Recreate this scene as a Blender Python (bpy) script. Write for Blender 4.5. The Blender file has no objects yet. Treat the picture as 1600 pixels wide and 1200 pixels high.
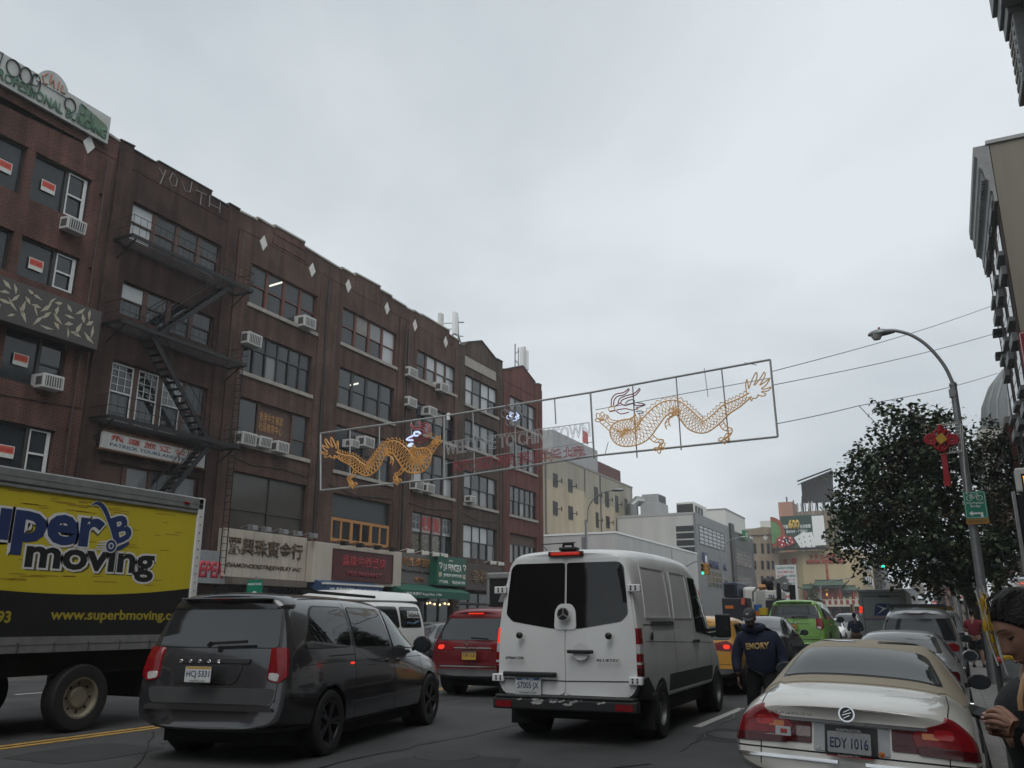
import bpy,bmesh,math,random
from mathutils import Vector,Matrix
R=math.radians
random.seed(7)
SC=bpy.context.scene
COL=SC.collection
FPX=1340.0
TH=math.atan(370/FPX)
YAW=R(26.27)
CZ=1.45
cd=bpy.data.cameras.new('camera')
cam=bpy.data.objects.new('camera',cd)
COL.objects.link(cam)
cam.location=(0,0,CZ)
cam.rotation_euler=(math.pi/2+TH,0,YAW)
cd.sensor_width=36
cd.lens=FPX/1600*36
cd.clip_start=0.05
cd.clip_end=3000
SC.camera=cam
SUN_EL,SUN_AZ=R(56),R(150)
W=bpy.data.worlds.new('World')
SC.world=W
W.use_nodes=True
nt=W.node_tree
nt.nodes.clear()
def wn(t,**k):
 n=nt.nodes.new(t)
 for a,b in k.items():
  setattr(n,a,b)
 return n
sky=wn('ShaderNodeTexSky',sky_type='NISHITA',sun_disc=False,sun_elevation=SUN_EL,sun_rotation=SUN_AZ)
hs=wn('ShaderNodeHueSaturation')
hs.inputs['Saturation'].default_value=0.35
hs.inputs['Value'].default_value=1.0
tc=wn('ShaderNodeTexCoord')
sep=wn('ShaderNodeSeparateXYZ')
mx=wn('ShaderNodeMath',operation='MAXIMUM')
mx.inputs[1].default_value=0.0
ad=wn('ShaderNodeMath',operation='ADD')
ad.inputs[1].default_value=0.28
dv=wn('ShaderNodeVectorMath',operation='DIVIDE')
cmb=wn('ShaderNodeCombineXYZ')
nz1=wn('ShaderNodeTexNoise')
nz1.inputs['Scale'].default_value=1.25
nz1.inputs['Detail'].default_value=7
nz1.inputs['Roughness'].default_value=0.52
nz1.inputs['Distortion'].default_value=0.25
ramp=wn('ShaderNodeValToRGB')
ramp.color_ramp.elements[0].position=0.33
ramp.color_ramp.elements[0].color=(4.35,4.85,5.2,1)
ramp.color_ramp.elements[1].position=0.68
ramp.color_ramp.elements[1].color=(6.5,7.0,7.3,1)
mix=wn('ShaderNodeMix',data_type='RGBA')
mix.inputs['Factor'].default_value=0.9
bg=wn('ShaderNodeBackground')
bg.inputs['Strength'].default_value=0.1
out=wn('ShaderNodeOutputWorld')
L=nt.links.new
L(tc.outputs['Generated'],sep.inputs[0])
L(sep.outputs['Z'],mx.inputs[0])
L(mx.outputs[0],ad.inputs[0])
for i in range(3):
 L(ad.outputs[0],cmb.inputs[i])
L(tc.outputs['Generated'],dv.inputs[0])
L(cmb.outputs[0],dv.inputs[1])
L(dv.outputs[0],nz1.inputs['Vector'])
L(nz1.outputs['Fac'],ramp.inputs[0])
L(sky.outputs[0],hs.inputs['Color'])
L(hs.outputs[0],mix.inputs['A'])
L(ramp.outputs[0],mix.inputs['B'])
L(mix.outputs['Result'],bg.inputs['Color'])
L(bg.outputs[0],out.inputs['Surface'])
sl=bpy.data.lights.new('sun','SUN')
sl.energy=1.5
sl.angle=R(50)
sl.color=(1,0.97,0.93)
sun=bpy.data.objects.new('sun',sl)
COL.objects.link(sun)
sun.rotation_euler=(math.pi/2-SUN_EL,0,math.pi-SUN_AZ)
SC.view_settings.view_transform='Standard'
SC.view_settings.look='None'
SC.view_settings.exposure=0.36
SC.view_settings.gamma=1.0
SC.view_settings.use_curve_mapping=False
SC.render.engine='CYCLES'
SC.cycles.use_denoising=True
SC.cycles.max_bounces=5
SC.cycles.diffuse_bounces=3
SC.cycles.glossy_bounces=3
SC.cycles.transparent_max_bounces=6
_fw=Vector((-math.sin(YAW)*math.cos(TH),math.cos(YAW)*math.cos(TH),math.sin(TH)))
_rt=Vector((math.cos(YAW),math.sin(YAW),0))
_up=_rt.cross(_fw)
CP=Vector((0,0,CZ))
def ray(u,v):
 return _fw+_rt*((u-800)/FPX)+_up*((600-v)/FPX)
def atX(u,v,x):
 d=ray(u,v)
 return CP+d*(x/d.x)
def atY(u,v,y):
 d=ray(u,v)
 return CP+d*(y/d.y)
def atZ(u,v,z=0.0):
 d=ray(u,v)
 return CP+d*((z-CZ)/d.z)
MATS={}
def mat(name,col=(.5,.5,.5),rough=.6,metal=0.0,var=.12,scale=6.0,bump=0.0,coat=0.0,emit=None,es=1.0,spec=.5,streak=False,alpha=None):
 if name in MATS:
  return MATS[name]
 m=bpy.data.materials.new(name)
 m.use_nodes=True
 n=m.node_tree
 p=n.nodes['Principled BSDF']
 p.inputs['Roughness'].default_value=rough
 p.inputs['Metallic'].default_value=metal
 p.inputs['Specular IOR Level'].default_value=spec
 p.inputs['Coat Weight'].default_value=coat
 p.inputs['Coat Roughness'].default_value=.06
 if emit:
  p.inputs['Emission Color'].default_value=(*emit,1)
  p.inputs['Emission Strength'].default_value=es
 if alpha is not None:
  p.inputs['Alpha'].default_value=alpha
 c=(*col,1)
 p.inputs['Base Color'].default_value=c
 if var>0:
  t=n.nodes.new('ShaderNodeTexCoord')
  mp=n.nodes.new('ShaderNodeMapping')
  if streak:
   mp.inputs['Scale'].default_value=(1,1,.12)
  nz=n.nodes.new('ShaderNodeTexNoise')
  nz.inputs['Scale'].default_value=scale
  nz.inputs['Detail'].default_value=6
  nz.inputs['Roughness'].default_value=.62
  rp=n.nodes.new('ShaderNodeValToRGB')
  rp.color_ramp.elements[0].position=.3
  rp.color_ramp.elements[1].position=.72
  rp.color_ramp.elements[0].color=(*[x*(1-var)for x in col],1)
  rp.color_ramp.elements[1].color=(*[min(1,x*(1+var*.7))for x in col],1)
  n.links.new(t.outputs['Object'],mp.inputs[0])
  n.links.new(mp.outputs[0],nz.inputs['Vector'])
  n.links.new(nz.outputs['Fac'],rp.inputs[0])
  n.links.new(rp.outputs[0],p.inputs['Base Color'])
  if bump>0:
   b=n.nodes.new('ShaderNodeBump')
   b.inputs['Strength'].default_value=bump
   b.inputs['Distance'].default_value=.02
   n.links.new(nz.outputs['Fac'],b.inputs['Height'])
   n.links.new(b.outputs[0],p.inputs['Normal'])
 MATS[name]=m
 return m
def brick_mat(name,c1,c2,mortar,dirt=.35):
 if name in MATS:
  return MATS[name]
 m=bpy.data.materials.new(name)
 m.use_nodes=True
 n=m.node_tree
 p=n.nodes['Principled BSDF']
 p.inputs['Roughness'].default_value=.9
 p.inputs['Specular IOR Level'].default_value=.25
 t=n.nodes.new('ShaderNodeTexCoord')
 s=n.nodes.new('ShaderNodeSeparateXYZ')
 a=n.nodes.new('ShaderNodeMath')
 a.operation='ADD'
 cb=n.nodes.new('ShaderNodeCombineXYZ')
 br=n.nodes.new('ShaderNodeTexBrick')
 br.inputs['Scale'].default_value=1.0
 br.inputs['Brick Width'].default_value=.235
 br.inputs['Row Height'].default_value=.086
 br.inputs['Mortar Size'].default_value=.011
 br.inputs['Mortar Smooth'].default_value=.3
 br.inputs['Bias'].default_value=-.1
 br.inputs['Color1'].default_value=(*c1,1)
 br.inputs['Color2'].default_value=(*c2,1)
 br.inputs['Mortar'].default_value=(*mortar,1)
 nz=n.nodes.new('ShaderNodeTexNoise')
 nz.inputs['Scale'].default_value=.55
 nz.inputs['Detail'].default_value=8
 nz.inputs['Roughness'].default_value=.65
 rp=n.nodes.new('ShaderNodeValToRGB')
 rp.color_ramp.elements[0].position=.35
 rp.color_ramp.elements[1].position=.7
 rp.color_ramp.elements[0].color=(1-dirt,1-dirt,1-dirt,1)
 rp.color_ramp.elements[1].color=(1.1,1.06,1.03,1)
 mu=n.nodes.new('ShaderNodeMix')
 mu.data_type='RGBA'
 mu.blend_type='MULTIPLY'
 mu.inputs['Factor'].default_value=1
 bp=n.nodes.new('ShaderNodeBump')
 bp.inputs['Strength'].default_value=.6
 bp.inputs['Distance'].default_value=.02
 K=n.links.new
 K(t.outputs['Object'],s.inputs[0])
 K(s.outputs['X'],a.inputs[0])
 K(s.outputs['Y'],a.inputs[1])
 K(a.outputs[0],cb.inputs['X'])
 K(s.outputs['Z'],cb.inputs['Y'])
 K(cb.outputs[0],br.inputs['Vector'])
 K(t.outputs['Object'],nz.inputs['Vector'])
 K(nz.outputs['Fac'],rp.inputs[0])
 K(br.outputs['Color'],mu.inputs['A'])
 sm=n.nodes.new('ShaderNodeMapping')
 sm.inputs['Scale'].default_value=(1.6,1.6,.16)
 sn=n.nodes.new('ShaderNodeTexNoise')
 sn.inputs['Scale'].default_value=1.4
 sn.inputs['Detail'].default_value=5
 sr=n.nodes.new('ShaderNodeMapRange')
 sr.inputs['From Min'].default_value=.38
 sr.inputs['From Max'].default_value=.62
 sr.inputs['To Min'].default_value=.68
 sr.inputs['To Max'].default_value=1.12
 m3=n.nodes.new('ShaderNodeMix')
 m3.data_type='RGBA'
 m3.blend_type='MULTIPLY'
 m3.inputs['Factor'].default_value=1
 K(t.outputs['Object'],sm.inputs[0])
 K(sm.outputs[0],sn.inputs['Vector'])
 K(sn.outputs['Fac'],sr.inputs['Value'])
 K(rp.outputs[0],m3.inputs['A'])
 K(sr.outputs[0],m3.inputs['B'])
 K(m3.outputs['Result'],mu.inputs['B'])
 K(mu.outputs['Result'],p.inputs['Base Color'])
 K(br.outputs['Fac'],bp.inputs['Height'])
 bp.invert=True
 K(bp.outputs[0],p.inputs['Normal'])
 MATS[name]=m
 return m
def M(n):
 return MATS[n]
mat('black_iron',(.012,.012,.013),.55,.3)
mat('black_plastic',(.012,.012,.013),.45,var=.08)
mat('rubber',(.014,.014,.015),.8,var=.2)
mat('grey_metal',(.28,.29,.30),.42,.6,var=.2)
mat('dull_steel',(.22,.23,.23),.5,.7,var=.25)
mat('chrome',(.72,.72,.73),.12,1,var=.05)
mat('alloy',(.10,.10,.11),.35,.8)
mat('alloy_dark',(.035,.035,.038),.32,.8)
mat('white_paint',(.72,.73,.73),.45,var=.06)
mat('off_white',(.55,.55,.52),.6,var=.1)
mat('cream',(.50,.45,.34),.7,var=.12,scale=2)
mat('stone',(.30,.28,.25),.85,var=.25,scale=3,bump=.2)
mat('glass',(.012,.015,.018),.035,spec=.75,var=0)
mat('tint_glass',(.004,.004,.005),.03,spec=.6,var=0)
mat('clear_glass',(.05,.075,.07),.03,spec=.7,var=.5,scale=2.2)
mat('glass_haze',(.030,.035,.040),.08,spec=.5,var=.35,scale=.7)
mat('blind',(.36,.38,.39),.35,var=.1,coat=.6,scale=2)
mat('blind_dim',(.13,.135,.14),.3,var=.2,coat=.7,scale=1.5)
mat('lens_red',(.20,.006,.010),.15,coat=.15,var=.35,scale=18,spec=.4)
mat('lens_dark_red',(.065,.004,.006),.15,coat=.15,var=.3,scale=20,spec=.4)
mat('lens_lit',(.5,.02,.01),.3,emit=(1,.05,.02),es=.6,var=0)
mat('lens_amber',(.5,.14,.02),.15,coat=.6,var=.1)
mat('lens_clear',(.5,.5,.5),.12,coat=.6,var=.3,scale=40)
mat('under',(.008,.008,.008),.9,var=0)
mat('ink_black',(.01,.01,.011),.6,var=0)
mat('ink_white',(.72,.73,.72),.6,var=0)
mat('ink_red',(.42,.02,.03),.6,var=0)
mat('ink_gold',(.40,.21,.06),.5,var=.15)
class B:
 def __init__(s):
  s.bm=bmesh.new()
 def hexa(s,p):
  v=[s.bm.verts.new(q)for q in p]
  for f in((0,3,2,1),(4,5,6,7),(0,1,5,4),(1,2,6,5),(2,3,7,6),(3,0,4,7)):
   s.bm.faces.new([v[i]for i in f])
  return s
 def box(s,x0,x1,y0,y1,z0,z1,bev=0.0):
  if x0>x1:x0,x1=x1,x0
  if y0>y1:y0,y1=y1,y0
  if z0>z1:z0,z1=z1,z0
  if bev>0:
   t=bmesh.new()
   v=[t.verts.new(q)for q in((x0,y0,z0),(x1,y0,z0),(x1,y1,z0),(x0,y1,z0),(x0,y0,z1),(x1,y0,z1),(x1,y1,z1),(x0,y1,z1))]
   for f in((0,3,2,1),(4,5,6,7),(0,1,5,4),(1,2,6,5),(2,3,7,6),(3,0,4,7)):
    t.faces.new([v[i]for i in f])
   bmesh.ops.bevel(t,geom=t.edges[:],offset=bev,segments=2,affect='EDGES',profile=.5)
   s.join(t)
   return s
  return s.hexa(((x0,y0,z0),(x1,y0,z0),(x1,y1,z0),(x0,y1,z0),(x0,y0,z1),(x1,y0,z1),(x1,y1,z1),(x0,y1,z1)))
 def join(s,t,mw=None):
  me=bpy.data.meshes.new('tmp')
  t.to_mesh(me)
  t.free()
  if mw is not None:
   me.transform(mw)
  s.bm.from_mesh(me)
  bpy.data.meshes.remove(me)
 def quad(s,*p):
  s.bm.faces.new([s.bm.verts.new(q)for q in p])
  return s
 def bar(s,a,b,w,h=None,up=(0,0,1)):
  a,b=Vector(a),Vector(b)
  h=h or w
  d=(b-a).normalized()
  u=Vector(up)
  if abs(d.dot(u))>.95:
   u=Vector((0,1,0))if abs(d.y)<.9 else Vector((1,0,0))
  x=d.cross(u).normalized()
  z=x.cross(d).normalized()
  x=x*(w/2)
  z=z*(h/2)
  return s.hexa((a-x-z,a+x-z,b+x-z,b-x-z,a-x+z,a+x+z,b+x+z,b-x+z))
 def tube(s,pts,r,n=6,closed=False,caps=True):
  pts=[Vector(p)for p in pts]
  N=len(pts)
  rs=r if isinstance(r,(list,tuple))else[r]*N
  rings=[]
  pu=None
  for i in range(N):
   if closed:
    d=pts[(i+1)%N]-pts[i-1]
   else:
    d=pts[min(i+1,N-1)]-pts[max(i-1,0)]
   if d.length<1e-9:
    d=Vector((0,0,1))
   d.normalize()
   if pu is None:
    u=d.orthogonal().normalized()
   else:
    u=(pu-d*pu.dot(d))
    u=u.normalized()if u.length>1e-6 else d.orthogonal().normalized()
   pu=u
   w=d.cross(u)
   rings.append([s.bm.verts.new(pts[i]+(u*math.cos(2*math.pi*k/n)+w*math.sin(2*math.pi*k/n))*rs[i])for k in range(n)])
  for i in range(N if closed else N-1):
   a,b=rings[i],rings[(i+1)%N]
   for k in range(n):
    s.bm.faces.new((a[k],a[(k+1)%n],b[(k+1)%n],b[k]))
  if caps and not closed:
   s.bm.faces.new(rings[0][::-1])
   s.bm.faces.new(rings[-1])
  return s
 def lathe(s,prof,n=24,mw=None):
  t=bmesh.new()
  rings=[]
  for r,z in prof:
   if r<1e-6:
    rings.append([t.verts.new((0,0,z))])
   else:
    rings.append([t.verts.new((r*math.cos(2*math.pi*k/n),r*math.sin(2*math.pi*k/n),z))for k in range(n)])
  for a,b in zip(rings,rings[1:]):
   for k in range(n):
    k2=(k+1)%n
    if len(a)==1 and len(b)==1:
     continue
    if len(a)==1:
     t.faces.new((a[0],b[k2],b[k]))
    elif len(b)==1:
     t.faces.new((a[k],a[k2],b[0]))
    else:
     t.faces.new((a[k],a[k2],b[k2],b[k]))
  s.join(t,mw)
  return s
 def prism(s,poly,mw,d):
  """polygon in local XY, thickness d along local Z, placed by mw"""
  a=[s.bm.verts.new(mw@Vector((p[0],p[1],0)))for p in poly]
  b=[s.bm.verts.new(mw@Vector((p[0],p[1],d)))for p in poly]
  n=len(poly)
  s.bm.faces.new(a[::-1])
  s.bm.faces.new(b)
  for i in range(n):
   s.bm.faces.new((a[i],a[(i+1)%n],b[(i+1)%n],b[i]))
  return s
 def sphere(s,c,r,n=10,sc=(1,1,1)):
  t=bmesh.new()
  bmesh.ops.create_uvsphere(t,u_segments=n,v_segments=max(4,n//2+1),radius=1)
  s.join(t,Matrix.Translation(c)@Matrix.Diagonal((r*sc[0],r*sc[1],r*sc[2],1)))
  return s
def obj(name,bm,m,parent=None,smooth=False,loc=None,kind=None):
 """link a bmesh as ONE mesh object"""
 b=bm.bm if isinstance(bm,B)else bm
 me=bpy.data.meshes.new(name)
 bmesh.ops.recalc_face_normals(b,faces=b.faces[:])
 b.to_mesh(me)
 b.free()
 return mobj(name,me,m,parent,smooth,loc,kind)
def mobj(name,me,m,parent=None,smooth=False,loc=None,kind=None):
 o=bpy.data.objects.new(name,me)
 me.name=name
 if isinstance(m,str):
  m=MATS[m]
 if m:
  me.materials.clear()
  me.materials.append(m)
 if smooth:
  me.shade_smooth()
  if smooth!='all':
   me.set_sharp_from_angle(angle=R(smooth if smooth is not True else 38))
 COL.objects.link(o)
 if parent:
  o.parent=parent
 if loc:
  o.location=loc
 if kind:
  o['kind']=kind
 return o
def tag(o,label,cat,group=None):
 o['label']=label
 o['category']=cat
 if group:
  o['group']=group
 return o
def thing(name,label,cat,loc=(0,0,0),rz=0.0,group=None,rot=None):
 o=bpy.data.objects.new(name,None)
 o.empty_display_size=.2
 COL.objects.link(o)
 o.location=loc
 o.rotation_euler=rot or(0,0,rz)
 return tag(o,label,cat,group)
def copy_tree(o,parent=None):
 c=o.copy()
 COL.objects.link(c)
 if parent:
  c.parent=parent
 for ch in list(o.children):
  copy_tree(ch,c)
 return c
FACE_X=Matrix(((0,0,1,0),(1,0,0,0),(0,1,0,0),(0,0,0,1)))
FACE_Y=Matrix(((1,0,0,0),(0,0,-1,0),(0,1,0,0),(0,0,0,1)))
def place(mw,x,y,z):
 return Matrix.Translation((x,y,z))@mw
def text_mesh(s,w=None,h=None,bold=0.0,ext=.003,wire=0.0,lw=1.0,align='CENTER',shear=0.0):
 c=bpy.data.curves.new('t','FONT')
 c.body=s
 c.size=1
 c.align_x=align
 c.offset=bold
 c.space_line=lw
 c.resolution_u=3
 c.shear=shear
 if wire:
  c.fill_mode='NONE'
  c.bevel_depth=wire
  c.bevel_resolution=0
  c.resolution_u=2
 o=bpy.data.objects.new('t',c)
 me=bpy.data.meshes.new_from_object(o)
 bpy.data.objects.remove(o)
 bpy.data.curves.remove(c)
 if len(me.vertices)==0:
  return me
 xs=[v.co.x for v in me.vertices]
 ys=[v.co.y for v in me.vertices]
 x0,x1,y0,y1=min(xs),max(xs),min(ys),max(ys)
 sx=(w/(x1-x0))if w else None
 sy=(h/(y1-y0))if h else None
 sx=sx or sy
 sy=sy or sx
 if align=='CENTER':
  cx=(x0+x1)/2
 else:
  cx=x0
 T=Matrix.Diagonal((sx,sy,(sx+sy)/2,1))@Matrix.Translation((-cx,-(y0+y1)/2,0))
 me.transform(T)
 if ext and not wire:
  b=bmesh.new()
  b.from_mesh(me)
  g=bmesh.ops.extrude_face_region(b,geom=b.faces[:])
  bmesh.ops.translate(b,verts=[e for e in g['geom']if isinstance(e,bmesh.types.BMVert)],vec=(0,0,ext))
  b.to_mesh(me)
  b.free()
 return me
def text(s,w,h,m,parent,mw,name='lettering',**k):
 me=text_mesh(s,w,h,**k)
 me.transform(mw)
 return mobj(name,me,m,parent)
def rpoly(pts,r,n=3):
 """round the corners of a convex polygon"""
 o=[]
 N=len(pts)
 for i in range(N):
  p=Vector(pts[i]);a=Vector(pts[i-1]);b=Vector(pts[(i+1)%N])
  da=(a-p);db=(b-p)
  rr=min(r,da.length*.45,db.length*.45)
  s,e=p+da.normalized()*rr,p+db.normalized()*rr
  for k in range(n+1):
   t=k/n
   o.append(tuple(s*(1-t)**2+p*2*t*(1-t)+e*t*t))
 return o
_tmp=bpy.data.scenes.new('workbench')
def evaluated(me,mods):
 """mesh after modifiers, worked out in a scratch scene"""
 o=bpy.data.objects.new('w',me)
 _tmp.collection.objects.link(o)
 for t,k in mods:
  md=o.modifiers.new(t,t)
  for a,b in k.items():
   setattr(md,a,b)
 vl=_tmp.view_layers[0]
 vl.update()
 r=bpy.data.meshes.new_from_object(o.evaluated_get(vl.depsgraph))
 bpy.data.objects.remove(o)
 return r
mat('asphalt',(.043,.043,.045),.88,var=.42,scale=.9,bump=.0)
am=MATS['asphalt'].node_tree
def _asph():
 n=am
 p=n.nodes['Principled BSDF']
 t=n.nodes.new('ShaderNodeTexCoord')
 f=n.nodes.new('ShaderNodeTexNoise');f.inputs['Scale'].default_value=70;f.inputs['Detail'].default_value=4
 b=n.nodes.new('ShaderNodeBump');b.inputs['Strength'].default_value=.5;b.inputs['Distance'].default_value=.01
 n.links.new(t.outputs['Object'],f.inputs['Vector']);n.links.new(f.outputs['Fac'],b.inputs['Height']);n.links.new(b.outputs[0],p.inputs['Normal'])
 w=n.nodes.new('ShaderNodeTexNoise');w.inputs['Scale'].default_value=.35;w.inputs['Detail'].default_value=5
 mp=n.nodes.new('ShaderNodeMapping');mp.inputs['Scale'].default_value=(2.2,.25,1)
 r=n.nodes.new('ShaderNodeMapRange');r.inputs['To Min'].default_value=.62;r.inputs['To Max'].default_value=.98
 n.links.new(t.outputs['Object'],mp.inputs[0]);n.links.new(mp.outputs[0],w.inputs['Vector']);n.links.new(w.outputs['Fac'],r.inputs['Value']);n.links.new(r.outputs[0],p.inputs['Roughness'])
_asph()
mat('concrete',(.21,.205,.195),.85,var=.22,scale=2.2,bump=.15)
mat('concrete_dark',(.13,.125,.12),.85,var=.3,scale=3,bump=.15)
mat('yellow_line',(.42,.25,.045),.7,var=.35,scale=7)
mat('white_line',(.42,.42,.40),.7,var=.35,scale=7)
BR1=brick_mat('brick_red',(.118,.046,.034),(.085,.036,.028),(.15,.115,.10))
BR2=brick_mat('brick_dark',(.078,.040,.032),(.055,.030,.025),(.085,.07,.062),.5)
BR3=brick_mat('brick_brown',(.108,.056,.042),(.075,.042,.034),(.15,.12,.105),.4)
BR4=brick_mat('brick_tan',(.112,.060,.046),(.082,.047,.038),(.14,.115,.10))
BR5=brick_mat('brick_grey',(.092,.062,.050),(.070,.050,.042),(.12,.105,.095))
BR6=brick_mat('brick_bright',(.155,.050,.040),(.125,.044,.036),(.15,.10,.09),.25)
mat('frame_dark',(.022,.020,.019),.5,var=.3)
mat('frame_brown',(.075,.038,.026),.6,var=.3)
mat('frame_rust',(.105,.032,.020),.6,var=.25)
mat('frame_white',(.55,.56,.56),.5,var=.12)
mat('frame_grey',(.19,.18,.165),.6,var=.3)
mat('frame_orange',(.36,.17,.05),.5,var=.15)
def zroad(x):
 return 0.0 if x<-3.6 else-0.125*(x+3.6)/3.8
b=B()
xs=[-250,-60,-22.5,-3.6,.2,60,250]
ys=[-260,0,30,90,400,900]
for i in range(len(xs)-1):
 for j in range(len(ys)-1):
  x0,x1,y0,y1=xs[i],xs[i+1],ys[j],ys[j+1]
  z0,z1=(zroad(min(x0,.2)),zroad(min(x1,.2)))
  b.quad((x0,y0,z0),(x1,y0,z1),(x1,y1,z1),(x0,y1,z0))
ROAD=obj('road',b,'asphalt',kind='structure')
def strip(name,x0,x1,y0,y1,m):
 b=B()
 b.quad((x0,y0,zroad(x0)+.004),(x1,y0,zroad(x1)+.004),(x1,y1,zroad(x1)+.004),(x0,y1,zroad(x0)+.004))
 obj(name,b,m,kind='structure')
strip('road_marking',-10.22,-10.11,-30,170,'yellow_line')
strip('road_marking',-10.42,-10.31,-30,170,'yellow_line')
for k in range(-1,13):
 strip('road_marking',-3.48,-3.36,12.85+k*9.1,15.9+k*9.1,'white_line')
for k in range(14):
 strip('road_marking',-17.3,-17.18,3+k*9.1,6+k*9.1,'white_line')
ZS=.03
def pavement(name,x0,x1,y0,y1,z,kx,kside):
 b=B()
 n=max(1,int((y1-y0)/1.5))
 b.box(x0,x1,y0,y1,-.4,z-.01)
 o=obj(name,b,'concrete_dark',kind='structure')
 b=B();b.box(kx,kx+.17*kside,y0,y1,-.4,z+.004)
 obj('kerb',b,'concrete',kind='structure')
 return o
pr=pavement('pavement',.37,3.6,-40,150,ZS,.2,1)
slab=None
cnt=0
for j in range(0,34):
 for i in range(2):
  x0=.375+i*1.55;y0=2+j*1.5
  b=B();b.box(x0,x0+1.535,y0,y0+1.485,ZS-.02,ZS+.002+.002*random.random())
  o=obj('paving_slab',b,'concrete',pr)
pl=pavement('pavement',-29,-21.4,-40,64.4,.15,-21.23,-1)
pavement('pavement',-29,-21.4,85,260,.15,-21.23,-1)
FX=-29.0
mat('blind_warm',(.12,.105,.085),.35,var=.35,coat=.6,scale=2.5)
class Bld:
 def __init__(s,name,label,y0,y1,ztop,wall,depth=16,x=FX,cat='building',openings=(),group=None):
  s.y0,s.y1,s.zt,s.x,s.wall=y0,y1,ztop,x,wall
  s.t=thing(name,label,cat,(x,y0,0),group=group)
  s.open=[]
  s.depth=depth
 def o(s,u1,v1,u2,v2):
  a,c=atX(u1,v1,s.x),atX(u2,v2,s.x)
  return(a.y,c.y,c.z,a.z)
 def add(s,ya,yb,za,zb):
  s.open.append((ya-s.y0,yb-s.y0,za,zb))
  return s.open[-1]
 def finish(s,rev=.26,roof='dull_steel'):
  b=B()
  H,Ln,D=s.zt,s.y1-s.y0,s.depth
  ys=sorted({0,Ln}|{q for o in s.open for q in o[:2]if 0<q<Ln})
  zs=sorted({0,H}|{q for o in s.open for q in o[2:]if 0<q<H})
  for i in range(len(ys)-1):
   for j in range(len(zs)-1):
    cy,cz=(ys[i]+ys[i+1])/2,(zs[j]+zs[j+1])/2
    if any(o[0]<cy<o[1]and o[2]<cz<o[3]for o in s.open):
     continue
    b.quad((0,ys[i],zs[j]),(0,ys[i+1],zs[j]),(0,ys[i+1],zs[j+1]),(0,ys[i],zs[j+1]))
  for ya,yb,za,zb in s.open:
   ya,yb=max(ya,0.01),min(yb,Ln-.01)
   b.quad((0,ya,za),(-rev,ya,za),(-rev,ya,zb),(0,ya,zb))
   b.quad((0,yb,za),(0,yb,zb),(-rev,yb,zb),(-rev,yb,za))
   b.quad((0,ya,zb),(-rev,ya,zb),(-rev,yb,zb),(0,yb,zb))
   b.quad((0,ya,za),(0,yb,za),(-rev,yb,za),(-rev,ya,za))
   b.quad((-rev,ya,za),(-rev,yb,za),(-rev,yb,zb),(-rev,ya,zb))
  b.quad((0,0,0),(0,0,H),(-D,0,H),(-D,0,0))
  b.quad((0,Ln,0),(-D,Ln,0),(-D,Ln,H),(0,Ln,H))
  b.quad((-D,0,0),(-D,0,H),(-D,Ln,H),(-D,Ln,0))
  me=bpy.data.meshes.new('wall')
  b.bm.to_mesh(me);b.bm.free()
  mobj('wall',me,s.wall,s.t)
  b=B();b.box(-D,-.02,.02,Ln-.02,H-.06,H-.01)
  obj('roof',b,roof,s.t)
 def window(s,op,n=4,fm='frame_dark',panes=None,rail=.5,fw=.075,mull=.10,ws=None,deep=.14,muntins=None,sill=True,label=None):
  ya,yb,za,zb=op
  x1=-deep;x0=-deep-.09
  f=B()
  f.box(x0,x1,ya,ya+fw,za,zb);f.box(x0,x1,yb-fw,yb,za,zb)
  f.box(x0,x1,ya+fw,yb-fw,za,za+fw);f.box(x0,x1,ya+fw,yb-fw,zb-fw,zb)
  W_=yb-ya
  ws=ws or[1.0/n]*n
  tot=sum(ws);edges=[ya]
  for q in ws:
   edges.append(edges[-1]+W_*q/tot)
  jobs=[]
  sash_jobs=[]
  for i in range(len(ws)):
   a,c=edges[i]+(fw if i==0 else mull/2),edges[i+1]-(fw if i==len(ws)-1 else mull/2)
   if i:
    f.box(x0-.01,x1+.02,edges[i]-mull/2,edges[i]+mull/2,za+fw,zb-fw)
   rl=rail[i]if isinstance(rail,(list,tuple))else rail
   zc=[za+fw,zb-fw]
   if rl:
    zr=za+(zb-za)*rl
    f.box(x0+.015,x1+.006,a,c,zr-.03,zr+.03)
    zc=[za+fw,zr,zb-fw]
   for k in range(len(zc)-1):
    jobs.append((a,c,zc[k],zc[k+1],i,k))
   if muntins and i in muntins:
    mt=B()
    for q in(1,2):
     yy=a+(c-a)*q/3
     mt.box(x1-.02,x1+.004,yy-.011,yy+.011,za+(zb-za)*.5,zb-fw-.06)
    for q in(3.75,4.5,5.2):
     zz=za+(zb-za)*q/6
     mt.box(x1-.018,x1+.002,a+.06,c-.06,zz-.011,zz+.011)
    for bx in((a,a+.06,za+fw,zb-fw),(c-.06,c,za+fw,zb-fw),(a+.06,c-.06,zb-fw-.06,zb-fw),(a+.06,c-.06,za+fw,za+fw+.06),(a+.06,c-.06,(za+zb)/2-.03,(za+zb)/2+.03)):
     mt.box(x1-.02,x1+.012,*bx)
    sash_jobs.append(mt)
  w=obj('window',f,fm,s.t)
  if label:
   w['label']=label
  for mt in sash_jobs:
   obj('sash',mt,'frame_white',w)
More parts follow.
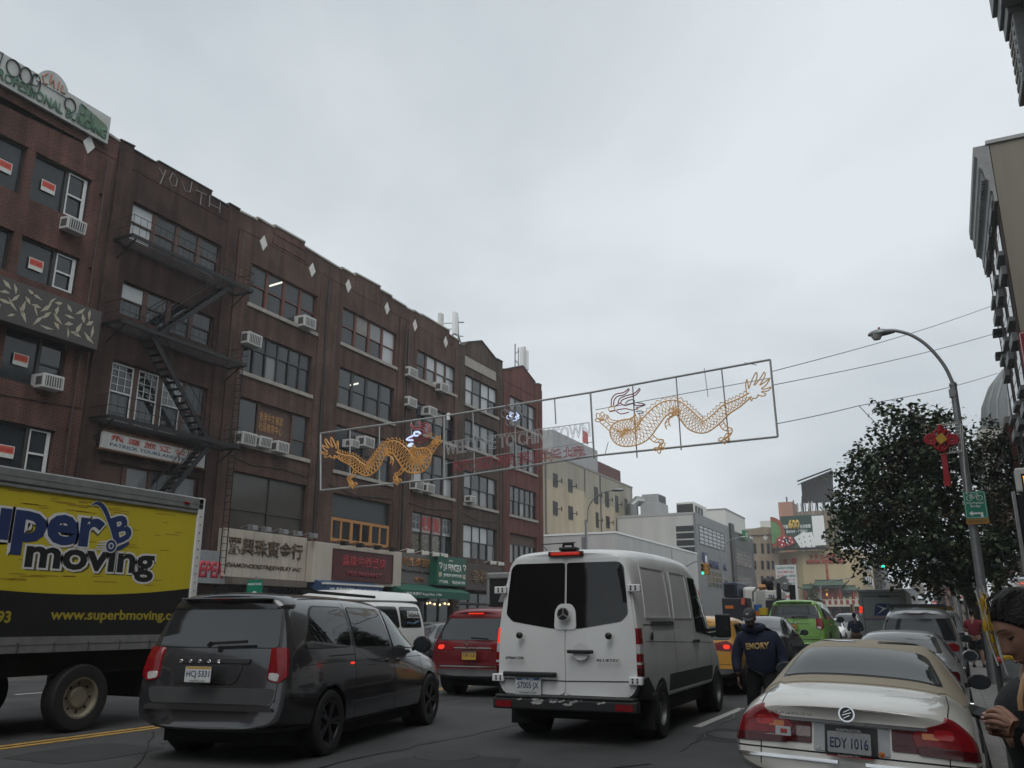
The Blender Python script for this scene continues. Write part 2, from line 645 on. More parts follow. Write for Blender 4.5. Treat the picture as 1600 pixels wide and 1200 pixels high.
  for a,c,z0,z1,i,k in jobs:
   pm='glass'
   if panes:
    pm=panes.get((i,k),panes.get(i,panes.get('d','glass')))
   if pm in('glass','glass_haze')and random.random()<.13:
    pm=random.choice(('blind_dim','blind_warm','glass_haze'))
   p=B()
   px=x0+.03+(.03 if k else 0)
   j1,j2=random.uniform(-.004,.004),random.uniform(-.004,.004)
   p.hexa(((px-.012,a,z0),(px+j1,a,z0),(px+j2,c,z0),(px-.012,c,z0),(px-.012,a,z1),(px-j1,a,z1),(px-j2,c,z1),(px-.012,c,z1)))
   obj('pane',p,pm,w)
  if sill:
   q=B();q.box(-.1,.09,ya-.12,yb+.12,za-.2,za-.012)
   obj('sill',q,'stone',s.t)
  return w
 def parapet(s,px,zb,th=.45,coping='stone',ct=.10):
  """outline of the roof edge, traced on the facade plane"""
  pts=[atX(u,v,s.x)for u,v in px]
  pts=[(min(max(p.y-s.y0,.0),s.y1-s.y0),p.z)for p in pts]
  for i in range(1,len(pts)):
   if abs(pts[i][0]-pts[i-1][0])<.25:
    pts[i]=(pts[i-1][0],pts[i][1])
  pts[0]=(0,pts[0][1]);pts[-1]=(s.y1-s.y0,pts[-1][1])
  b=B();c=B()
  for(ya,za),(yb,zb_)in zip(pts,pts[1:]):
   if yb-ya<.05:
    continue
   b.hexa(((-th,ya,zb),(.02,ya,zb),(.02,yb,zb),(-th,yb,zb),(-th,ya,za),(.02,ya,za),(.02,yb,zb_),(-th,yb,zb_)))
   c.hexa(((-th-.04,ya,za+.002),(.07,ya,za+.002),(.07,yb,zb_+.002),(-th-.04,yb,zb_+.002),(-th-.04,ya,za+ct),(.07,ya,za+ct),(.07,yb,zb_+ct),(-th-.04,yb,zb_+ct)))
  obj('parapet',b,s.wall,s.t)
  obj('coping',c,coping,s.t)
 def piers(s,ya,yb,za,zb,d=.1):
  b=B();b.box(.001,d,ya-s.y0,yb-s.y0,za,zb)
  obj('pilaster',b,s.wall,s.t)
 def lozenge(s,u,v,m='off_white'):
  p=atX(u,v,s.x)
  b=B()
  b.prism([(-.27,0),(0,-.42),(.27,0),(0,.42)],place(FACE_X,.002,p.y-s.y0,p.z),.05)
  obj('lozenge',b,m,s.t)
 def shop(s,ya,yb,z1=3.5,n=4,m='frame_dark',bm='frame_dark'):
  ya-=s.y0;yb-=s.y0
  op=s.add(ya+s.y0,yb+s.y0,.16,z1)
  s.window((ya,yb,.16,z1),n=n,fm=m,rail=.78,sill=False,panes={'d':'shop_glass'})
mat('shop_glass',(.025,.03,.03),.05,spec=.7,var=.8,scale=1.1)
YB=[21.43,28.5,35.6,43.4,50.3,57.1,64.4]
ZF={}
b1=Bld('brick_building','reddish brick building with rent notices in its windows and a graffitied board on its roof',2.0,YB[0],20.3,BR1)
g={'d':'glass_haze',(1,0):'glass',(1,1):'glass'}
rows1=[(b1.o(51.7,235,133,350),0),(b1.o(41.7,370,116,462),1),(b1.o(15,508,98,615),2),(b1.o(-10,653,77,752),3)]
mid=sum(r[0][0]for r in rows1[:2])/2
yR=20.45
RENT=[]
for r,k in rows1:
 za,zb=r[2],r[3]
 for q in range(3):
  ya=18.02-q*2.76;yb_=20.44-q*2.76
  op=b1.add(ya,yb_,za,zb)
  f='frame_dark' if q else 'frame_white'
  odd=q%2
  b1.window(op,ws=[1.0,1.45]if odd else[1.45,1.0],fm='frame_dark',rail=[.48,0]if odd else[0,.48],panes={odd:'glass_haze',1-odd:'glass' if k!=3 else 'glass_haze'},mull=.12,sill=False)
  w=B();a=op[0]+(op[1]-op[0])*.592+.08
  if odd:
   a=op[0]+.09
  e_=a+(op[1]-op[0])*.408-.17
  for bx in((a,a+.05,za+.08,zb-.08),(e_-.14,e_,za+.08,zb-.08),(a+.05,e_-.14,zb-.13,zb-.08),(a+.05,e_-.14,za+.08,za+.14),(a+.05,e_-.14,(za+zb)/2-.05,(za+zb)/2+.02)):
   w.box(-.135,-.105,*bx)
  if k!=2:
   obj('sash',w,'frame_white',b1.t)
  RENT.append((ya+(1.75 if odd else .76),za+(zb-za)*(.44 if k else .44),q,k))
  sc=B();sc.box(.001,.03,op[0]-.05,op[1]+.05,zb,zb+.42)
  obj('lintel',sc,'brick_red',b1.t)
b1.shop(3,21.0,3.4,7)
b1.finish()
b1.parapet([(-200,95),(170,212),(188,224)],20.0)
b1.lozenge(138,226)
b2=Bld('brick_building','dark brick building with a black fire escape and YOUTH painted on its parapet',YB[0],YB[1],20.1,BR2)
rows2=[b2.o(201.7,310,346.7,440),b2.o(186.7,435,336.7,545),b2.o(168,558,326,694),(b2.o(147,717,320,774)[0],b2.o(147,717,320,774)[1],4.2,b2.o(147,717,320,774)[3])]
ya,yb_=22.5,27.6
sty=[dict(fm='frame_brown',panes={0:'blind',1:'glass_haze',2:'glass_haze',3:'glass'}),dict(fm='frame_brown',panes={(0,1):'blind',(0,0):'glass',1:'glass',(2,0):'glass_haze',3:'glass'}),dict(fm='frame_brown',panes={0:'glass',1:'glass',2:'glass',3:'glass_haze'},muntins=(0,1,2),mull=.24),dict(fm='frame_brown',panes={0:'frame_brown',1:'blind_dim',2:'glass_haze',3:'blind_dim'})]
for r,k in zip(rows2,sty):
 op=b2.add(ya,yb_,r[2],r[3])
 k.setdefault('mull',.22)
 b2.window(op,n=4,sill=False,**k)
b2.shop(22.2,28.0,3.3,4)
b2.finish()
b2.parapet([(187,222),(189,220),(210,230),(210,236),(246,257),(246,252),(331,300),(331,308),(357,323),(357,318),(376,329)],20.0,coping='frame_dark',ct=.06)
b2.piers(YB[0]+.05,YB[0]+.7,3.6,20.6);b2.piers(YB[1]-.7,YB[1]-.05,3.6,20.6)
b3=Bld('brick_building','brown brick building above the cream jewellery sign, with rust framed top windows',YB[1],YB[2],20.1,BR3)
r5,r4,r3,r2=b3.o(395,411,494,520),b3.o(385,515,485.7,617),b3.o(375,618,480,717),b3.o(366.7,735,472,840)
ya,yb_=29.65,34.75
b3.window(b3.add(ya,yb_,r5[2],r5[3]),n=4,fm='frame_rust',panes={(0,1):'glass_haze','d':'glass',1:'glass_haze',2:'glass_haze',3:'glass_haze'},mull=.2)
b3.window(b3.add(ya-.1,yb_-.1,r4[2],r4[3]),n=6,fm='frame_dark',rail=.62,panes={'d':'glass',(2,1):'glass_haze',(1,1):'glass_haze',(4,0):'glass_haze',(5,0):'glass_haze',(5,1):'glass_haze'})
b3.window(b3.add(ya,yb_,r3[2],r3[3]),ws=[.9,1.6,.8],fm='frame_brown',rail=[0,0,.4],panes={'d':'glass',1:'frame_brown',2:'glass_haze'})
mat('glass_brown',(.05,.045,.04),.12,var=.2,scale=1)
b3.window(b3.add(ya-.1,yb_+.1,r2[2],r2[3]),n=2,fm='frame_dark',rail=.35,panes={'d':'glass_brown'},sill=False)
b3.shop(29,35.3,3.3,5)
b3.finish()
b3.parapet([(376,333),(377,333),(401,345),(401,341),(428,357),(428,353),(476,380),(476,387),(500,402),(515,411)],20.0)
for p in((411,380),(487,422)):
 b3.lozenge(*p)
q=B();a,c=atX(425,383,FX),atX(474,428,FX)
for d in(0,.55):
 q.box(.001,.05,a.y-b3.y0,c.y-b3.y0,c.z+.75+d,c.z+.95+d)
obj('brick_band',q,BR1,b3.t)
b3.piers(YB[1]+.05,YB[1]+.75,3.6,19.9,.08);b3.piers(YB[2]-.7,YB[2]-.05,3.6,19.9,.08)
p=atX(427,662,FX)
text('香港中文補習\n社區教育中心',1.7,.95,'ink_gold',b3.t,place(FACE_X,-.15,p.y-b3.y0,p.z))
p=atX(440,782,FX)
b4=Bld('brick_building','brown brick building above the maroon pharmacy sign, with an orange framed window',YB[2],YB[3],20.1,BR3)
r5,r4,r3,r2=b4.o(531,476,606.7,568),b4.o(526.7,570,606.7,658),b4.o(521.7,661,602,753),b4.o(515,768,597,855)
ya,yb_=37.0,42.45
b4.window(b4.add(ya,yb_,r5[2],r5[3]),n=4,fm='frame_rust',panes={'d':'glass',0:'glass_haze',(1,1):'glass_haze',(2,0):'glass_haze',3:'blind'},mull=.2)
b4.window(b4.add(ya,yb_,r4[2],r4[3]),n=4,fm='frame_dark',panes={'d':'glass',(2,0):'glass_haze',3:'glass'},mull=.22)
b4.window(b4.add(ya,yb_,r3[2],r3[3]),n=4,fm='frame_dark',panes={'d':'glass',2:'frame_brown',(0,1):'glass_haze'},mull=.2)
zm=atX(512,806,FX).z
mat('sign_slate',(.035,.042,.045),.4,var=.15)
op=b4.add(ya,yb_,r2[2],r2[3])
b4.window((op[0],op[1],zm,op[3]),n=1,rail=0,fm='frame_dark',panes={'d':'sign_slate'},sill=False)
b4.window((op[0],op[1],op[2],zm),n=3,rail=0,fm='frame_orange',fw=.16,mull=.2,sill=False,deep=.02,panes={'d':'glass'})
for i in range(3):
 yy=op[0]+(op[1]-op[0])*(i+.5)/3
 q=B();q.box(-.1,-.015,yy-.06,yy+.06,op[2]+.16,zm-.16)
 obj('glazing_bar',q,'frame_orange',b4.t)
b4.shop(36,43,3.3,5)
b4.finish()
b4.parapet([(516,413),(518,413),(533,422),(533,419),(555,432),(555,428),(594,449),(594,454),(612,464),(612,467),(637,482)],20.0)
for p in((543.5,447),(604,482)):
 b4.lozenge(*p)
b4.piers(YB[2]+.05,YB[2]+.8,3.6,19.9,.08);b4.piers(YB[3]-.7,YB[3]-.05,3.6,19.9,.08)
b5=Bld('brick_building','brown brick building above the grey jewellery sign, with aerials on its roof',YB[3],YB[4],20.1,BR4)
r5,r4,r3,r2=b5.o(638,538,697,610),b5.o(635,621,697,690),b5.o(633,695,696.7,776),b5.o(629,795,691.7,867)
ya,yb_=44.9,49.9
b5.window(b5.add(ya,yb_,r5[2],r5[3]),n=4,fm='frame_brown',panes={'d':'blind',0:'glass_haze',(1,0):'blind_dim'},mull=.22)
b5.window(b5.add(ya,yb_,r4[2],r4[3]),n=4,fm='frame_dark',panes={'d':'glass',1:'blind_dim',(3,1):'glass_haze'},mull=.22)
b5.window(b5.add(ya,yb_,r3[2],r3[3]),n=4,fm='frame_dark',panes={'d':'glass',(0,0):'blind',(3,0):'blind',(2,0):'glass_haze'},mull=.2)
mat('poster_flowers',(.10,.085,.06),.25,var=1.2,scale=5,coat=.5)
mat('poster_pink',(.33,.20,.17),.3,var=.45,scale=2.5,coat=.5)
mat('poster_white',(.34,.36,.37),.3,var=.3,scale=6,coat=.5)
op5=b5.add(ya,yb_,r2[2],r2[3])
b5.window(op5,n=4,fm='frame_dark',panes={(0,1):'poster_white',(1,1):'poster_pink',(2,1):'poster_pink',(3,1):'poster_white','d':'poster_flowers',(3,0):'glass_haze'},mull=.16,sill=False)
for i,(s_,m_)in enumerate((('染髮\n髮廊','ink_black'),('美髮','ink_red'),('髮','ink_red'),('剪髮\n護膚','ink_black'))):
 yy=op5[0]+(op5[1]-op5[0])*(i+.5)/4
 text(s_,None,.85,m_,b5.t,place(FACE_X,-.13,yy,op5[2]+(op5[3]-op5[2])*.76))
b5.shop(44,50,3.3,4)
b5.finish()
b5.parapet([(637,484),(638,484),(646,488),(646,486),(658,494),(658,492),(702,518),(702,524),(718,534)],20.0)
for p in((647.7,508.7),(695.7,534.7)):
 b5.lozenge(*p)
b5.piers(YB[3]+.05,YB[3]+.8,3.6,19.9,.08);b5.piers(YB[4]-.6,YB[4]-.05,3.6,19.9,.08)
b6=Bld('brick_building','grey brown brick building with a pointed gable and a pale stone band under it',YB[4],YB[5],19.6,BR5)
r5,r4,r3,r2=b6.o(723,581.7,773,650),b6.o(721.7,651.7,773,713),b6.o(720.7,733,773,797),b6.o(719,816.7,774,878)
ya,yb_=51.3,56.3
b6.window(b6.add(ya,yb_,r5[2],r5[3]),n=4,fm='frame_dark',panes={'d':'blind',(1,1):'glass',(3,0):'glass_haze',(1,0):'blind_dim'})
b6.window(b6.add(ya,yb_,r4[2],r4[3]),n=4,fm='frame_dark',panes={'d':'glass_haze',2:'blind_dim',0:'glass'})
b6.window(b6.add(ya,yb_,r3[2],r3[3]),n=4,fm='frame_dark',panes={'d':'glass_haze',2:'glass',(1,0):'blind_dim',(0,1):'blind_dim'})
b6.window(b6.add(ya,yb_,r2[2],r2[3]),ws=[1,.8,.8,.9],fm='frame_dark',panes={0:'blind',(1,1):'blind',(2,1):'blind','d':'glass',(3,0):'blind_dim'},sill=False)
b6.shop(50.9,56.7,3.3,4)
b6.finish()
b6.parapet([(718,540),(724,541),(730,535),(752,533),(776,563),(776,561),(785,566),(785,572),(790,577)],19.5,coping='frame_dark',ct=.08)
a,c=atX(726,564,FX),atX(774,588,FX)
q=B();q.box(.002,.05,a.y-b6.y0,c.y-b6.y0,(a.z+c.z)/2-.35,(a.z+c.z)/2+.35)
obj('stone_band',q,'stone',b6.t)
b6.piers(YB[4]+.02,YB[4]+.55,3.6,19.4,.08);b6.piers(YB[5]-.5,YB[5]-.05,3.6,19.4,.08)
b7=Bld('brick_building','bright red brick corner building with a pointed gable at the far end of the row',YB[5],YB[6],19.6,BR6,depth=30)
r5,r4,r3,r2=b7.o(795,616,837,677),b7.o(794,686,839,742),b7.o(795,756.7,838,813),b7.o(795.7,831.7,838,885)
ya,yb_=58.4,63.3
b7.window(b7.add(ya,yb_,r5[2],r5[3]),n=4,fm='frame_dark',panes={'d':'glass_haze',0:'blind_dim',3:'blind_dim',(1,0):'glass'})
b7.window(b7.add(ya,yb_,r4[2],r4[3]),n=4,fm='frame_dark',panes={'d':'glass',2:'glass_haze',(3,1):'blind_dim'})
b7.window(b7.add(ya,yb_,r3[2],r3[3]),n=5,fm='frame_dark',rail=.5,panes={'d':'glass',(1,0):'glass_haze'})
z7=r2[2]+(r2[3]-r2[2])*.66
op=b7.add(ya,yb_,r2[2],r2[3])
b7.window((op[0],op[1],r2[2],z7),n=5,fm='frame_dark',rail=0,sill=False)
b7.window((op[0],op[1],z7+.003,r2[3]),n=1,fm='frame_brown',rail=0,sill=False,panes={'d':'frame_brown'})
b7.shop(57.6,63.9,3.3,4)
b7.finish()
b7.parapet([(790,580),(793,577),(816,572),(836,598),(836,600),(841,600),(847,603)],19.5,coping='frame_dark',ct=.08)
b7.piers(YB[5]+.02,YB[5]+.7,3.6,19.4,.08);b7.piers(YB[6]-.6,YB[6]-.02,3.6,20.3,.08)
for bb,yy,z0,z1,m_ in((b1,18.93,3.6,19.8,'rust_pipe'),(b3,6.95,5.6,19.8,'frame_dark'),(b4,7.72,3.6,19.5,'rust_pipe'),(b5,.18,3.6,19.4,'frame_dark'),(b6,6.7,4.4,19,'rust_pipe')):
 mat('rust_pipe',(.06,.036,.028),.7,.2,var=.4,scale=3)
 yy=min(yy,bb.y1-bb.y0-.1)
 b=B();b.tube([(.13,yy,z0),(.13,yy,(z0+z1)/2),(.13,yy+.02,z1)],.05,7)
 for k in range(5):
  z=z0+(z1-z0)*(k+.5)/5
  b.box(.002,.16,yy-.08,yy+.08,z-.03,z+.03)
 obj('drainpipe',b,m_,bb.t)
for bb,pts in((b3,[(.03,.3,8.9),(.03,2.2,8.6),(.03,4.4,8.75),(.03,6.8,8.6)]),(b4,[(.03,.2,8.6),(.03,3.5,8.2),(.03,7.5,8.5)]),(b5,[(.03,.2,8.5),(.03,3,8.3),(.03,6.7,8.6)]),(b6,[(.03,.3,8.6),(.03,3,8.2),(.03,6.6,8.5)]),(b1,[(.03,10,9.2),(.03,14,9.0),(.03,19.3,9.3),(.03,19.35,19)])):
 b=B();b.tube(pts,.02,5);obj('wall_cable',b,'frame_dark',bb.t)
rows_=['top','second highest','third highest','lowest']
for yy,zz,q,k in RENT:
 if q==2 or(q==1 and k>1):
  continue
 t=thing('rent_sign','red rent notice in the %s row window%s'%(rows_[k],' nearest the dark brick building' if q==0 else ' farther left'),'sign',(FX-.13,yy,zz),group='rent notices in the vacant windows')
 b=B();b.box(0,.012,-.29,.29,-.22,.22);obj('sheet',b,'off_white',t)
 b=B();b.box(.012,.016,-.26,.26,-.06,.19);obj('red_field',b,mat('sign_orange',(.50,.085,.05),.6,var=.05),t)
 text('FOR RENT',.46,.13,'ink_red',t,place(FACE_X,.017,0,.065),bold=.02,ext=.002)
mat('ac_white',(.46,.46,.45),.55,var=.12)
AC0=None
ACB=None
def ac(u1,v1,u2,v2,label,x=FX,dark=False):
 global AC0
 c=atX((u1+u2)/2,(v1+v2)/2,x+.45)
 w=min(.95,max(.7,abs(atX(u2,v2,x+.45).y-atX(u1,v1,x+.45).y)*.8))
 if AC0 is None:
  t=thing('air_conditioner',label,'air conditioner',(x,c.y,c.z),group='window air conditioners on the brick row')
  b=B();b.box(-.3,.5,-.38,.38,-.24,.24,.02);obj('casing',b,'ac_white',t)
  b=B()
  b.box(.501,.506,-.31,.31,-.17,.17)
  obj('coil',b,'dull_dark',t)
  b=B()
  for i in range(7):
   yy=-.27+i*.09
   b.box(.507,.52,yy-.012,yy+.012,-.18,.18)
  obj('grille',b,'ac_white',t)
  for s_ in(-1,1):
   b=B();b.box(.08,.41,s_*.381,s_*.386,-.14,.14)
   obj('side_vent',b,'dull_dark',t)
  AC0=t
  o=t
 else:
  o=copy_tree(AC0)
  tag(o,label,'air conditioner','window air conditioners on the brick row')
 o.location=(x,c.y,c.z)
 o.rotation_euler=(random.uniform(-.03,.03),random.uniform(.0,.09),0)
 o.scale=(1,w/.76,w/.76)
 return o
mat('dull_dark',(.06,.06,.06),.6,var=.3)
for a in[(103,337,137,365,'air conditioner below the top white sash of the vacant reddish building'),(64,583,102,610,'white air conditioner in the window below the perforated dark panel'),(384,518,412,542,'white air conditioner at the top left of the third building fourth floor window'),(470,490,498,517,'air conditioner on the sill of the rust framed top window'),(376,677,403,693,'leftmost of three air conditioners under the Chinese window notice'),(404,680,426,700,'middle one of three air conditioners under the Chinese window notice'),(431,688,453,709,'rightmost of three air conditioners under the Chinese window notice'),(548,684,562,702,'air conditioner seen between bars behind the left dragon back, left of a pair'),(567,682,587,699,'air conditioner seen just above the left dragon back, right of a pair'),(637,574,654,590,'air conditioner at the left of the fifth building top window on a strut'),(686,598,703,612,'air conditioner at the right of the fifth building top window on a strut'),(636,621,653,636,'air conditioner high in the left light just above the banner top rail'),(668,636,685,650,'air conditioner in the right lights just above the banner top rail'),(648,752,663,764,'left one of two air conditioners below the left dragon head'),(666,755,680,770,'right one of two air conditioners below the left dragon head'),(735,774,743,786,'small air conditioner in the third storey window of the pointed gable building')]:
 ac(*a)
mat('tube_glow',(.8,.8,.7),.5,emit=(1,.97,.8),es=.55,var=0)
for i,(u1,v1,u2,v2,lb)in enumerate(((421,447,441,441,'fluorescent tube lit behind the rust framed top window'),(547,602,560,599,'fluorescent tube lit behind the dark window above the left dragon'))):
 a,c=atX(u1,v1,FX-.145),atX(u2,v2,FX-.145)
 b=B();b.bar(a-a,c-a,.02,.09)
 o=obj('ceiling_tube',b,'tube_glow',loc=a)
 tag(o,lb,'light')
fe=thing('fire_escape','black iron fire escape zigzagging down the dark brick building','fire escape',(FX,YB[0],0))
def fel(p):
 return Vector((p.x-FX,p.y-YB[0],p.z))
XO=FX+1.15
lev=[]
for(u1,v1,u2,v2)in((225,378,392,452),(198,508,383,566),(178,653,370,697)):
 a,c=fel(atX(u1,v1,XO)),fel(atX(u2,v2,XO))
 lev.append((.3,7.25,(a.z+c.z)/2))
for y0_,y1_,z in lev:
 b=B()
 b.bar((1.15,y0_,z),(1.15,y1_,z),.05,.16);b.bar((.08,y0_,z),(.08,y1_,z),.04,.10)
 b.bar((.05,y0_,z),(1.15,y0_,z),.05,.12);b.bar((.05,y1_,z),(1.15,y1_,z),.05,.12)
 k=.15
 while k<1.1:
  b.bar((k,y0_,z),(k,y1_,z),.03,.025);k+=.15
 obj('platform',b,'black_iron',fe)
 for yy in(y0_+.25,y1_-.25):
  q=B();q.bar((.02,yy,z-.75),(1.1,yy,z-.06),.05);q.bar((.02,yy,z-.8),(.02,yy,z),.05)
  obj('bracket',q,'black_iron',fe)
 r=B()
 for hz in(.45,.9):
  r.tube([(.05,y0_,z+hz),(1.15,y0_,z+hz),(1.15,y1_,z+hz),(.05,y1_,z+hz)],.014,5)
 n_=int((y1_-y0_)/.32)
 for i in range(n_+1):
  yy=y0_+(y1_-y0_)*i/n_
  r.tube([(1.15,yy,z),(1.15,yy,z+.9)],.008,4)
 obj('railing',r,'black_iron',fe)
def stair(ya,za,yb,zb,x0=.35,x1=.95):
 b=B()
 for x in(x0,x1):
  b.bar((x,ya,za),(x,yb,zb),.05,.2)
 obj('stringer',b,'black_iron',fe)
 n=max(4,int(abs(za-zb)/.24))
 for i in range(1,n):
  t=i/n
  y,z=ya+(yb-ya)*t,za+(zb-za)*t
  q=B();q.box(x0+.03,x1-.03,y-.12,y+.12,z-.015,z+.015)
  obj('tread',q,'black_iron',fe)
 r=B()
 for x in(x0,x1):
  r.tube([(x,ya,za+.8),(x,yb,zb+.8)],.016,5)
  for i in range(5):
   t=(i+.5)/5
   r.tube([(x,ya+(yb-ya)*t,za+(zb-za)*t),(x,ya+(yb-ya)*t,za+(zb-za)*t+.8)],.01,4)
 obj('handrail',r,'black_iron',fe)
stair(6.2,lev[0][2],2.3,lev[1][2])
stair(1.9,lev[1][2],5.6,lev[2][2])
p1=fel(atX(322,705,FX+.6));p2=fel(atX(268,765,FX+.6))
stair(p1.y,lev[2][2],p2.y-.8,lev[2][2]-3.0)
b=B()
for x in(.75,1.1):
 b.bar((x,7.05,3.4),(x,7.05,lev[1][2]),.035)
z=3.5
while z<lev[1][2]:
 b.bar((.75,7.05,z),(1.1,7.05,z),.022);z+=.3
obj('ladder',b,'black_iron',fe)
a,c=atX(-60,118,FX+.1),atX(167,183,FX+.1)
zlo,zhi=atX(163,225,FX+.1).z,c.z
y1_=20.75;y0_=y1_-8.5
t=thing('rooftop_sign','pale roof board reading PROFESSIONAL BUILDING, scrawled with graffiti','sign',(FX+.1,y0_,zlo))
mat('board_pale',(.40,.42,.40),.6,var=.25,scale=1.2)
Lb,Hb=y1_-y0_,zhi-zlo
b=B();b.box(0,.12,0,Lb,0,Hb);obj('board',b,'board_pale',t)
b=B();b.prism([(Lb-2.65+.68*math.cos(q),Hb-.3+.75*math.sin(q))for q in[math.pi*i/18 for i in range(19)]],place(FACE_X,0,0,0),.16)
obj('round_crest',b,'board_pale',t)
mat('letter_green',(.05,.13,.08),.6,var=.2)
me=text_mesh('PROFESSIONAL BUILDING',4.85,.44,bold=.03)
me.transform(place(FACE_X,.165,Lb-2.55,.34))
mobj('lettering',me,'letter_green',t)
b=B()
for i,(cy,cz,ry,rz_)in enumerate(((-4.25,.85,.26,.34),(-3.75,.85,.22,.34),(-3.35,.75,.2,.4),(-1.85,.7,.24,.3))):
 b.tube([(.15,Lb+cy+ry*math.cos(q),cz+rz_*math.sin(q))for q in[2*math.pi*k/14 for k in range(15)]],.028,5)
b.tube([(.15,Lb-3.5,.2),(.15,Lb-3.46,1.1),(.15,Lb-3.2,1.0),(.15,Lb-3.25,.7),(.15,Lb-3.45,.65)],.02,5)
b.tube([(.15,Lb-4.8,.3),(.15,Lb-4.7,1.2),(.15,Lb-5,1.15)],.02,5)
obj('graffiti',b,'ink_black',t)
b=B()
for pts in(((-2.95,1.45),(-3.15,1.2),(-3.05,.95),(-2.9,1.0)),((-2.8,1.5),(-2.82,1.05),(-2.7,1.3),(-2.62,1.0)),((-2.45,1.4),(-2.48,1.0)),((-2.3,1.3),(-2.32,1.0),(-2.15,1.05))):
 b.tube([(.18,Lb+q[0],q[1])for q in pts],.03,5)
obj('graffiti',b,mat('spray_orange',(.35,.12,.06),.6,var=.1),t)
b=B()
b.prism(rpoly([(Lb-1.5,.3),(Lb-.12,.14),(Lb-.1,.75),(Lb-.7,.9),(Lb-1.45,1.1)],.15),place(FACE_X,.135,0,0),.006)
obj('green_patch',b,mat('spray_green',(.11,.17,.11),.6,var=.35,scale=3),t)
b=B()
for pts in(((-1.45,.4),(-1.4,1.05),(-1.15,.95),(-1.2,.65),(-1.4,.6)),((-1.05,.45),(-.95,.95),(-.85,.45),(-.75,.9))):
 b.tube([(.155,Lb+q[0],q[1])for q in pts],.03,5)
obj('graffiti',b,mat('spray_teal',(.07,.13,.12),.6,var=.1),t)
t=thing('graffiti_word','white sprayed word YOUTH on the dark brick parapet','graffiti',(FX+.04,YB[0],0))
b=B()
def strokes(b,lst,x):
 for s_ in lst:
  pp=[atX(u,v,FX+.04)for u,v in s_]
  b.tube([(x,p.y-YB[0],p.z)for p in pp],.024,5)
strokes(b,[[(248,262),(254,273)],[(259,266),(250,288)],[(265,280),(268,290),(275,291),(277,280),(270,270),(265,280)],[(284,283),(290,299),(297,300),(300,284)],[(306,297),(323,305)],[(315,301),(313,320)],[(328,305),(327,323)],[(345,312),(343,333)],[(327,318),(344,327)]],0)
obj('spray_lines',b,mat('spray_white',(.22,.21,.21),.7,var=.3),t)
a=atX(160,487,FX+.55);c=atX(148,543,FX+.55);a0=atX(0,430,FX+.55);c0=atX(0,503,FX+.55)
zt_,zb_=(a.z+a0.z)/2,(c.z+c0.z)/2
y1_=a.y;y0_=y1_-9.5
t=thing('panel_sign','dark metal panel sign pierced with pale leaf shaped cutouts','sign',(FX,y0_,zb_))
b=B();b.box(.02,.55,0,y1_-y0_,0,zt_-zb_,.02)
obj('panel',b,mat('panel_grey',(.065,.058,.055),.5,.3,var=.12),t)
rnd=random.Random(5)
Hh=zt_-zb_
for i in range(84):
 gx=(i%21);gy=(i//21)*.72
 cy=y1_-y0_-.45-gx*.44+rnd.uniform(-.12,.12);cz=Hh*(.22+.28*gy)+rnd.uniform(-.1,.1)
 an=rnd.uniform(0,math.pi);l=rnd.uniform(.15,.32);w=rnd.uniform(.04,.085);bend=rnd.uniform(-.06,.06)
 pts=[(-l,0),(0,-w+bend),(l,bend*.3),(0,w+bend)]
 pts=[(cy+p[0]*math.cos(an)-p[1]*math.sin(an),cz+p[0]*math.sin(an)+p[1]*math.cos(an))for p in pts]
 pts=[(min(max(p[0],.1),y1_-y0_-.1),min(max(p[1],.08),Hh-.08))for p in pts]
 b=B();b.prism(pts,place(FACE_X,.552,0,0),.004)
 obj('cutout',b,mat('cutout_pale',(.36,.33,.25),.6,var=.1),t)
def board(name,label,u1,v1,u2,v2,v1r,v2l,m,proud=.35,x=FX,edge=None,cat='sign'):
 """flat sign box: left-top, right-bottom, plus the right-top and left-bottom heights"""
 A,Bq,Cq,Dq=atX(u1,v1,x+proud),atX(u2,v2,x+proud),atX(u2,v1r,x+proud),atX(u1,v2l,x+proud)
 y0,y1,z0,z1=A.y,Bq.y,(Bq.z+Dq.z)/2,(A.z+Cq.z)/2
 t=thing(name,label,cat,(x,y0,z0))
 b=B();b.box(.12,proud,0,y1-y0,0,z1-z0,.015)
 obj('board',b,m,t)
 return t,y1-y0,z1-z0,proud
def onb(p,y,z):
 return place(FACE_X,p+.002,y,z)
mat('sign_white',(.50,.51,.50),.5,var=.15,scale=1.5)
t,w,h,p=board('shop_sign','white travel agency sign with red Chinese characters behind the fire escape',162,668,319,733,712,698,'sign_white',.25)
text('飛 達 旅 遊 公 司',w*.86,h*.38,mat('sign_red',(.40,.06,.04),.6,var=.1),t,onb(p,w*.5,h*.70),bold=.02)
text('PATRICK TOURS AND TRAVEL',w*.86,h*.2,mat('sign_blue',(.07,.13,.20),.6,var=.1),t,onb(p,w*.5,h*.30),bold=.02)
b=B();b.box(.1,p+.02,-.04,w+.04,-.06,0);b.box(.1,p+.02,-.04,w+.04,h,h+.06)
obj('rusty_frame',b,mat('rust',(.16,.08,.04),.8,var=.4),t)
mat('sign_cream',(.42,.38,.32),.65,var=.22,scale=1.4,streak=True)
t,w,h,p=board('shop_sign','cream jewellery shop sign with brown Chinese characters, beside the vacant lot truck',352,826,476,908,839,901,'sign_cream',.5)
t['label']='large cream jewellery sign with brown raised Chinese characters'
mat('bronze',(.10,.065,.03),.5,.2,var=.3)
text('麗興珠寶金行',w*.90,h*.36,'bronze',t,onb(p,w*.49,h*.66),bold=.012,ext=.05)
text('DIAMONDDESTREJEWELRY INC',w*.90,h*.11,'bronze',t,onb(p,w*.49,h*.24),bold=.005,ext=.03,shear=.3)
b=B()
for i in range(1,9):
 b.box(p+.001,p+.004,w*i/9-.008,w*i/9+.008,.02,h-.02)
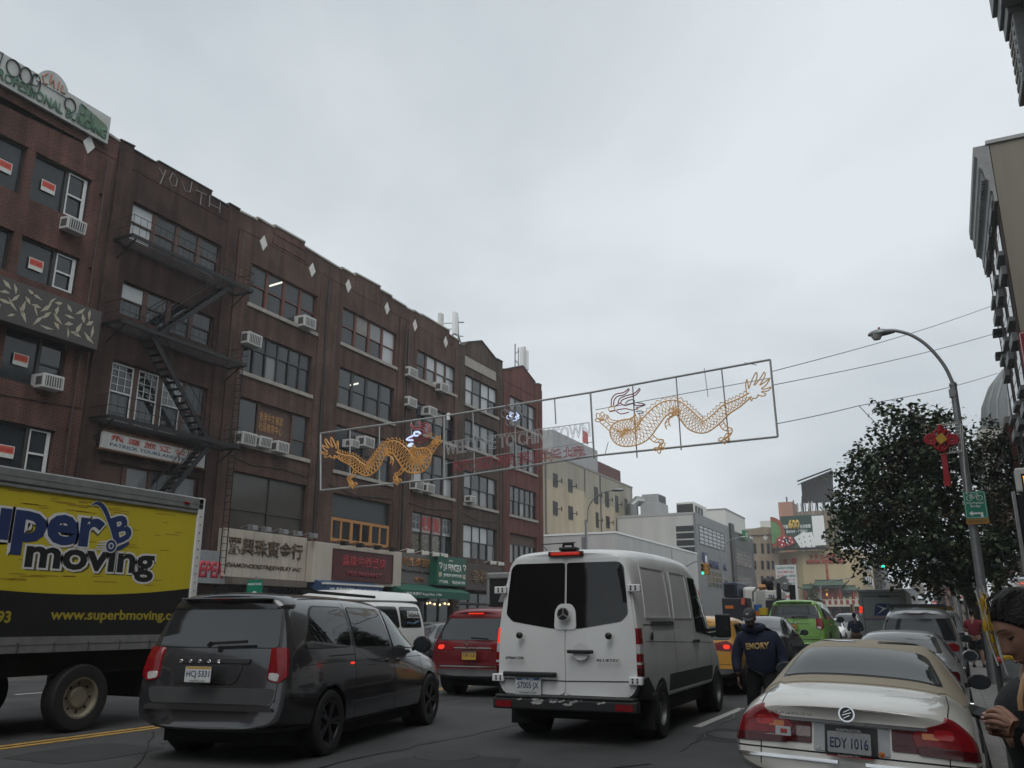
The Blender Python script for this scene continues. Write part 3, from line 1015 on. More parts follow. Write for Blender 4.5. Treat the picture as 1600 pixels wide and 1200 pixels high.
obj('panel_joint',b,mat('joint_dark',(.2,.18,.15),.7,var=.1),t)
b=B();b.box(.15,.9,.3,w-.3,-.32,-.03);obj('fascia',b,mat('fascia_brown',(.11,.09,.075),.6,var=.2),t)
def spot(t,y,z,x0,m='grey_metal'):
 b=B();b.tube([(x0-.2,y,z),(x0+.35,y,z+.12),(x0+.5,y,z+.05)],.02,5)
 b.box(x0+.38,x0+.72,y-.16,y+.16,z-.16,z+.06,.02)
 obj('floodlight',b,m,t)
for q in(.2,.36,.57,.75,.96):
 spot(t,w*q,h+.12,p)
t,w,h,p=board('shop_sign','cream pharmacy sign box with a maroon panel and four lamps',491,846,626,919,862,908,'sign_cream',.9)
pb=atX(530,850,FX+.9)
q1,q2=atX(520,857,FX+.9),atX(611.7,906,FX+.9)
wy0,wy1=q1.y-t.location.y,q2.y-t.location.y
mz0=h*.08;mz1=h*.88
b=B();b.box(p+.001,p+.06,wy0,wy1,mz0,mz1,.01);obj('maroon_panel',b,mat('maroon',(.075,.012,.016),.4,var=.15),t)
b=B()
for z in(mz0,mz1-.05):
 b.box(p+.06,p+.085,wy0+.05,wy1-.05,z,z+.05)
for y in(wy0,wy1-.05):
 b.box(p+.06,p+.085,y,y+.05,mz0,mz1)
obj('panel_frame',b,mat('maroon_dark',(.045,.01,.012),.4,var=.1),t)
text('嘉康中西藥房',(wy1-wy0)*.72,h*.28,mat('sign_red2',(.34,.03,.04),.5,var=.1),t,onb(p+.062,(wy0+wy1)/2,h*.60),bold=.01,ext=.02)
text('TYSA PHARMACY',(wy1-wy0)*.58,h*.13,mat('sign_red3',(.19,.02,.03),.5,var=.1),t,onb(p+.062,(wy0+wy1)/2,h*.27),bold=.02,ext=.03)
for q in(.08,.33,.63,.9):
 spot(t,wy0+(wy1-wy0)*q,h+.08,p-.15,'black_iron')
a,c=atX(509,912,FX+1.6),atX(598,924,FX+1.6)
t=thing('shop_awning','blue shop awning with white lettering under the pharmacy sign','awning',(FX,a.y,0))
b=B();Ly=c.y-a.y
b.hexa(((0,0,a.z+.1),(1.6,0,a.z-.55),(1.6,Ly,a.z-.55),(0,Ly,a.z+.1),(0,0,a.z+.5),(1.6,0,a.z-.02),(1.6,Ly,a.z-.02),(0,Ly,a.z+.5)))
obj('canvas',b,mat('awning_blue',(.018,.05,.12),.7,var=.1),t)
text('177  嘉康中西藥房  TYSA PHARMACY',Ly*.85,.26,'ink_white',t,place(FACE_X,1.602,Ly*.5,a.z-.27),bold=.01)
b=B();b.box(1.4,1.63,-.05,Ly+.05,a.z-.02,a.z+.07);obj('rail',b,'off_white',t)
t,w,h,p=board('shop_sign','grey shop sign with gold Chinese characters beside the green sign',623,862,679,917,870,909,mat('sign_grey',(.13,.12,.115),.5,.2,var=.2),.4)
text('養生珠寶行',w*.84,h*.30,mat('gold',(.36,.17,.06),.4,.3,var=.2),t,onb(p,w*.52,h*.73),bold=.01,ext=.04)
text('YOUNG SANG JEWELRY',w*.86,h*.13,mat('sign_grey_dark',(.055,.05,.045),.5,var=.1),t,onb(p,w*.52,h*.42),bold=.02,ext=.05)
text('珠寶',w*.28,h*.14,'gold',t,onb(p,w*.55,h*.16),bold=.03,ext=.04)
for q in(.1,.5,.8,1.05):
 spot(t,w*q,h+.1,p,'off_white')
t,w,h,p=board('shop_sign','green shop sign with white lettering for jewellery and watches',684,868,728,917,873,914,mat('sign_green',(.006,.085,.052),.45,var=.08),1.0)
text('NEW',w*.14,h*.07,'ink_white',t,onb(p,w*.45,h*.86))
text('LA PRINCESA',w*.62,h*.25,'ink_white',t,onb(p,w*.52,h*.62),bold=.012)
text('JEWELRY & WATCHES',w*.62,h*.13,'ink_white',t,onb(p,w*.52,h*.34),bold=.02)
text('177 CANAL',w*.3,h*.1,'ink_white',t,onb(p,w*.22,h*.12),bold=.02)
text('TEL:212-941-7878',w*.46,h*.1,'ink_white',t,onb(p,w*.73,h*.12),bold=.02)
text('壽',w*.11,h*.17,'cream',t,onb(p,w*.1,h*.36),bold=.02)
text('福',w*.12,h*.18,'cream',t,onb(p,w*.92,h*.34),bold=.02)
b=B()
for cy,s_ in((.1,1),(.93,-1)):
 b.tube([(p+.015,w*cy+dy*w*.05,h*.66+dz*h*.1)for dy,dz in((-1,.6),(-.6,1),(.6,1),(1,.6),(0,-1),(-1,.6),(1,.6))],.02,5)
obj('gem_outline',b,'ink_white',t)
t,w,h,p=board('shop_sign','dark brown shop sign with dull gold characters right of the green sign',728,880,784,925,886,921,mat('sign_brown',(.05,.035,.03),.5,var=.2),.4)
text('幸福',w*.42,h*.5,mat('gold_dull',(.13,.075,.035),.5,var=.2),t,onb(p,w*.36,h*.52),bold=.03,ext=.05)
spot(t,w*.55,h+.2,p,'off_white');spot(t,w*.78,h+.2,p,'off_white')
a,c=atX(629,921,FX+1.5),atX(735,935,FX+1.5)
t=thing('shop_awning','green canvas shop awning below the grey and green signs','awning',(FX,a.y,0))
Ly=c.y-a.y
zt_=a.z
b=B()
b.hexa(((0,0,zt_+.15),(1.5,0,zt_-.42),(1.5,Ly,zt_-.42),(0,Ly,zt_+.15),(0,0,zt_+.55),(1.5,0,zt_),(1.5,Ly,zt_),(0,Ly,zt_+.55)))
obj('canvas',b,mat('awning_green',(.008,.075,.05),.7,var=.12),t)
text('養生珠寶行 Royal Fine 179A',Ly*.5,.2,'ink_white',t,place(FACE_X,1.502,Ly*.3,zt_-.2))
mat('bulb_warm',(1,.8,.5),.5,emit=(1,.75,.4),es=1.6,var=0)
for i,(u,v)in enumerate(((667,943),(672,942),(679,944),(687,945),(695,943),(701,944),(716,949))):
 p_=atX(u,v,FX-.12)
 nth=('first','second','third','fourth','fifth','sixth','seventh')[i]
 b=B();b.sphere((0,0,0),.07,8);o=obj('display_lamp',b,'bulb_warm',loc=p_)
 tag(o,'tiny warm lamp under the green awning, %s in the row counted from the pharmacy'%nth,'lamp','display lamps in the shop window')
t,w,h,p=board('shop_sign','grey sign with red letters beside the cream jewellery sign, just past the truck',300,858,352,914,862,909,mat('sign_lightgrey',(.22,.23,.24),.5,var=.15),.45)
text('BEEPER',w*1.0,h*.5,mat('sign_pink',(.42,.035,.06),.5,var=.1),t,onb(p,w*.42,h*.42),bold=.05)
p_=atY(398,918,24)
t=thing('street_sign','green Manhattan direction sign above the charcoal minivan roof','sign',(p_.x,24,0))
b=B();b.tube([(0,.04,.0),(0,.04,p_.z+.4)],.04,8);obj('post',b,'grey_metal',t)
s_=atY(410,906,24).x-atY(386,906,24).x
b=B();b.box(-s_/2,s_/2,-.012,.0,p_.z-.5,p_.z+.26);obj('plate',b,mat('road_green',(.008,.16,.10),.4,var=.08),t)
text('MANHATTAN BR',s_*.86,.08,'ink_white',t,place(FACE_Y,0,-.013,p_.z+.12))
b=B();b.prism([(-.12,-.25),(-.02,-.02),(-.1,.03),(.02,.08),(.13,.02),(.06,-.02),(.12,-.25),(.05,-.25),(.02,-.06),(-.04,-.25)],place(FACE_Y,0,-.013,p_.z-.2),.002)
obj('arrow',b,'ink_white',t)
def aerials(name,label,lst,poles,x):
 ys=[atX(u,v,x)for u,v,*_ in lst]
 base=Vector((x,ys[0].y,20.2))
 t=thing(name,label,'antenna',base)
 for u,v1,v2,w,m in[(q[0],q[1],q[2],q[3],q[4])for q in lst]:
  a,c=atX(u,v1,x),atX(u,v2,x)
  b=B();b.box(-.12,.12,a.y-base.y-w/2,a.y-base.y+w/2,c.z-base.z,a.z-base.z,.02)
  obj('panel',b,m,t)
 b=B()
 for pts,r in poles:
  b.tube([atX(u,v,x)-base+Vector((-.2,0,0))for u,v in pts],r,6)
 obj('mast',b,'dull_steel',t)
aerials('roof_antenna','white panel aerials on a mast on the brown brick roof',[(689,490,511,.45,'off_white'),(711.5,488,523,.45,'white_paint')],[([(719,494),(720,530)],.05),([(715,503),(728,503)],.05),([(717,524),(727,525)],.04),([(719,520),(724,536)],.05),([(693,505),(712,504)],.03),([(693,512),(712,514)],.03),([(711,522),(713,532)],.05),([(690,511),(691,520)],.05)],FX-.8)
aerials('roof_antenna','white panel aerials on a dark mast behind the red brick gable',[(815,543,572,.4,'white_paint'),(819,542,574,.35,'off_white'),(823,548,578,.4,'white_paint')],[([(808,537),(808,575)],.06),([(813,543),(813,573)],.05),([(808,552),(814,548)],.04),([(808,562),(814,569)],.04)],FX-3.5)
mat('tar',(.012,.012,.013),.45,var=.2)
mat('patch_asphalt',(.027,.027,.029),.9,var=.3,scale=4)
mat('cast_iron',(.035,.033,.032),.6,.5,var=.4,scale=12)
rnd=random.Random(21)
for x0,y0,L_,w_,dx in((-6.1,5.5,9,.035,.4),(-3.0,10.5,7,.03,-.5),(-8.9,8.2,12,.035,.3),(-4.9,6.3,3.2,.04,1.9),(-2.2,13.5,5,.03,.3),(-7.6,6.8,2.2,.03,-2.2)):
 b=B();p=None
 n=int(L_/.35)
 for i in range(n+1):
  f=i/n
  x=x0+dx*f+rnd.gauss(0,.035);y=y0+L_*f+(rnd.gauss(0,.02))
  z=zroad(x)+.006
  q=(x,y,z,w_*rnd.uniform(.4,1.1))
  if p:
   b.quad((p[0]-p[3]/2,p[1],p[2]),(p[0]+p[3]/2,p[1],p[2]),(q[0]+q[3]/2,q[1],q[2]),(q[0]-q[3]/2,q[1],q[2]))
  p=q
 obj('tar_line',b,'tar',ROAD)
for x0,x1,y0,y1 in((-5.6,-4.2,7.2,9.1),(-9.6,-8.4,6.6,8.0),(-3.2,-2.4,11.6,13.0)):
 b=B()
 n=14;pts=[]
 for i in range(n):
  q=2*math.pi*i/n
  k=1/max(abs(math.cos(q)),abs(math.sin(q)))
  x=(x0+x1)/2+(x1-x0)/2*math.cos(q)*k*rnd.uniform(.93,1);y=(y0+y1)/2+(y1-y0)/2*math.sin(q)*k*rnd.uniform(.95,1)
  pts.append((x,y,zroad(x)+.0035))
 b.bm.faces.new([b.bm.verts.new(p)for p in pts])
 obj('road_patch',b,'patch_asphalt',ROAD)
for x,y,lb in((-2.75,12.3,'round iron manhole cover right of the white lane dash'),(-5.2,8.9,'round iron manhole cover in front of the white van')):
 z=zroad(x)
 b=B();b.lathe([(0,.008),(.30,.008),(.33,.007),(.36,.009),(.37,.002)],28)
 t=obj('manhole_cover',b,'cast_iron',loc=(x,y,z));tag(t,lb,'manhole cover')
 t.rotation_euler=(0,math.atan(.033)if x>-3.6 else 0,0)
mat('stucco_white',(.40,.40,.39),.75,var=.12,scale=.8,streak=True)
mat('stucco_grey',(.30,.305,.31),.75,var=.12,scale=.8,streak=True)
mat('beige_wall',(.36,.31,.22),.85,var=.3,scale=.35,streak=True)
mat('wall_patch',(.27,.255,.20),.85,var=.25,scale=.6,streak=True)
mat('pane_dark',(.022,.023,.024),.45,spec=.25,var=.2)
mat('red_stripe',(.30,.035,.03),.5,var=.15)
mat('clad_grey',(.17,.175,.18),.45,.3,var=.12,scale=1)
mat('clad_dark',(.085,.09,.095),.5,.3,var=.12,scale=1)
mat('tan_brick',(.25,.195,.135),.85,var=.2,scale=1)
mat('temple_wall',(.42,.34,.20),.8,var=.14,scale=.4,streak=True)
mat('roof_green',(.045,.085,.055),.6,var=.3,scale=3)
mat('temple_red',(.22,.025,.022),.6,var=.2)
mat('pink_wall',(.36,.19,.14),.8,var=.12,scale=.5)
def slab_building(name,label,x0,x1,y0,y1,z,m,cat='building',cop=.25,copm='concrete'):
 t=thing(name,label,cat,(x0,y0,0))
 b=B();b.box(0,x1-x0,0,y1-y0,0,z);obj('wall',b,m,t)
 b=B();W_,D_=x1-x0,y1-y0
 for bx in((-.06,W_+.06,-.06,.3),(-.06,W_+.06,D_-.3,D_+.06),(-.06,.3,.3,D_-.3),(W_-.3,W_+.06,.3,D_-.3)):
  b.box(*bx,z+.001,z+cop)
 obj('coping',b,copm,t)
 return t
def win_x(t,ya,yb,za,zb,d=.0,fm='frame_dark',pm='glass',nx=1,nz=2,f=.08):
 """window set in a wall facing +x, local coordinates; d = wall plane"""
 b=B()
 b.box(d+.001,d+.07,ya,yb,za,za+f);b.box(d+.001,d+.07,ya,yb,zb-f,zb)
 for i in range(nx+1):
  y=ya+(yb-ya)*i/nx
  b.box(d+.001,d+.065,y-f/2,y+f/2,za+f,zb-f)
 for i in range(1,nz):
  z=za+(zb-za)*i/nz
  b.box(d+.001,d+.06,ya,yb,z-f/2,z+f/2)
 w=obj('window',b,fm,t)
 for i in range(nx):
  for j in range(nz):
   b=B();y0,y1=ya+(yb-ya)*i/nx,ya+(yb-ya)*(i+1)/nx
   z0,z1=za+(zb-za)*j/nz,za+(zb-za)*(j+1)/nz
   e=random.uniform(-.006,.006)
   b.hexa(((d+.002,y0,z0),(d+.03+e,y0,z0),(d+.03,y1,z0),(d+.002,y1,z0),(d+.002,y0,z1),(d+.03,y0,z1),(d+.03-e,y1,z1),(d+.002,y1,z1)))
   obj('pane',b,pm,w)
 return w
def win_y(t,xa,xb,za,zb,d=0.0,fm='frame_dark',pm='glass',nx=1,nz=2,f=.1):
 b=B()
 b.box(xa,xb,d-.07,d-.001,za,za+f);b.box(xa,xb,d-.07,d-.001,zb-f,zb)
 for i in range(nx+1):
  x=xa+(xb-xa)*i/nx
  b.box(x-f/2,x+f/2,d-.065,d-.001,za+f,zb-f)
 for i in range(1,nz):
  z=za+(zb-za)*i/nz
  b.box(xa,xb,d-.06,d-.001,z-f/2,z+f/2)
 w=obj('window',b,fm,t)
 for i in range(nx):
  for j in range(nz):
   b=B();x0,x1=xa+(xb-xa)*i/nx,xa+(xb-xa)*(i+1)/nx
   z0,z1=za+(zb-za)*j/nz,za+(zb-za)*(j+1)/nz
   b.box(x0,x1,d-.03,d-.002,z0,z1)
   obj('pane',b,pm,w)
 return w
BX=-40.0
tb=slab_building('beige_building','tall beige stucco building with small windows behind the white low building',-56,BX,80,121.2,20.3,'beige_wall')
for q in((864,739,870.7,762),(887.7,747.7,894,770),(928,760,934,788),(945,767,951,793),(961,774,966,801),(975.7,779,980.7,808),(864,782.7,870.7,806),(888,790,894.7,813),(930.7,800,935,825),(946.7,806,952,826),(962.7,811,967.7,832.7),(977,816,982,836)):
 a,c=atX(q[0],q[1],BX),atX(q[2],q[3],BX)
 w=win_x(tb,a.y-80,c.y-80,c.z,a.z,16,pm='pane_dark',nz=2)
 b=B();b.box(16.02,16.6,c.y-80+.1,c.y-80+.16,(a.z+c.z)/2-.04,(a.z+c.z)/2+.04)
 b.box(16.56,16.62,c.y-80-.1,c.y-80+.1,(a.z+c.z)/2-.3,(a.z+c.z)/2+.25)
 obj('shutter_arm',b,'black_iron',tb)
pa=B()
zpatch=20.3
for u1,u2,v2 in((850,914,745),(914,990,790)):
 a,c=atX(u1,v2,BX),atX(u2,v2,BX)
 pa.box(16.001,16.012,max(.05,a.y-80),min(41.1,c.y-80),17.3 if u1==850 else 16.6,20.25)
obj('grey_patch',pa,'wall_patch',tb)
for yy in(9.6,27.5):
 b=B();b.tube([(16.12,yy,6),(16.12,yy,17),(16.12,yy,20.2)],.09,7);obj('drainpipe',b,'concrete_dark',tb)
t=thing('roof_housing','grey lift housing on the roof of the beige building','roof housing',(-46,92,20.3))
b=B();b.box(0,6,0,15,0,3.2);obj('wall',b,'stucco_grey',t)
t=thing('roof_sign','dark red roof box with a red square and white lettering above the beige wall','sign',(-46,93,20.3))
a,c=atX(868,676,-46),atX(924,706,-46)
b=B();b.box(-3,0,a.y-93,c.y-93,2.6,a.z-20.3);obj('box',b,mat('roof_red',(.11,.04,.035),.7,var=.2),t)
p_=atX(913,683,-46);b=B();b.box(.01,.1,p_.y-93-.8,p_.y-93+1.3,p_.z-20.3-.9,p_.z-20.3+.9);obj('red_square',b,mat('sign_scarlet',(.45,.06,.06),.5,var=.1),t)
text('UNITED',2.4,.7,'ink_white',t,place(FACE_X,.02,p_.y-93-.3,p_.z-20.3-1.7))
t=thing('roof_housing','red brick roof housing beside the skylight on the beige building','roof housing',(-46,105,20.3))
b=B();a=atX(938,728,-41.5);b.box(0,4.5,3.2,15.5,0,2.6);obj('wall',b,mat('dark_red_wall',(.105,.042,.036),.85,var=.2),t)
b=B();b.hexa(((.5,-.6,.1),(4.4,-.6,.1),(4.4,3.1,.1),(.5,3.1,.1),(2.2,-.4,1.0),(2.8,-.4,1.0),(2.8,3.0,2.0),(2.2,3.0,2.0)));obj('skylight',b,'white_paint',t)
b=B();b.tube([(2.5,8.4,2.6),(2.5,8.4,4.6)],.25,8);b.tube([(2.5,8.4,4.6),(2.5,8.4,5.0)],.36,8);obj('flue',b,'dull_steel',t)
tw=slab_building('low_building','long white one storey building with a red base stripe behind the white van',-46,-29,82.2,113.9,9.9,'stucco_white',cop=.18,copm='white_paint')
zs=atX(1112,926,-29).z
b=B();b.box(17.001,17.06,0,31.6,0,zs);obj('red_stripe',b,'red_stripe',tw)
b=B();b.box(17.07,17.11,1,31,.6,3.4);obj('shopfront',b,'shop_glass',tw)
b=B()
for i in range(1,6):
 b.box(17.001,17.006,i*5.7,i*5.7+.05,zs,9.9)
obj('panel_joint',b,'stucco_grey',tw)
for xx,yy,hh in((6,8,.9),(9,16,1.3),(4,24,.7)):
 b=B();b.tube([(xx,yy,9.9),(xx,yy,9.9+hh)],.18,8);b.tube([(xx,yy,9.9+hh),(xx,yy,10.1+hh)],.28,8);obj('roof_vent',b,'dull_steel',tw)
b=B();b.tube([(16.9,19.5,9.9),(17.08,19.5,9.6),(17.08,19.5,4.4)],.07,6);obj('drainpipe',b,'stucco_grey',tw)
ts=slab_building('bank_building','white walled bank building with a grey glazed front',-44,-29.3,114,134.4,15.2,'stucco_white',cop=.3,copm='stucco_grey')
b=B();b.box(14.71,15.0,0,20.3,0,15.4);obj('cladding',b,'clad_grey',ts)
def panel_grid(t,q,nx,nz,d,pm='glass_haze',fm='frame_grey',y0=114,x=-29.0,xl=15.0):
 a,c=atX(q[0],q[1],x+d),atX(q[2],q[3],x+d)
 return win_x(t,a.y-y0,c.y-y0,c.z,a.z,xl,fm=fm,pm=pm,nx=nx,nz=nz,f=.13)
mat('pane_pale',(.19,.20,.215),.12,var=.15,scale=.5,spec=.8)
panel_grid(ts,(1095,819,1136,862),6,5,.3,'pane_pale','clad_dark')
b=B();zz1,zz2=atX(1088,820,-29).z,atX(1088,864,-29).z
for i in range(4):
 b=B();b.box(14.705-2.4,14.705,-.03,-.004,zz2+(zz1-zz2)*i/4+.1,zz2+(zz1-zz2)*(i+1)/4-.1)
 obj('side_pane',b,'glass_haze',ts)
panel_grid(ts,(1106,890,1130,921),4,3,.1,'glass_haze','frame_grey')
panel_grid(ts,(1132,905,1139,925),1,2,.1,'glass_haze','frame_grey')
p1_,p2_=atX(1105,876,-28.6),atX(1139,889,-28.6)
t=thing('bank_sign','dark blue raised lettering across the grey bank front','sign',(-28.99,114,0))
text('FEDERAL BANK',p2_.y-p1_.y-3,1.0,mat('letter_navy',(.03,.04,.12),.5,var=.1),t,place(FACE_X,.02,(p1_.y+p2_.y)/2-114+1.2,(p1_.z+p2_.z)/2),bold=.03,ext=.15)
b=B();b.box(.0,.25,p1_.y-114-.9,p1_.y-114+1.0,(p1_.z+p2_.z)/2-.4,(p1_.z+p2_.z)/2+1.3,.04);obj('emblem',b,'letter_navy',t)
b=B();b.box(.252,.27,p1_.y-114-.4,p1_.y-114+.5,(p1_.z+p2_.z)/2,(p1_.z+p2_.z)/2+.9);obj('emblem_mark',b,'ink_white',t)
t=thing('roof_plant','boxy grey ventilation units on the white stucco roof','ventilation unit',(-36,116,15.2))
z0=0
for(u1,v1,u2,v2)in((1021,783,1046,804),(1028,790,1037,804)):
 a,c=atX(u1,v1,-33),atX(u2,v2,-33)
b=B();b.box(-1.2,1.6,0,4.2,0,2.2,.05);b.box(-1.0,1.4,.3,3.9,2.2,3.4,.05);obj('casing',b,'stucco_grey',t)
b=B()
for i in range(6):
 b.box(1.401,1.44,.45,3.75,2.3+i*.17,2.4+i*.17)
obj('louvre',b,'frame_dark',t)
b=B();b.tube([(-2.2,-.2,.0),(-2.2,-.2,1.9),(-1.7,.2,2.5),(-.9,.7,2.4)],.75,10);obj('duct',b,'dull_steel',t)
t=thing('roof_plant','row of pale cooling units on the white stucco roof','ventilation unit',(-33,123,15.2))
b=B();b.box(-1,1.6,0,7.5,.3,2.9,.06);obj('casing',b,'off_white',t)
for i in range(4):
 b=B();b.box(-.9,1.5,-.04,-.002,.5,2.6)if i==0 else b.box(1.601,1.64,.6+(i-1)*1.6,1.8+(i-1)*1.6,.7,2.4)
 obj('fan_grille',b,'frame_dark',t)
td=slab_building('bank_building','dark grey modern bank building with a small green sign',-44,-29.1,134.5,153,15.0,'clad_dark',cop=.15,copm='clad_grey')
b=B();b.box(14.92,15.3,-.1,2.2,0,16.0);obj('black_fin',b,'frame_dark',td)
b=B()
for i in range(6):
 b.box(14.902,14.93,2.3,18.4,1.2+i*2.3,1.26+i*2.3)
obj('panel_joint',b,'frame_dark',td)
a,c=atX(1147,858,-29),atX(1175,888,-29)
win_x(td,a.y-134.5,c.y-134.5,c.z,a.z,14.95,fm='frame_grey',pm='pane_pale',nx=5,nz=4,f=.12)
a,c=atX(1150,898,-29),atX(1177,925,-29)
win_x(td,a.y-134.5,c.y-134.5,c.z,a.z,14.95,fm='frame_grey',pm='glass_haze',nx=5,nz=1,f=.1)
t=thing('bank_sign','small green square bank sign on the dark grey bank','sign',(-28.8,0,0))
a,c=atX(1162,828,-28.5),atX(1168,845,-28.5)
b=B();b.box(0,.5,a.y,c.y,c.z,a.z);obj('panel',b,mat('td_green',(.02,.15,.05),.5,var=.1),t)
text('TD',(c.y-a.y)*.6,(a.z-c.z)*.4,'ink_white',t,place(FACE_X,.502,(a.y+c.y)/2,(a.z+c.z)/2),bold=.03)
a,c=atX(1169,834,-28.5),atX(1175,846,-28.5)
text('Bank',c.y-a.y,(a.z-c.z)*.5,'ink_white',t,place(FACE_X,.502,(a.y+c.y)/2,(a.z+c.z)/2),bold=.02)
t=thing('roof_housing','pale cream roof housing on top of the dark bank','roof housing',(-36,137,15.1))
b=B();b.box(0,6,0,15,0,3.4);obj('wall',b,'off_white',t)
b=B();b.box(-.1,6.1,-.1,15.1,3.4,3.55);obj('roof',b,'stucco_grey',t)
TY=172.0
a,c=atY(1175,829,TY),atY(1213,829,TY)
tt=slab_building('tan_building','tan brick building with three rows of dark windows behind the dark bank',a.x-14,c.x,TY,TY+20,a.z,'tan_brick',cop=.4,copm='stone')
ox=a.x-14
for vt,vb in((849,865),(876,890),(900,917)):
 for u1,u2 in((1176,1182),(1189,1194),(1198,1203),(1205.5,1209.5)):
  p_,q_=atY(u1,vt,TY),atY(u2,vb,TY)
  win_y(tt,p_.x-ox,q_.x-ox,q_.z,p_.z,0)
b=B();p_=atY(1193,830,TY);b.prism([(-3.2,0),(3.2,0),(2.2,1.2),(0,1.5),(-2.2,1.2)],place(FACE_Y,p_.x-ox,-.02,a.z-.9),.3);obj('pediment',b,'tan_brick',tt)
b=B();p_=atY(1196,840,TY);b.prism([(-.5,0),(0,-.6),(.5,0),(0,.6)],place(FACE_Y,p_.x-ox,-.02,p_.z),.06);obj('lozenge',b,'off_white',tt)
b=B();p_=atY(1193,826,TY);b.box(p_.x-ox-1.3,p_.x-ox+1.6,4,8,a.z-.2,a.z+2.2);obj('roof_hut',b,'off_white',tt)
A=atY(1213,860,TY+2);Cc=atY(1252,858,TY);D=atY(1341,866,TY);E_=atY(1348,866,TY+24)
zt=14.2
tm=thing('temple','cream Buddhist temple with a green roofed gate and red columns','temple',(Cc.x,TY,0))
b=B()
poly=[(A.x-Cc.x,3.2),(0,0),(D.x-Cc.x,0),(D.x-Cc.x+.4,26),(A.x-Cc.x,26)]
b.prism(poly,Matrix.Identity(4),zt)
obj('wall',b,'temple_wall',tm)
def ty(u,v,dy=0):
 p=atY(u,v,TY-dy);return p.x-Cc.x,p.z
def tmtext(s,q,m,vert=False,bold=.02):
 x0,z1=ty(q[0],q[1]);x1,z0=ty(q[2],q[3])
 text(s,x1-x0,z1-z0,m,tm,place(FACE_Y,(x0+x1)/2,-.02,(z0+z1)/2),bold=bold,ext=.12,lw=1.0)
tmtext('MAHAYANA  BUDDHIST  TEMPLE',(1259.7,874.5,1320.4,880),'sign_red',bold=.05)
tmtext('紐 約 大 乘 佛 寺',(1264,866,1314.6,873),'sign_red',bold=.04)
tmtext('大\n乘\n寺',(1289,880,1296,908),'sign_red',bold=.05)
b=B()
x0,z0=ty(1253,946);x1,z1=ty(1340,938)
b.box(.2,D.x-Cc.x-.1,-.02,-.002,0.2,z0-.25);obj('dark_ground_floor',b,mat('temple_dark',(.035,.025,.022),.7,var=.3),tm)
b=B()
for u in(1262,1283,1298,1312,1330,1338):
 x,_=ty(u,950);b.box(x-.16,x+.16,-.9,-.6,0.1,z0-.2)
obj('ground_column',b,'temple_red',tm)
b=B();xb0,zb0=ty(1277,946);xb1,zb1=ty(1341,937)
b.box(xb0,D.x-Cc.x,-2.0,-.02,zb0-.25,zb0+.02);obj('balcony',b,mat('temple_white',(.5,.47,.40),.7,var=.1),tm)
n=8
for i in range(n+1):
 x=xb0+(D.x-Cc.x-xb0)*i/n
 b=B();b.box(x-.09,x+.09,-2.0,-1.82,zb0+.02,zb1+.45);obj('baluster',b,'temple_white',tm)
 if i<n:
  w_=(D.x-Cc.x-xb0)/n
  b=B();b.box(x+.09,x+w_-.09,-1.96,-1.88,zb0+.03,zb1+.02);obj('balustrade',b,'temple_white',tm)
  b=B();b.box(x+w_*.25,x+w_*.75,-2.0,-1.965,zb0+.12,zb1-.1);obj('red_square',b,'temple_red',tm)
def groof(u1,v1,u2,v2,dpt):
 x0,z1=ty(u1,v1);x1,z0=ty(u2,v2)
 b=B();m_=(x0+x1)/2
 e=.35
 b.hexa(((x0-e,-dpt,z0),(x1+e,-dpt,z0),(x1+e,-.01,z0),(x0-e,-.01,z0),(x0+.3,-dpt*.45,z1),(x1-.3,-dpt*.45,z1),(x1-.3,-.01,z1),(x0+.3,-.01,z1)))
 b.box(x0+.1,x1-.1,-dpt*.5,-dpt*.3,z1,z1+.22)
 for x,s in((x0-e,-1),(x1+e,1)):
  b.hexa(((x-.18,-dpt,z0+.1),(x+.18,-dpt,z0+.1),(x+.18,-dpt+.5,z0+.1),(x-.18,-dpt+.5,z0+.1),(x-.1+.25*s,-dpt-.1,z0+.5),(x+.1+.25*s,-dpt-.1,z0+.5),(x+.1+.25*s,-dpt+.2,z0+.5),(x-.1+.25*s,-dpt+.2,z0+.5)))
 obj('gate_roof',b,'roof_green',tm)
 b=B();b.box(x0+.2,x1-.2,-dpt*.8,-.01,z0-.45,z0-.02);obj('gate_beam',b,'clad_dark',tm)
groof(1273,908,1319,914.5,1.7);groof(1253.5,915,1274,920,1.4);groof(1317,916.5,1339,922,1.4)
for u,vt in((1259,920),(1282,915),(1312,915),(1334,921)):
 x,z1=ty(u,vt);_,z0=ty(u,937)
 b=B();b.tube([(x,-1.0,z0-.2),(x,-1.0,z1-.4)],.32,8);obj('column',b,'temple_red',tm)
x,z0=ty(1297,936);_,z1=ty(1297,920)
b=B();b.prism([(-1.3,0),(1.3,0),(1.3,(z1-z0)*.7),(.8,(z1-z0)*.95),(0,z1-z0),(-.8,(z1-z0)*.95),(-1.3,(z1-z0)*.7)],place(FACE_Y,x,-.03,z0),.1);obj('arched_door',b,'temple_red',tm)
for u in(1322,1270):
 x,z=ty(u,930);b=B();b.lathe([(.0,0),(.5,0),(.5,.1),(.35,.12),(0,.12)],12,place(FACE_Y,x,-.02,z));obj('round_window',b,'clad_dark',tm)
for i in range(4):
 for j in range(4):
  b=B();b.box(D.x-Cc.x+.41,D.x-Cc.x+.5,4+i*5,6.4+i*5,2.5+j*2.8,4.2+j*2.8)
  obj('side_window',b,'glass_haze',tm)
ang=math.atan2(-3.2,-A.x+Cc.x)
p_=ty(1228,878,-1.5)
text('新  都',3.4,1.3,'sign_red',tm,place(Matrix.Rotation(-math.atan2(3.2,Cc.x-A.x),4,'Z')@FACE_Y,(A.x-Cc.x)/2,1.6-.03,p_[1]),bold=.03,ext=.15)
t=thing('roof_housing','salmon pink roof housing above the green casino billboard','roof housing',(0,TY,0))
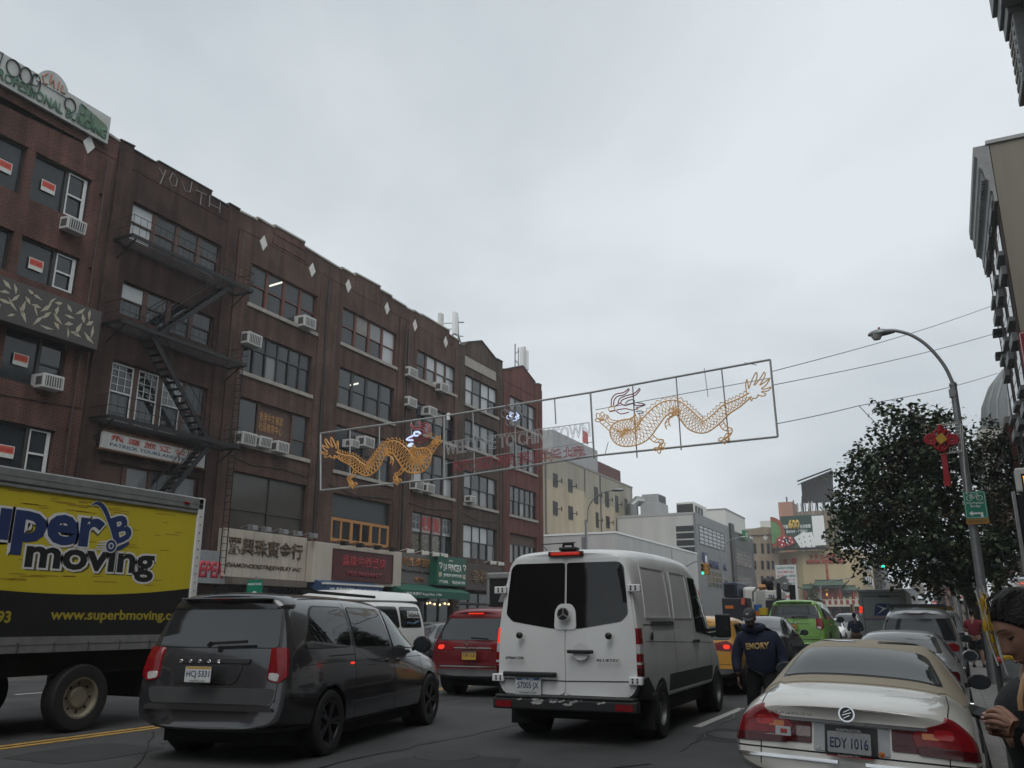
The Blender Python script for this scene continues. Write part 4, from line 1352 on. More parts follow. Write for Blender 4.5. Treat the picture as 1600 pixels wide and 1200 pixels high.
p_,q_=atY(1215.5,785,TY+8),atY(1240,808,TY+8)
b=B();b.box(p_.x,q_.x,8,14,zt,p_.z);obj('wall',b,'pink_wall',t)
t=thing('roof_housing','tan roof storey above the green casino billboard, partly behind the tree','roof housing',(0,TY,0))
p_,q_=atY(1239,800,TY+10),atY(1300,812,TY+10)
b=B();b.box(p_.x,q_.x,10,22,zt,p_.z);obj('wall',b,'tan_brick',t)
BY=TY-1.2
p_,q_=atY(1219,807,BY),atY(1292,853.5,BY);o_=atY(1203.5,806,BY)
t=thing('billboard','green casino billboard with the number 600, dice and playing cards','billboard',(p_.x,BY,q_.z))
w,h=q_.x-p_.x,p_.z-q_.z
b=B();b.box(0,w,0,.4,0,h);obj('panel',b,mat('board_green',(.012,.050,.036),.5,var=.1),t)
wl=p_.x-o_.x
b=B();b.prism([(-wl,h*1.0)]+[(-wl+wl*1.35*math.cos(q),h*.5+h*.5*math.sin(q))for q in[math.pi/2-math.pi*i/14 for i in range(15)]]+[(-wl,0)],place(FACE_Y,0,-.02,0),.2);obj('roulette_rim',b,mat('roulette_brown',(.20,.07,.03),.5,var=.3,scale=1),t)
b=B()
for i in range(9):
 q0,q1=math.pi/2-math.pi*i/9,math.pi/2-math.pi*(i+.55)/9
 b.quad(*[(-wl+wl*rr*1.28*math.cos(q),-.225,h*.5+h*.5*rr*math.sin(q))for rr,q in((.8,q0),(.94,q0),(.94,q1),(.8,q1))])
obj('number_ring',b,mat('roulette_red',(.40,.05,.02),.5,var=.1),t)['kind']='stuff'
b=B();b.prism([(-wl,h*.86)]+[(-wl+wl*.95*math.cos(q),h*.5+h*.36*math.sin(q))for q in[math.pi/2-math.pi*i/12 for i in range(13)]]+[(-wl,h*.14)],place(FACE_Y,0,-.23,0),.02);obj('roulette_bowl',b,mat('roulette_green',(.10,.22,.08),.5,var=.3,scale=1),t)
text('600',w*.26,h*.30,mat('number_gold',(.55,.36,.06),.5,var=.2),t,place(FACE_Y,w*.30,-.01,h*.73),bold=.05,ext=.1)
text('超過',w*.13,h*.13,'ink_white',t,place(FACE_Y,w*.10,-.01,h*.66),bold=.02)
text('台百家樂',w*.24,h*.12,'ink_white',t,place(FACE_Y,w*.56,-.01,h*.65),bold=.02)
text('獨有佳多・任您對注！',w*.5,h*.10,'ink_white',t,place(FACE_Y,w*.36,-.01,h*.50),bold=.01)
for cx,cz,rot,sp in((.5,.16,.5,'♠'),(.585,.17,.12,'♠')):
 mw=place(FACE_Y,w*cx,-.06-.09*(cx>.55),h*cz)@Matrix.Rotation(rot,4,'Z')
 b=B();b.prism([(-1.15,-1.5),(1.15,-1.5),(1.15,1.6),(-1.15,1.6)],mw,.03);obj('playing_card',b,'ink_white',t)
 b=B()
 for px in(-.5,.5):
  for pz in(-.9,0,.9):
   b.prism([(px-.13,pz-.06),(px,pz-.16),(px+.13,pz-.06),(px,pz+.18)],mw@Matrix.Translation((0,0,.032)),.01)
 obj('card_pip',b,'ink_black',t)
for cx,cz,s in((.03,.2,1.0),(.17,.2,.8)):
 mw=place(FACE_Y,w*cx,-.15,h*cz)@Matrix.Rotation(.4,4,'Z')
 b=B();b.prism(rpoly([(-s,-s),(s,-s),(s,s),(-s,s)],.3),mw,.3);obj('die',b,mat('die_red',(.33,.02,.03),.3,var=.1,coat=.4),t)
 b=B()
 for px,pz in((-.5,-.5),(.5,.5),(0,0),(-.5,.5),(.5,-.5)):
  b.prism([(px*s+.17*s*math.cos(k),pz*s+.17*s*math.sin(k))for k in[math.pi*2*i/6 for i in range(6)]],mw@Matrix.Translation((0,0,.305)),.01)
 obj('die_spot',b,'ink_white',t)
b=B();b.box(w*.72,w*.99,-.045,-.01,.2,h-.2);obj('white_panel',b,'ink_white',t)
b=B();b.bar((0,.1,-.35),(w,.1,-.35),.2);b.box(-wl,w,-.6,.3,-.5,-.12)
obj('catwalk',b,'black_iron',t)
t=thing('billboard','tall dark billboard seen from behind on steel legs above the rooftops','billboard',(0,186,14.2))
P4=[atY(1252,754,186),atY(1299,735,180),atY(1299,784,180),atY(1254,786,186)]
b=B();f_=[(p.x,p.y-186,p.z-14.2)for p in P4]
b.hexa((f_[3],f_[2],(f_[2][0]+.2,f_[2][1]+.9,f_[2][2]),(f_[3][0]+.2,f_[3][1]+.9,f_[3][2]),f_[0],f_[1],(f_[1][0]+.2,f_[1][1]+.9,f_[1][2]),(f_[0][0]+.2,f_[0][1]+.9,f_[0][2])))
obj('panel',b,mat('board_black',(.018,.017,.018),.7,var=.3,scale=2),t)
b=B()
for k in range(12):
 s_=k/11
 x=f_[0][0]+(f_[1][0]-f_[0][0])*s_;y=f_[0][1]+(f_[1][1]-f_[0][1])*s_;za=f_[3][2]+(f_[2][2]-f_[3][2])*s_;zb=f_[0][2]+(f_[1][2]-f_[0][2])*s_
 b.bar((x,y-.12,za),(x,y-.12,zb),.12)
for k in range(6):
 s_=(k+.5)/6
 b.bar((f_[0][0],f_[0][1]-.2,f_[3][2]+(f_[0][2]-f_[3][2])*s_),(f_[1][0],f_[1][1]-.2,f_[2][2]+(f_[1][2]-f_[2][2])*s_),.12)
b.bar((f_[0][0]-.6,f_[0][1]-.8,f_[0][2]+.2),(f_[1][0],f_[1][1]-.8,f_[1][2]+.2),.25)
b.bar((f_[0][0]-.6,f_[0][1]-.8,f_[0][2]-.5),(f_[1][0],f_[1][1]-.8,f_[1][2]-.5),.15)
for k in range(5):
 s_=k/4
 x=f_[3][0]+(f_[2][0]-f_[3][0])*s_
 b.bar((x,.2-5*s_,0),(x,.2-5*s_,f_[3][2]+.5),.28)
 b.bar((x-1.2,-1-5*s_,0),(x,.2-5*s_,f_[3][2]+1.5),.18)
obj('steelwork',b,'black_iron',t)
t=thing('roof_antenna','cluster of pale panel aerials in front of the dark billboard','antenna',(0,TY+8,14.2))
for u,v1,v2,m in((1229,776,784,'dull_steel'),(1240,781,797,'dull_steel'),(1246,786,797,'stucco_grey'),(1252,786,798,'stucco_grey'),(1258,785,797,'dull_steel'),(1264,784,796,'stucco_grey'),(1269,783,795,'stucco_white')):
 p_,q_=atY(u-1.5,v1,TY+8),atY(u+1.5,v2,TY+8)
 b=B();b.box(p_.x,q_.x,0,.4,q_.z-14.2,p_.z-14.2,.05);b.tube([((p_.x+q_.x)/2,.2,0),((p_.x+q_.x)/2,.2,p_.z-14.2)],.08,5)
 obj('panel',b,m,t)
LY=160.0
p_,q_=atY(1211,883,LY),atY(1248,939,LY)
t=thing('billboard','white LUCKY STAR bus sign standing in front of the temple corner','billboard',(p_.x,LY,q_.z))
w,h=q_.x-p_.x,p_.z-q_.z
b=B();b.box(0,w,0,.25,0,h);obj('panel',b,mat('lucky_white',(.50,.52,.52),.5,var=.05),t)
mat('lucky_green',(.02,.13,.10),.5,var=.1);mat('lucky_red',(.42,.05,.06),.5,var=.1)
for s,m,cx,cz,ww,hh in(('LUCKY ST★R','lucky_green',.5,.92,.86,.085),('新巴客運旅遊巴士','lucky_red',.5,.80,.8,.06),('NEW YORK','lucky_red',.24,.69,.34,.06),('to','lucky_green',.52,.69,.14,.05),('BOSTON','letter_navy',.80,.69,.30,.06),('紐約  每小時一班','lucky_red',.5,.58,.84,.05),('69 CHRYSTIE ST','letter_navy',.5,.48,.8,.05),('麥當勞','lucky_red',.3,.38,.4,.06),('★ $15','lucky_red',.75,.38,.3,.08),('BUS TICKET','lucky_green',.5,.26,.76,.06),('車票','lucky_red',.5,.12,.5,.1)):
 text(s,w*ww,h*hh,m,t,place(FACE_Y,w*cx,-.01,h*cz),bold=.03)
b=B();b.box(.3,.6,.25,.5,-q_.z,h);b.box(w-.6,w-.3,.25,.5,-q_.z,h);obj('post',b,'dull_steel',t)
def far(name,label,u1,u2,v,y,m,depth=20,cat='building',wins=None,pm='glass'):
 p,q=atY(u1,v,y),atY(u2,v,y)
 t=thing(name,label,cat,(p.x,y,0))
 b=B();b.box(0,q.x-p.x,0,depth,0,p.z);obj('wall',b,m,t)
 b=B();b.box(-.2,q.x-p.x+.2,-.2,depth+.2,p.z,p.z+.4);obj('roof',b,'clad_dark',t)
 if wins:
  nx,nz=wins
  W_,H_=q.x-p.x,p.z
  for i in range(nx):
   for j in range(nz):
    cx,cz=W_*(i+.5)/nx,3.5+(H_-4.5)*(j+.5)/nz
    win_y(t,cx-W_/nx*.24,cx+W_/nx*.24,cz-(H_-4.5)/nz*.32,cz+(H_-4.5)/nz*.32,0,pm=pm,f=.12)
 return t
mat('far_brown',(.14,.115,.09),.85,var=.2,scale=.8)
mat('far_grey',(.12,.12,.125),.8,var=.2,scale=.6)
mat('far_dark',(.060,.058,.060),.8,var=.25,scale=.6)
mat('far_brick',(.15,.07,.055),.85,var=.25,scale=.6)
far('apartment_building','brown apartment block rising behind the temple, olive tree before it',1343,1367,866,230,'far_brown',wins=(3,5))
far('apartment_building','narrow dark building with an overhanging cornice beside the brown block',1367,1378,878,240,'far_grey',wins=(1,4))
far('brick_tower','small square brown tower at the end of the street',1388,1407,910,330,'far_brown',depth=12)
far('low_building','long dark grey low building below the small brown tower',1402,1430,922,300,'far_grey',wins=(4,2))
far('low_building','pale green grey building under the water tank',1428,1445,938,320,'stucco_grey',wins=(2,1))
p_=atY(1436,938,322)
t=thing('water_tank','round rooftop water tank at the far end of the street','water tank',(p_.x,324,p_.z))
b=B();b.lathe([(0,1.5),(1.9,1.5),(1.9,5),(.2,6.2),(0,6.2)],14);obj('tank',b,'far_brown',t)
b=B()
for i in range(4):
 q=math.pi/4+i*math.pi/2;b.bar((1.4*math.cos(q),1.4*math.sin(q),-.3),(1.4*math.cos(q),1.4*math.sin(q),1.5),.2)
obj('leg',b,'far_grey',t)
far('apartment_building','tall dark grey building seen under the crown of the leaning tree',1447,1489,845,210,'far_dark',wins=(5,6),pm='glass')
far('low_building','red brick low building behind the parked cars at the street end',1466,1502,918,185,'far_brick',wins=(3,1))
far('apartment_building','mid grey building seen between the tree trunk and the lamp pole',1498,1536,880,150,'far_grey',wins=(4,6))
far('shop_building','grey shop building with a white shop sign beside the tree trunk',1488,1516,925,140,'far_brown',wins=(3,1))
p_,q_=atY(1494,930,138),atY(1511,938,138)
t=thing('shop_sign','small white shop sign with red characters beside the leaning trunk','sign',(p_.x,138,q_.z))
b=B();b.box(0,q_.x-p_.x,0,.3,0,p_.z-q_.z);obj('board',b,'sign_white',t)
text('喜萬年',(q_.x-p_.x)*.8,(p_.z-q_.z)*.6,'sign_red',t,place(FACE_Y,(q_.x-p_.x)/2,-.01,(p_.z-q_.z)/2),bold=.02)
p_,q_=atY(1492,921,100),atY(1504,926,100)
t=thing('street_sign','small green street name sign hanging on the far mast arm','sign',(p_.x,100,q_.z))
b=B();b.box(0,q_.x-p_.x,0,.05,0,p_.z-q_.z);obj('plate',b,'road_green',t)
text('BOWERY',(q_.x-p_.x)*.8,(p_.z-q_.z)*.5,'ink_white',t,place(FACE_Y,(q_.x-p_.x)/2,-.005,(p_.z-q_.z)/2))
p_,q_=atY(1505,920,100),atY(1510,929,100)
t=thing('street_sign','small white arrow sign on the far mast arm','sign',(p_.x,100,q_.z))
b=B();b.box(0,q_.x-p_.x,0,.05,0,p_.z-q_.z);obj('plate',b,'ink_white',t)
b=B();b.prism([(-.04,-.2),(.04,-.2),(.04,.05),(.14,.05),(0,.24),(-.14,.05),(-.04,.05)],place(FACE_Y,(q_.x-p_.x)/2,-.004,(p_.z-q_.z)/2),.002);obj('arrow',b,'ink_black',t)
p_=atY(1459.5,943,150)
t=thing('no_entry_sign','round red no entry sign at the far crossing','sign',(p_.x,150,0))
b=B();b.lathe([(0,0),(.42,0),(.42,.03),(0,.03)],16,place(FACE_Y,0,0,p_.z));obj('disc',b,'sign_scarlet',t)
b=B();b.box(-.28,.28,-.045,-.035,p_.z-.07,p_.z+.07);obj('bar',b,'ink_white',t)
b=B();b.tube([(0,.05,0),(0,.05,p_.z+.4)],.04,6);obj('post',b,'dull_steel',t)
RX=3.6
cn=atY(1521,218,36);
tr=thing('brick_building','dark brick building with a heavy grey metal cornice and olive side wall','building',(RX,36,0))
zc=19.6
b=B();b.box(0,14,0,8.6,0,zc);obj('wall',b,BR2,tr)
b=B();b.box(.03,13.9,-.04,-.003,0,zc+.3);obj('side_wall',b,mat('olive_stucco',(.20,.185,.145),.85,var=.18,scale=.7,streak=True),tr)
b=B();b.box(-.1,14,-.12,8.7,zc+.3,zc+.45);obj('coping',b,'stucco_grey',tr)
prof=[(0,-2.2),(-.12,-2.2),(-.12,-1.75),(-.2,-1.7),(-.2,-1.25),(-.3,-1.15),(-.34,-.75),(-.46,-.6),(-.46,-.2),(-.56,-.1),(-.56,.3),(0,.3)]
b=B();b.prism([(p[0],p[1])for p in prof],Matrix(((1,0,0,0),(0,0,1,-.05),(0,1,0,zc),(0,0,0,1))),8.7);obj('cornice',b,mat('cornice_grey',(.21,.215,.215),.6,.2,var=.25,scale=1.5),tr)
b=B()
for i in range(30):
 y=.1+i*.285
 b.box(-.42,-.2,y,y+.13,zc-1.16,zc-.8)
 b.box(-.19,-.121,y,y+.15,zc-2.1,zc-1.8)
obj('dentils',b,'cornice_grey',tr)['kind']='stuff'
for fl in range(5):
 z0=4.6+fl*2.75
 for k in range(3):
  y0=.8+k*2.7
  b=B();b.box(-.2,-.001,y0-.1,y0+1.5,z0+1.75,z0+2.1);obj('lintel',b,'cornice_grey',tr);b=B();b.box(-.22,-.001,y0-.1,y0+1.5,z0-.2,z0-.02);obj('sill',b,'cornice_grey',tr)
  b=B();b.box(-.03,-.002,y0,y0+1.4,z0,z0+1.74);w_=obj('window',b,'frame_dark',tr)
  for j in range(2):
   b=B();b.box(-.04,-.031,y0+.08,y0+1.32,z0+.06+j*.85,z0+.83+j*.85);obj('pane',b,'glass',w_)
b=B();b.box(-.08,-.002,.3,8.3,.1,3.6);obj('shopfront',b,'shop_glass',tr)
b=B();b.box(-.7,-.09,.2,8.4,3.3,4.2);obj('shop_fascia',b,'sign_brown',tr)
t0=thing('stone_building','grey stone building of which only the projecting cornice corner shows','building',(3.85,8,0))
b=B();b.box(0,14,0,18,0,24);obj('wall',b,'stone',t0)
a_,c_=atY(1593,168,26),atY(1560,0,26)
b=B()
for x0,x1,z0,z1 in((-.34,0,a_.z,a_.z+.25),(-.30,0,a_.z+.25,a_.z+2.2),(-.40,0,a_.z+2.2,a_.z+2.6),(-.5,0,a_.z+2.6,a_.z+3.1),(-.62,0,a_.z+3.1,24)):
 b.box(x0,x1-.002,16.6,17.99,z0,z1,.03)
obj('corner_pier',b,'cornice_grey',t0)
b=B()
for i in range(9):
 b.box(-.33,-.27,16.7,16.8,a_.z+.4+i*.3,a_.z+.5+i*.3)
 b.box(-.33,-.3,17.2,17.9,a_.z+.4+i*.3,a_.z+.55+i*.3)
obj('pier_blocks',b,'stone',t0)['kind']='stuff'
b=B();b.box(-.55,-.002,0,16.59,a_.z+2.4,a_.z+3.0);b.box(-.7,-.002,0,16.59,23.2,24.1);obj('cornice',b,'cornice_grey',t0)
for k in range(5):
 for j in range(6):
  b=B();b.box(-.04,-.002,1+k*3.2,2.6+k*3.2,4.5+j*3.1,6.6+j*3.1)
  obj('window',b,'glass',t0)
t2=thing('brick_building','low brick shop building with graffiti behind the lamp pole','building',(3.5,46,0))
b=B();b.box(0,14,0,20,0,10.5);obj('wall',b,BR6,t2)
b=B();b.box(-.1,14,-.05,20.1,10.5,10.8);obj('coping',b,'stone',t2)
for j in range(2):
 for k in range(5):
  b=B();b.box(-.08,-.002,1+k*3.8,2.8+k*3.8,4.6+j*3,6.7+j*3);w_=obj('window',b,'frame_white',t2)
  b=B();b.box(-.1,-.081,1.15+k*3.8,2.65+k*3.8,4.75+j*3,6.55+j*3);obj('pane',b,'glass_haze',w_)
b=B();b.box(-.1,-.003,.3,19.7,.1,3.9);obj('shopfront',b,'shop_glass',t2)
t3=thing('stucco_building','pale stucco shop building beyond the graffitied brick shop building','building',(3.4,66.5,0))
b=B();b.box(0,14,0,18,0,9.0);obj('wall',b,'cream',t3)
b=B();b.box(-.1,14,-.05,18.1,9.0,9.3);obj('coping',b,'stone',t3)
for k in range(4):
 b=B();b.box(-.08,-.002,1.5+k*4.2,3.4+k*4.2,4.6,7);obj('window',b,'glass',t3)
b=B();b.box(-.1,-.003,.3,17.7,.1,3.6);obj('shopfront',b,'shop_glass',t3)
tdm=thing('domed_building','cream bank building with a ribbed grey dome behind the trees','building',(8.5,84,0))
b=B()
b.box(-4.4,16,-3,16,0,15.6);obj('wall',b,mat('dome_cream',(.36,.35,.32),.8,var=.12,scale=.6),tdm)
b=B();b.box(-4.8,16.3,-3.4,16.3,15.6,16.3);b.box(-4.6,16.1,-3.2,16.1,16.3,17.0);obj('cornice',b,'dome_cream',tdm)
b=B();b.lathe([(5.6,17),(5.6,18.0),(5.2,18.1),(4.9,20),(4.1,21.8),(2.9,23.2),(1.2,24.1),(0,24.3)],28,Matrix.Translation((1.2,2.5,0)));obj('dome',b,mat('dome_grey',(.19,.20,.20),.6,.2,var=.15),tdm,smooth=50)
b=B()
for i in range(28):
 q=2*math.pi*i/28
 b.tube([(1.2+r_*math.cos(q),2.5+r_*math.sin(q),z_)for r_,z_ in((5.22,18.1),(4.93,20),(4.13,21.8),(2.93,23.2),(1.2,24.15))],.09,4)
obj('dome_rib',b,'dome_grey',tdm)
for k in range(3):
 b=B();b.box(-4.45,-4.401,0+k*5,2+k*5,9,13);obj('window',b,'glass',tdm)
 b=B();b.box(-3.4+k*5,-1.6+k*5,-3.05,-3.001,9,13);obj('window',b,'glass',tdm)
for nm,lb_,x0,x1,y0,y1,z,m_ in(('brick_building','unseen brick block continuing the left row behind the viewpoint',-45,-29,-70,1.9,19,BR3),('brick_building','unseen brick block on the right pavement behind the viewpoint',3.8,18,-60,7.8,21,BR2),('office_tower','unseen dark tower at the other end of the street',-26,-16,-170,-140,44,'far_grey'),('office_tower','unseen slender tower far down the other end of the street',-8,-2,-240,-220,50,'far_dark'),('office_building','unseen broad dark building far down the other end of the street',-16,12,-130,-112,22,'far_dark')):  # unseen blocks added so glass and paint have a street to reflect
 t=slab_building(nm,lb_,x0,x1,y0,y1,z,m_)
def paint(name,col,rough=.3,metal=.0,coat=.6,var=.10):
 return mat(name,col,rough,metal,var=var,scale=1.2,coat=coat)
paint('paint_charcoal',(.034,.034,.038),.22,.3,coat=1.0)
paint('paint_red',(.155,.013,.018),.3,.2)
paint('paint_white',(.66,.67,.67),.38,0,.4,.05)
paint('paint_dirty_white',(.68,.69,.69),.38,0,.3,.12)
paint('paint_lime',(.135,.31,.035),.35)
paint('paint_taxi',(.56,.27,.03),.35)
paint('paint_silver',(.30,.31,.32),.32,.55)
paint('paint_champagne',(.60,.585,.54),.30,.12,.8)
paint('paint_grey',(.13,.135,.14),.35,.4)
paint('paint_black',(.012,.012,.014),.3)
mat('vinyl_tan',(.34,.295,.22),.75,var=.10,scale=3)
mat('plastic_grey',(.045,.046,.048),.6,var=.15)
mat('plate_white',(.52,.54,.55),.45,var=.12,scale=20)
mat('plate_yellow',(.45,.28,.04),.45,var=.12,scale=20)
mat('ink_navy',(.03,.04,.10),.5,var=0)
def body_mesh(st,warp=None,level=2,creases=None,endcrease=.45):
 """st: (y, z_bottom, w_sill, z_mid, w_mid, z_belt, w_belt, z_top, w_top) rear to front"""
 bm=bmesh.new()
 ck=bm.edges.layers.float.new('crease_edge')
 rings=[]
 for(y,zb,ws,zm,wm,zl,wb,zt,wt)in st:
  h=zt-zl
  half=[(0,zb),(ws*.8,zb),(ws,zb+.09),(wm,zm),(wb,zl),(wt+(wb-wt)*.12,zt-min(.09,h*.45)),(wt*.82,zt-min(.012,h*.1)),(0,zt+min(.012,max(h,0)*.05))]
  r=[]
  for i,(x,z)in enumerate(half):
   r.append((x,y,z))
  full=r+[(-x,y_,z)for x,y_,z in r[-2:0:-1]]
  if warp:
   full=[warp(*p)for p in full]
  rings.append([bm.verts.new(p)for p in full])
 N=14
 for a,b in zip(rings,rings[1:]):
  for k in range(N):
   bm.faces.new((a[k],a[(k+1)%N],b[(k+1)%N],b[k]))
 for r,flip in((rings[0],False),(rings[-1],True)):
  for i in range(7):
   vs=[r[i],r[i+1],r[(N-i-1)%N],r[(N-i)%N]]
   u=[]
   for v in vs:
    if v not in u:
     u.append(v)
   bm.faces.new(u)
 for r in(rings[0],rings[-1]):
  for k in range(N):
   e=bm.edges.get((r[k],r[(k+1)%N]))
   e[ck]=endcrease
 for k,c in(creases or{2:.5,4:.35}).items():
  for kk in{k,(N-k)%N}:
   for a,b in zip(rings,rings[1:]):
    e=bm.edges.get((a[kk],b[kk]))
    if e:
     e[ck]=c
 bmesh.ops.recalc_face_normals(bm,faces=bm.faces[:])
 me=bpy.data.meshes.new('cage')
 bm.to_mesh(me);bm.free()
 return evaluated(me,[('SUBSURF',dict(levels=level,render_levels=level))])
class Car:
 def __init__(s,name,label,loc,rz,st,m,warp=None,group=None,wheels=(),wr=.33,level=2,roll=0,cat='car',creases=None,ww=.24,endcrease=.45):
  s.t=thing(name,label,cat,loc,group=group,rot=(0,roll,rz))
  me=body_mesh(st,warp,level,creases,endcrease)
  s.src=bmesh.new();s.src.from_mesh(me);s.src.normal_update()
  s.m=m
  if wheels:
   cut=B()
   for x,y in wheels:
    sg=1 if x>0 else-1
    cut.lathe([(0,-.22),(wr*1.13,-.22),(wr*1.13,.4),(0,.4)],28,Matrix.Translation((x,y,wr))@Matrix.Rotation(R(90)*sg,4,'Y'))
   cm=bpy.data.meshes.new('cut');bmesh.ops.recalc_face_normals(cut.bm,faces=cut.bm.faces[:]);cut.bm.to_mesh(cm);cut.bm.free()
   co=bpy.data.objects.new('cut',cm);_tmp.collection.objects.link(co)
   me=evaluated(me,[('BOOLEAN',dict(operation='DIFFERENCE',object=co,solver='EXACT'))])
   bpy.data.objects.remove(co)
   for x,y in wheels:
    sg=1 if x>0 else-1
    b=B();b.lathe([(0,-.205),(wr*1.12,-.205),(wr*1.12,.02)],24,Matrix.Translation((x,y,wr))@Matrix.Rotation(R(90)*sg,4,'Y'))
    mm=bpy.data.meshes.new('wheel_well');b.bm.to_mesh(mm);b.bm.free()
    mobj('wheel_well',mm,'under',s.t)
  mobj('body',me,m,s.t,smooth=35)
 def patch(s,name,axis,poly,m,off=.004,skirt=.014,limit=(),parent=None,label=None,cull=.03,smooth=45):
  up=Vector((0,0,1))
  if axis=='z':
   d,u,v=up,Vector((1,0,0)),Vector((0,1,0))
  else:
   d={'x+':Vector((1,0,0)),'x-':Vector((-1,0,0)),'y-':Vector((0,-1,0)),'y+':Vector((0,1,0))}.get(axis)
   if d is None:
    d=Vector(axis).normalized()
   v=up
   u={'x+':Vector((0,1,0)),'x-':Vector((0,1,0)),'y-':Vector((1,0,0)),'y+':Vector((1,0,0))}.get(axis)if isinstance(axis,str)else Vector((-d.y,d.x,0))
  ar=sum(poly[i-1][0]*poly[i][1]-poly[i][0]*poly[i-1][1]for i in range(len(poly)))
  if ar<0:
   poly=poly[::-1]
  bm=s.src.copy()
  dead=[f for f in bm.faces if f.normal.dot(d)<cull]
  bmesh.ops.delete(bm,geom=dead,context='FACES')
  pl=[]
  for i in range(len(poly)):
   a,c=Vector(poly[i]),Vector(poly[(i+1)%len(poly)])
   e=c-a
   if e.length<1e-6:
    continue
   pl.append((u*a.x+v*a.y,(u*e.y-v*e.x).normalized()))
  for co,no in pl+[(Vector(a),Vector(b))for a,b in limit]:
   bmesh.ops.bisect_plane(bm,geom=bm.verts[:]+bm.edges[:]+bm.faces[:],plane_co=co,plane_no=no,clear_outer=True,dist=1e-6)
  if not bm.faces:
   bm.free()
   print('EMPTY PATCH',name,axis)
   return None
  bm.normal_update()
  for q in bm.verts:
   q.co+=q.normal*off
  if skirt:
   be=[e for e in bm.edges if len(e.link_faces)==1]
   g=bmesh.ops.extrude_edge_only(bm,edges=be)
   for q in g['geom']:
    if isinstance(q,bmesh.types.BMVert):
     q.co-=d*skirt
  me=bpy.data.meshes.new(name)
  bmesh.ops.recalc_face_normals(bm,faces=bm.faces[:])
  bm.to_mesh(me);bm.free()
  o=mobj(name,me,m,parent or s.t,smooth=smooth)
  if label:
   o['label']=label
  return o
 def seam(s,axis,pts,w=.009,m='under',off=.0016,name='panel_gap'):
  ob=None
  bms=[]
  for a,c in zip(pts,pts[1:]):
   a,c=Vector(a),Vector(c)
   n=Vector((-(c-a).y,(c-a).x)).normalized()*(w/2)
   o=s.patch(name,axis,[tuple(a-n),tuple(c-n),tuple(c+n),tuple(a+n)],m,off,0)
   bms.append(o)
  bms=[b for b in bms if b]
  if len(bms)>1:
   b=bmesh.new()
   for o in bms:
    b.from_mesh(o.data)
   b.to_mesh(bms[0].data);b.free()
   for o in bms[1:]:
    bpy.data.objects.remove(o)
 def glass(s,axis,poly,r=.05,m='tint_glass',grow=.02,name='window',trim='black_plastic',off=.005,limit=()):
  cx=sum(p[0]for p in poly)/len(poly);cy=sum(p[1]for p in poly)/len(poly)
  big=[]
  for p in poly:
   d=Vector((p[0]-cx,p[1]-cy));d=d*(1+grow*1.6/max(d.length,.2));big.append((cx+d.x,cy+d.y))
  o=s.patch(name,axis,rpoly(poly,r),m,off+.002,.012,limit)
  if trim and o:
   s.patch('trim',axis,rpoly(big,r*1.2),trim,off-.002,.01,limit,parent=o)
  return o
 def wheel(s,x,y,r=.33,w=.22,rim='alloy',n=5,rr=.66,steel=False,sg=0):
  sg=sg or(1 if x>0 else-1)
  mw=Matrix.Translation((x,y,r))@Matrix.Rotation(R(90)*sg,4,'Y')
  b=B();h=w/2
  b.lathe([(r*rr,-h),(r*.93,-h),(r*.99,-h*.8),(r,-h*.4),(r,h*.4),(r*.99,h*.8),(r*.94,h),(r*.8,h*1.04),(r*rr,h*.96),(r*rr*.97,h*.5),(r*rr*.97,-h*.7),(0,-h*.7)],32,mw)
  ty=obj('wheel',b,'rubber',s.t,smooth=30)
  b=B();q=r*rr
  if steel:
   b.lathe([(q*.99,h*.92),(q*.9,h*.9),(q*.84,h*.45),(q*.55,h*.35),(q*.45,h*.62),(q*.2,h*.65),(0,h*.65)],28,mw)
  else:
   b.lathe([(q*1.0,h*.97),(q*.93,h*.95),(q*.9,h*.6),(q*.9,-h*.2)],28,mw)
   b.lathe([(q*.2,h*.2),(q*.2,h*.8),(q*.12,h*.86),(0,h*.86)],12,mw)
   for k in range(n):
    a=2*math.pi*k/n+.3
    for da in(-.13,.13):
     p0=Vector((math.cos(a+da*.8)*q*.12,math.sin(a+da*.8)*q*.12,h*.74));p1=Vector((math.cos(a+da)*q*.95,math.sin(a+da)*q*.95,h*.8))
     t=B();t.bar(p0,p1,q*.12,h*.25);b.join(t.bm,mw)
  obj('rim',b,rim,ty,smooth=30)
  if steel:
   b=B()
   for k in range(8):
    a=2*math.pi*k/8
    b.lathe([(0,0),(q*.07,0),(q*.07,.004),(0,.004)],8,mw@Matrix.Translation((math.cos(a)*q*.68,math.sin(a)*q*.68,h*.41)))
   obj('hub_hole',b,'under',ty)
 def plate(s,x,y,z,txt,m='plate_white',ink='ink_navy',w=.31,h=.155,tilt=0,top=None,bot=None,band=None,frame='black_plastic'):
  mw=Matrix.Translation((x,y,z))@Matrix.Rotation(-tilt,4,'X')@FACE_Y
  b=B();b.prism(rpoly([(-w/2-.012,-h/2-.012),(w/2+.012,-h/2-.012),(w/2+.012,h/2+.012),(-w/2-.012,h/2+.012)],.015),mw,.008)
  f=obj('license_plate',b,frame,s.t)
  b=B();b.prism(rpoly([(-w/2,-h/2),(w/2,-h/2),(w/2,h/2),(-w/2,h/2)],.012),mw,.010);obj('plate_face',b,m,f)
  text(txt,w*.88,h*.5,ink,f,mw@Matrix.Translation((0,-.003,.0105)),bold=.015,ext=.0015)
  if band:
   b=B();b.prism([(-w/2+.006,h*.34),(w/2-.006,h*.34),(w/2-.006,h*.48),(-w/2+.006,h*.48)],mw,.0106);obj('band',b,band,f)
  if top:
   text(top[0],w*top[2],h*.13,top[1],f,mw@Matrix.Translation((0,h*.41,.0108)),ext=.001)
  if bot:
   text(bot[0],w*bot[2],h*.13,bot[1],f,mw@Matrix.Translation((0,-h*.40,.0108)),ext=.001)
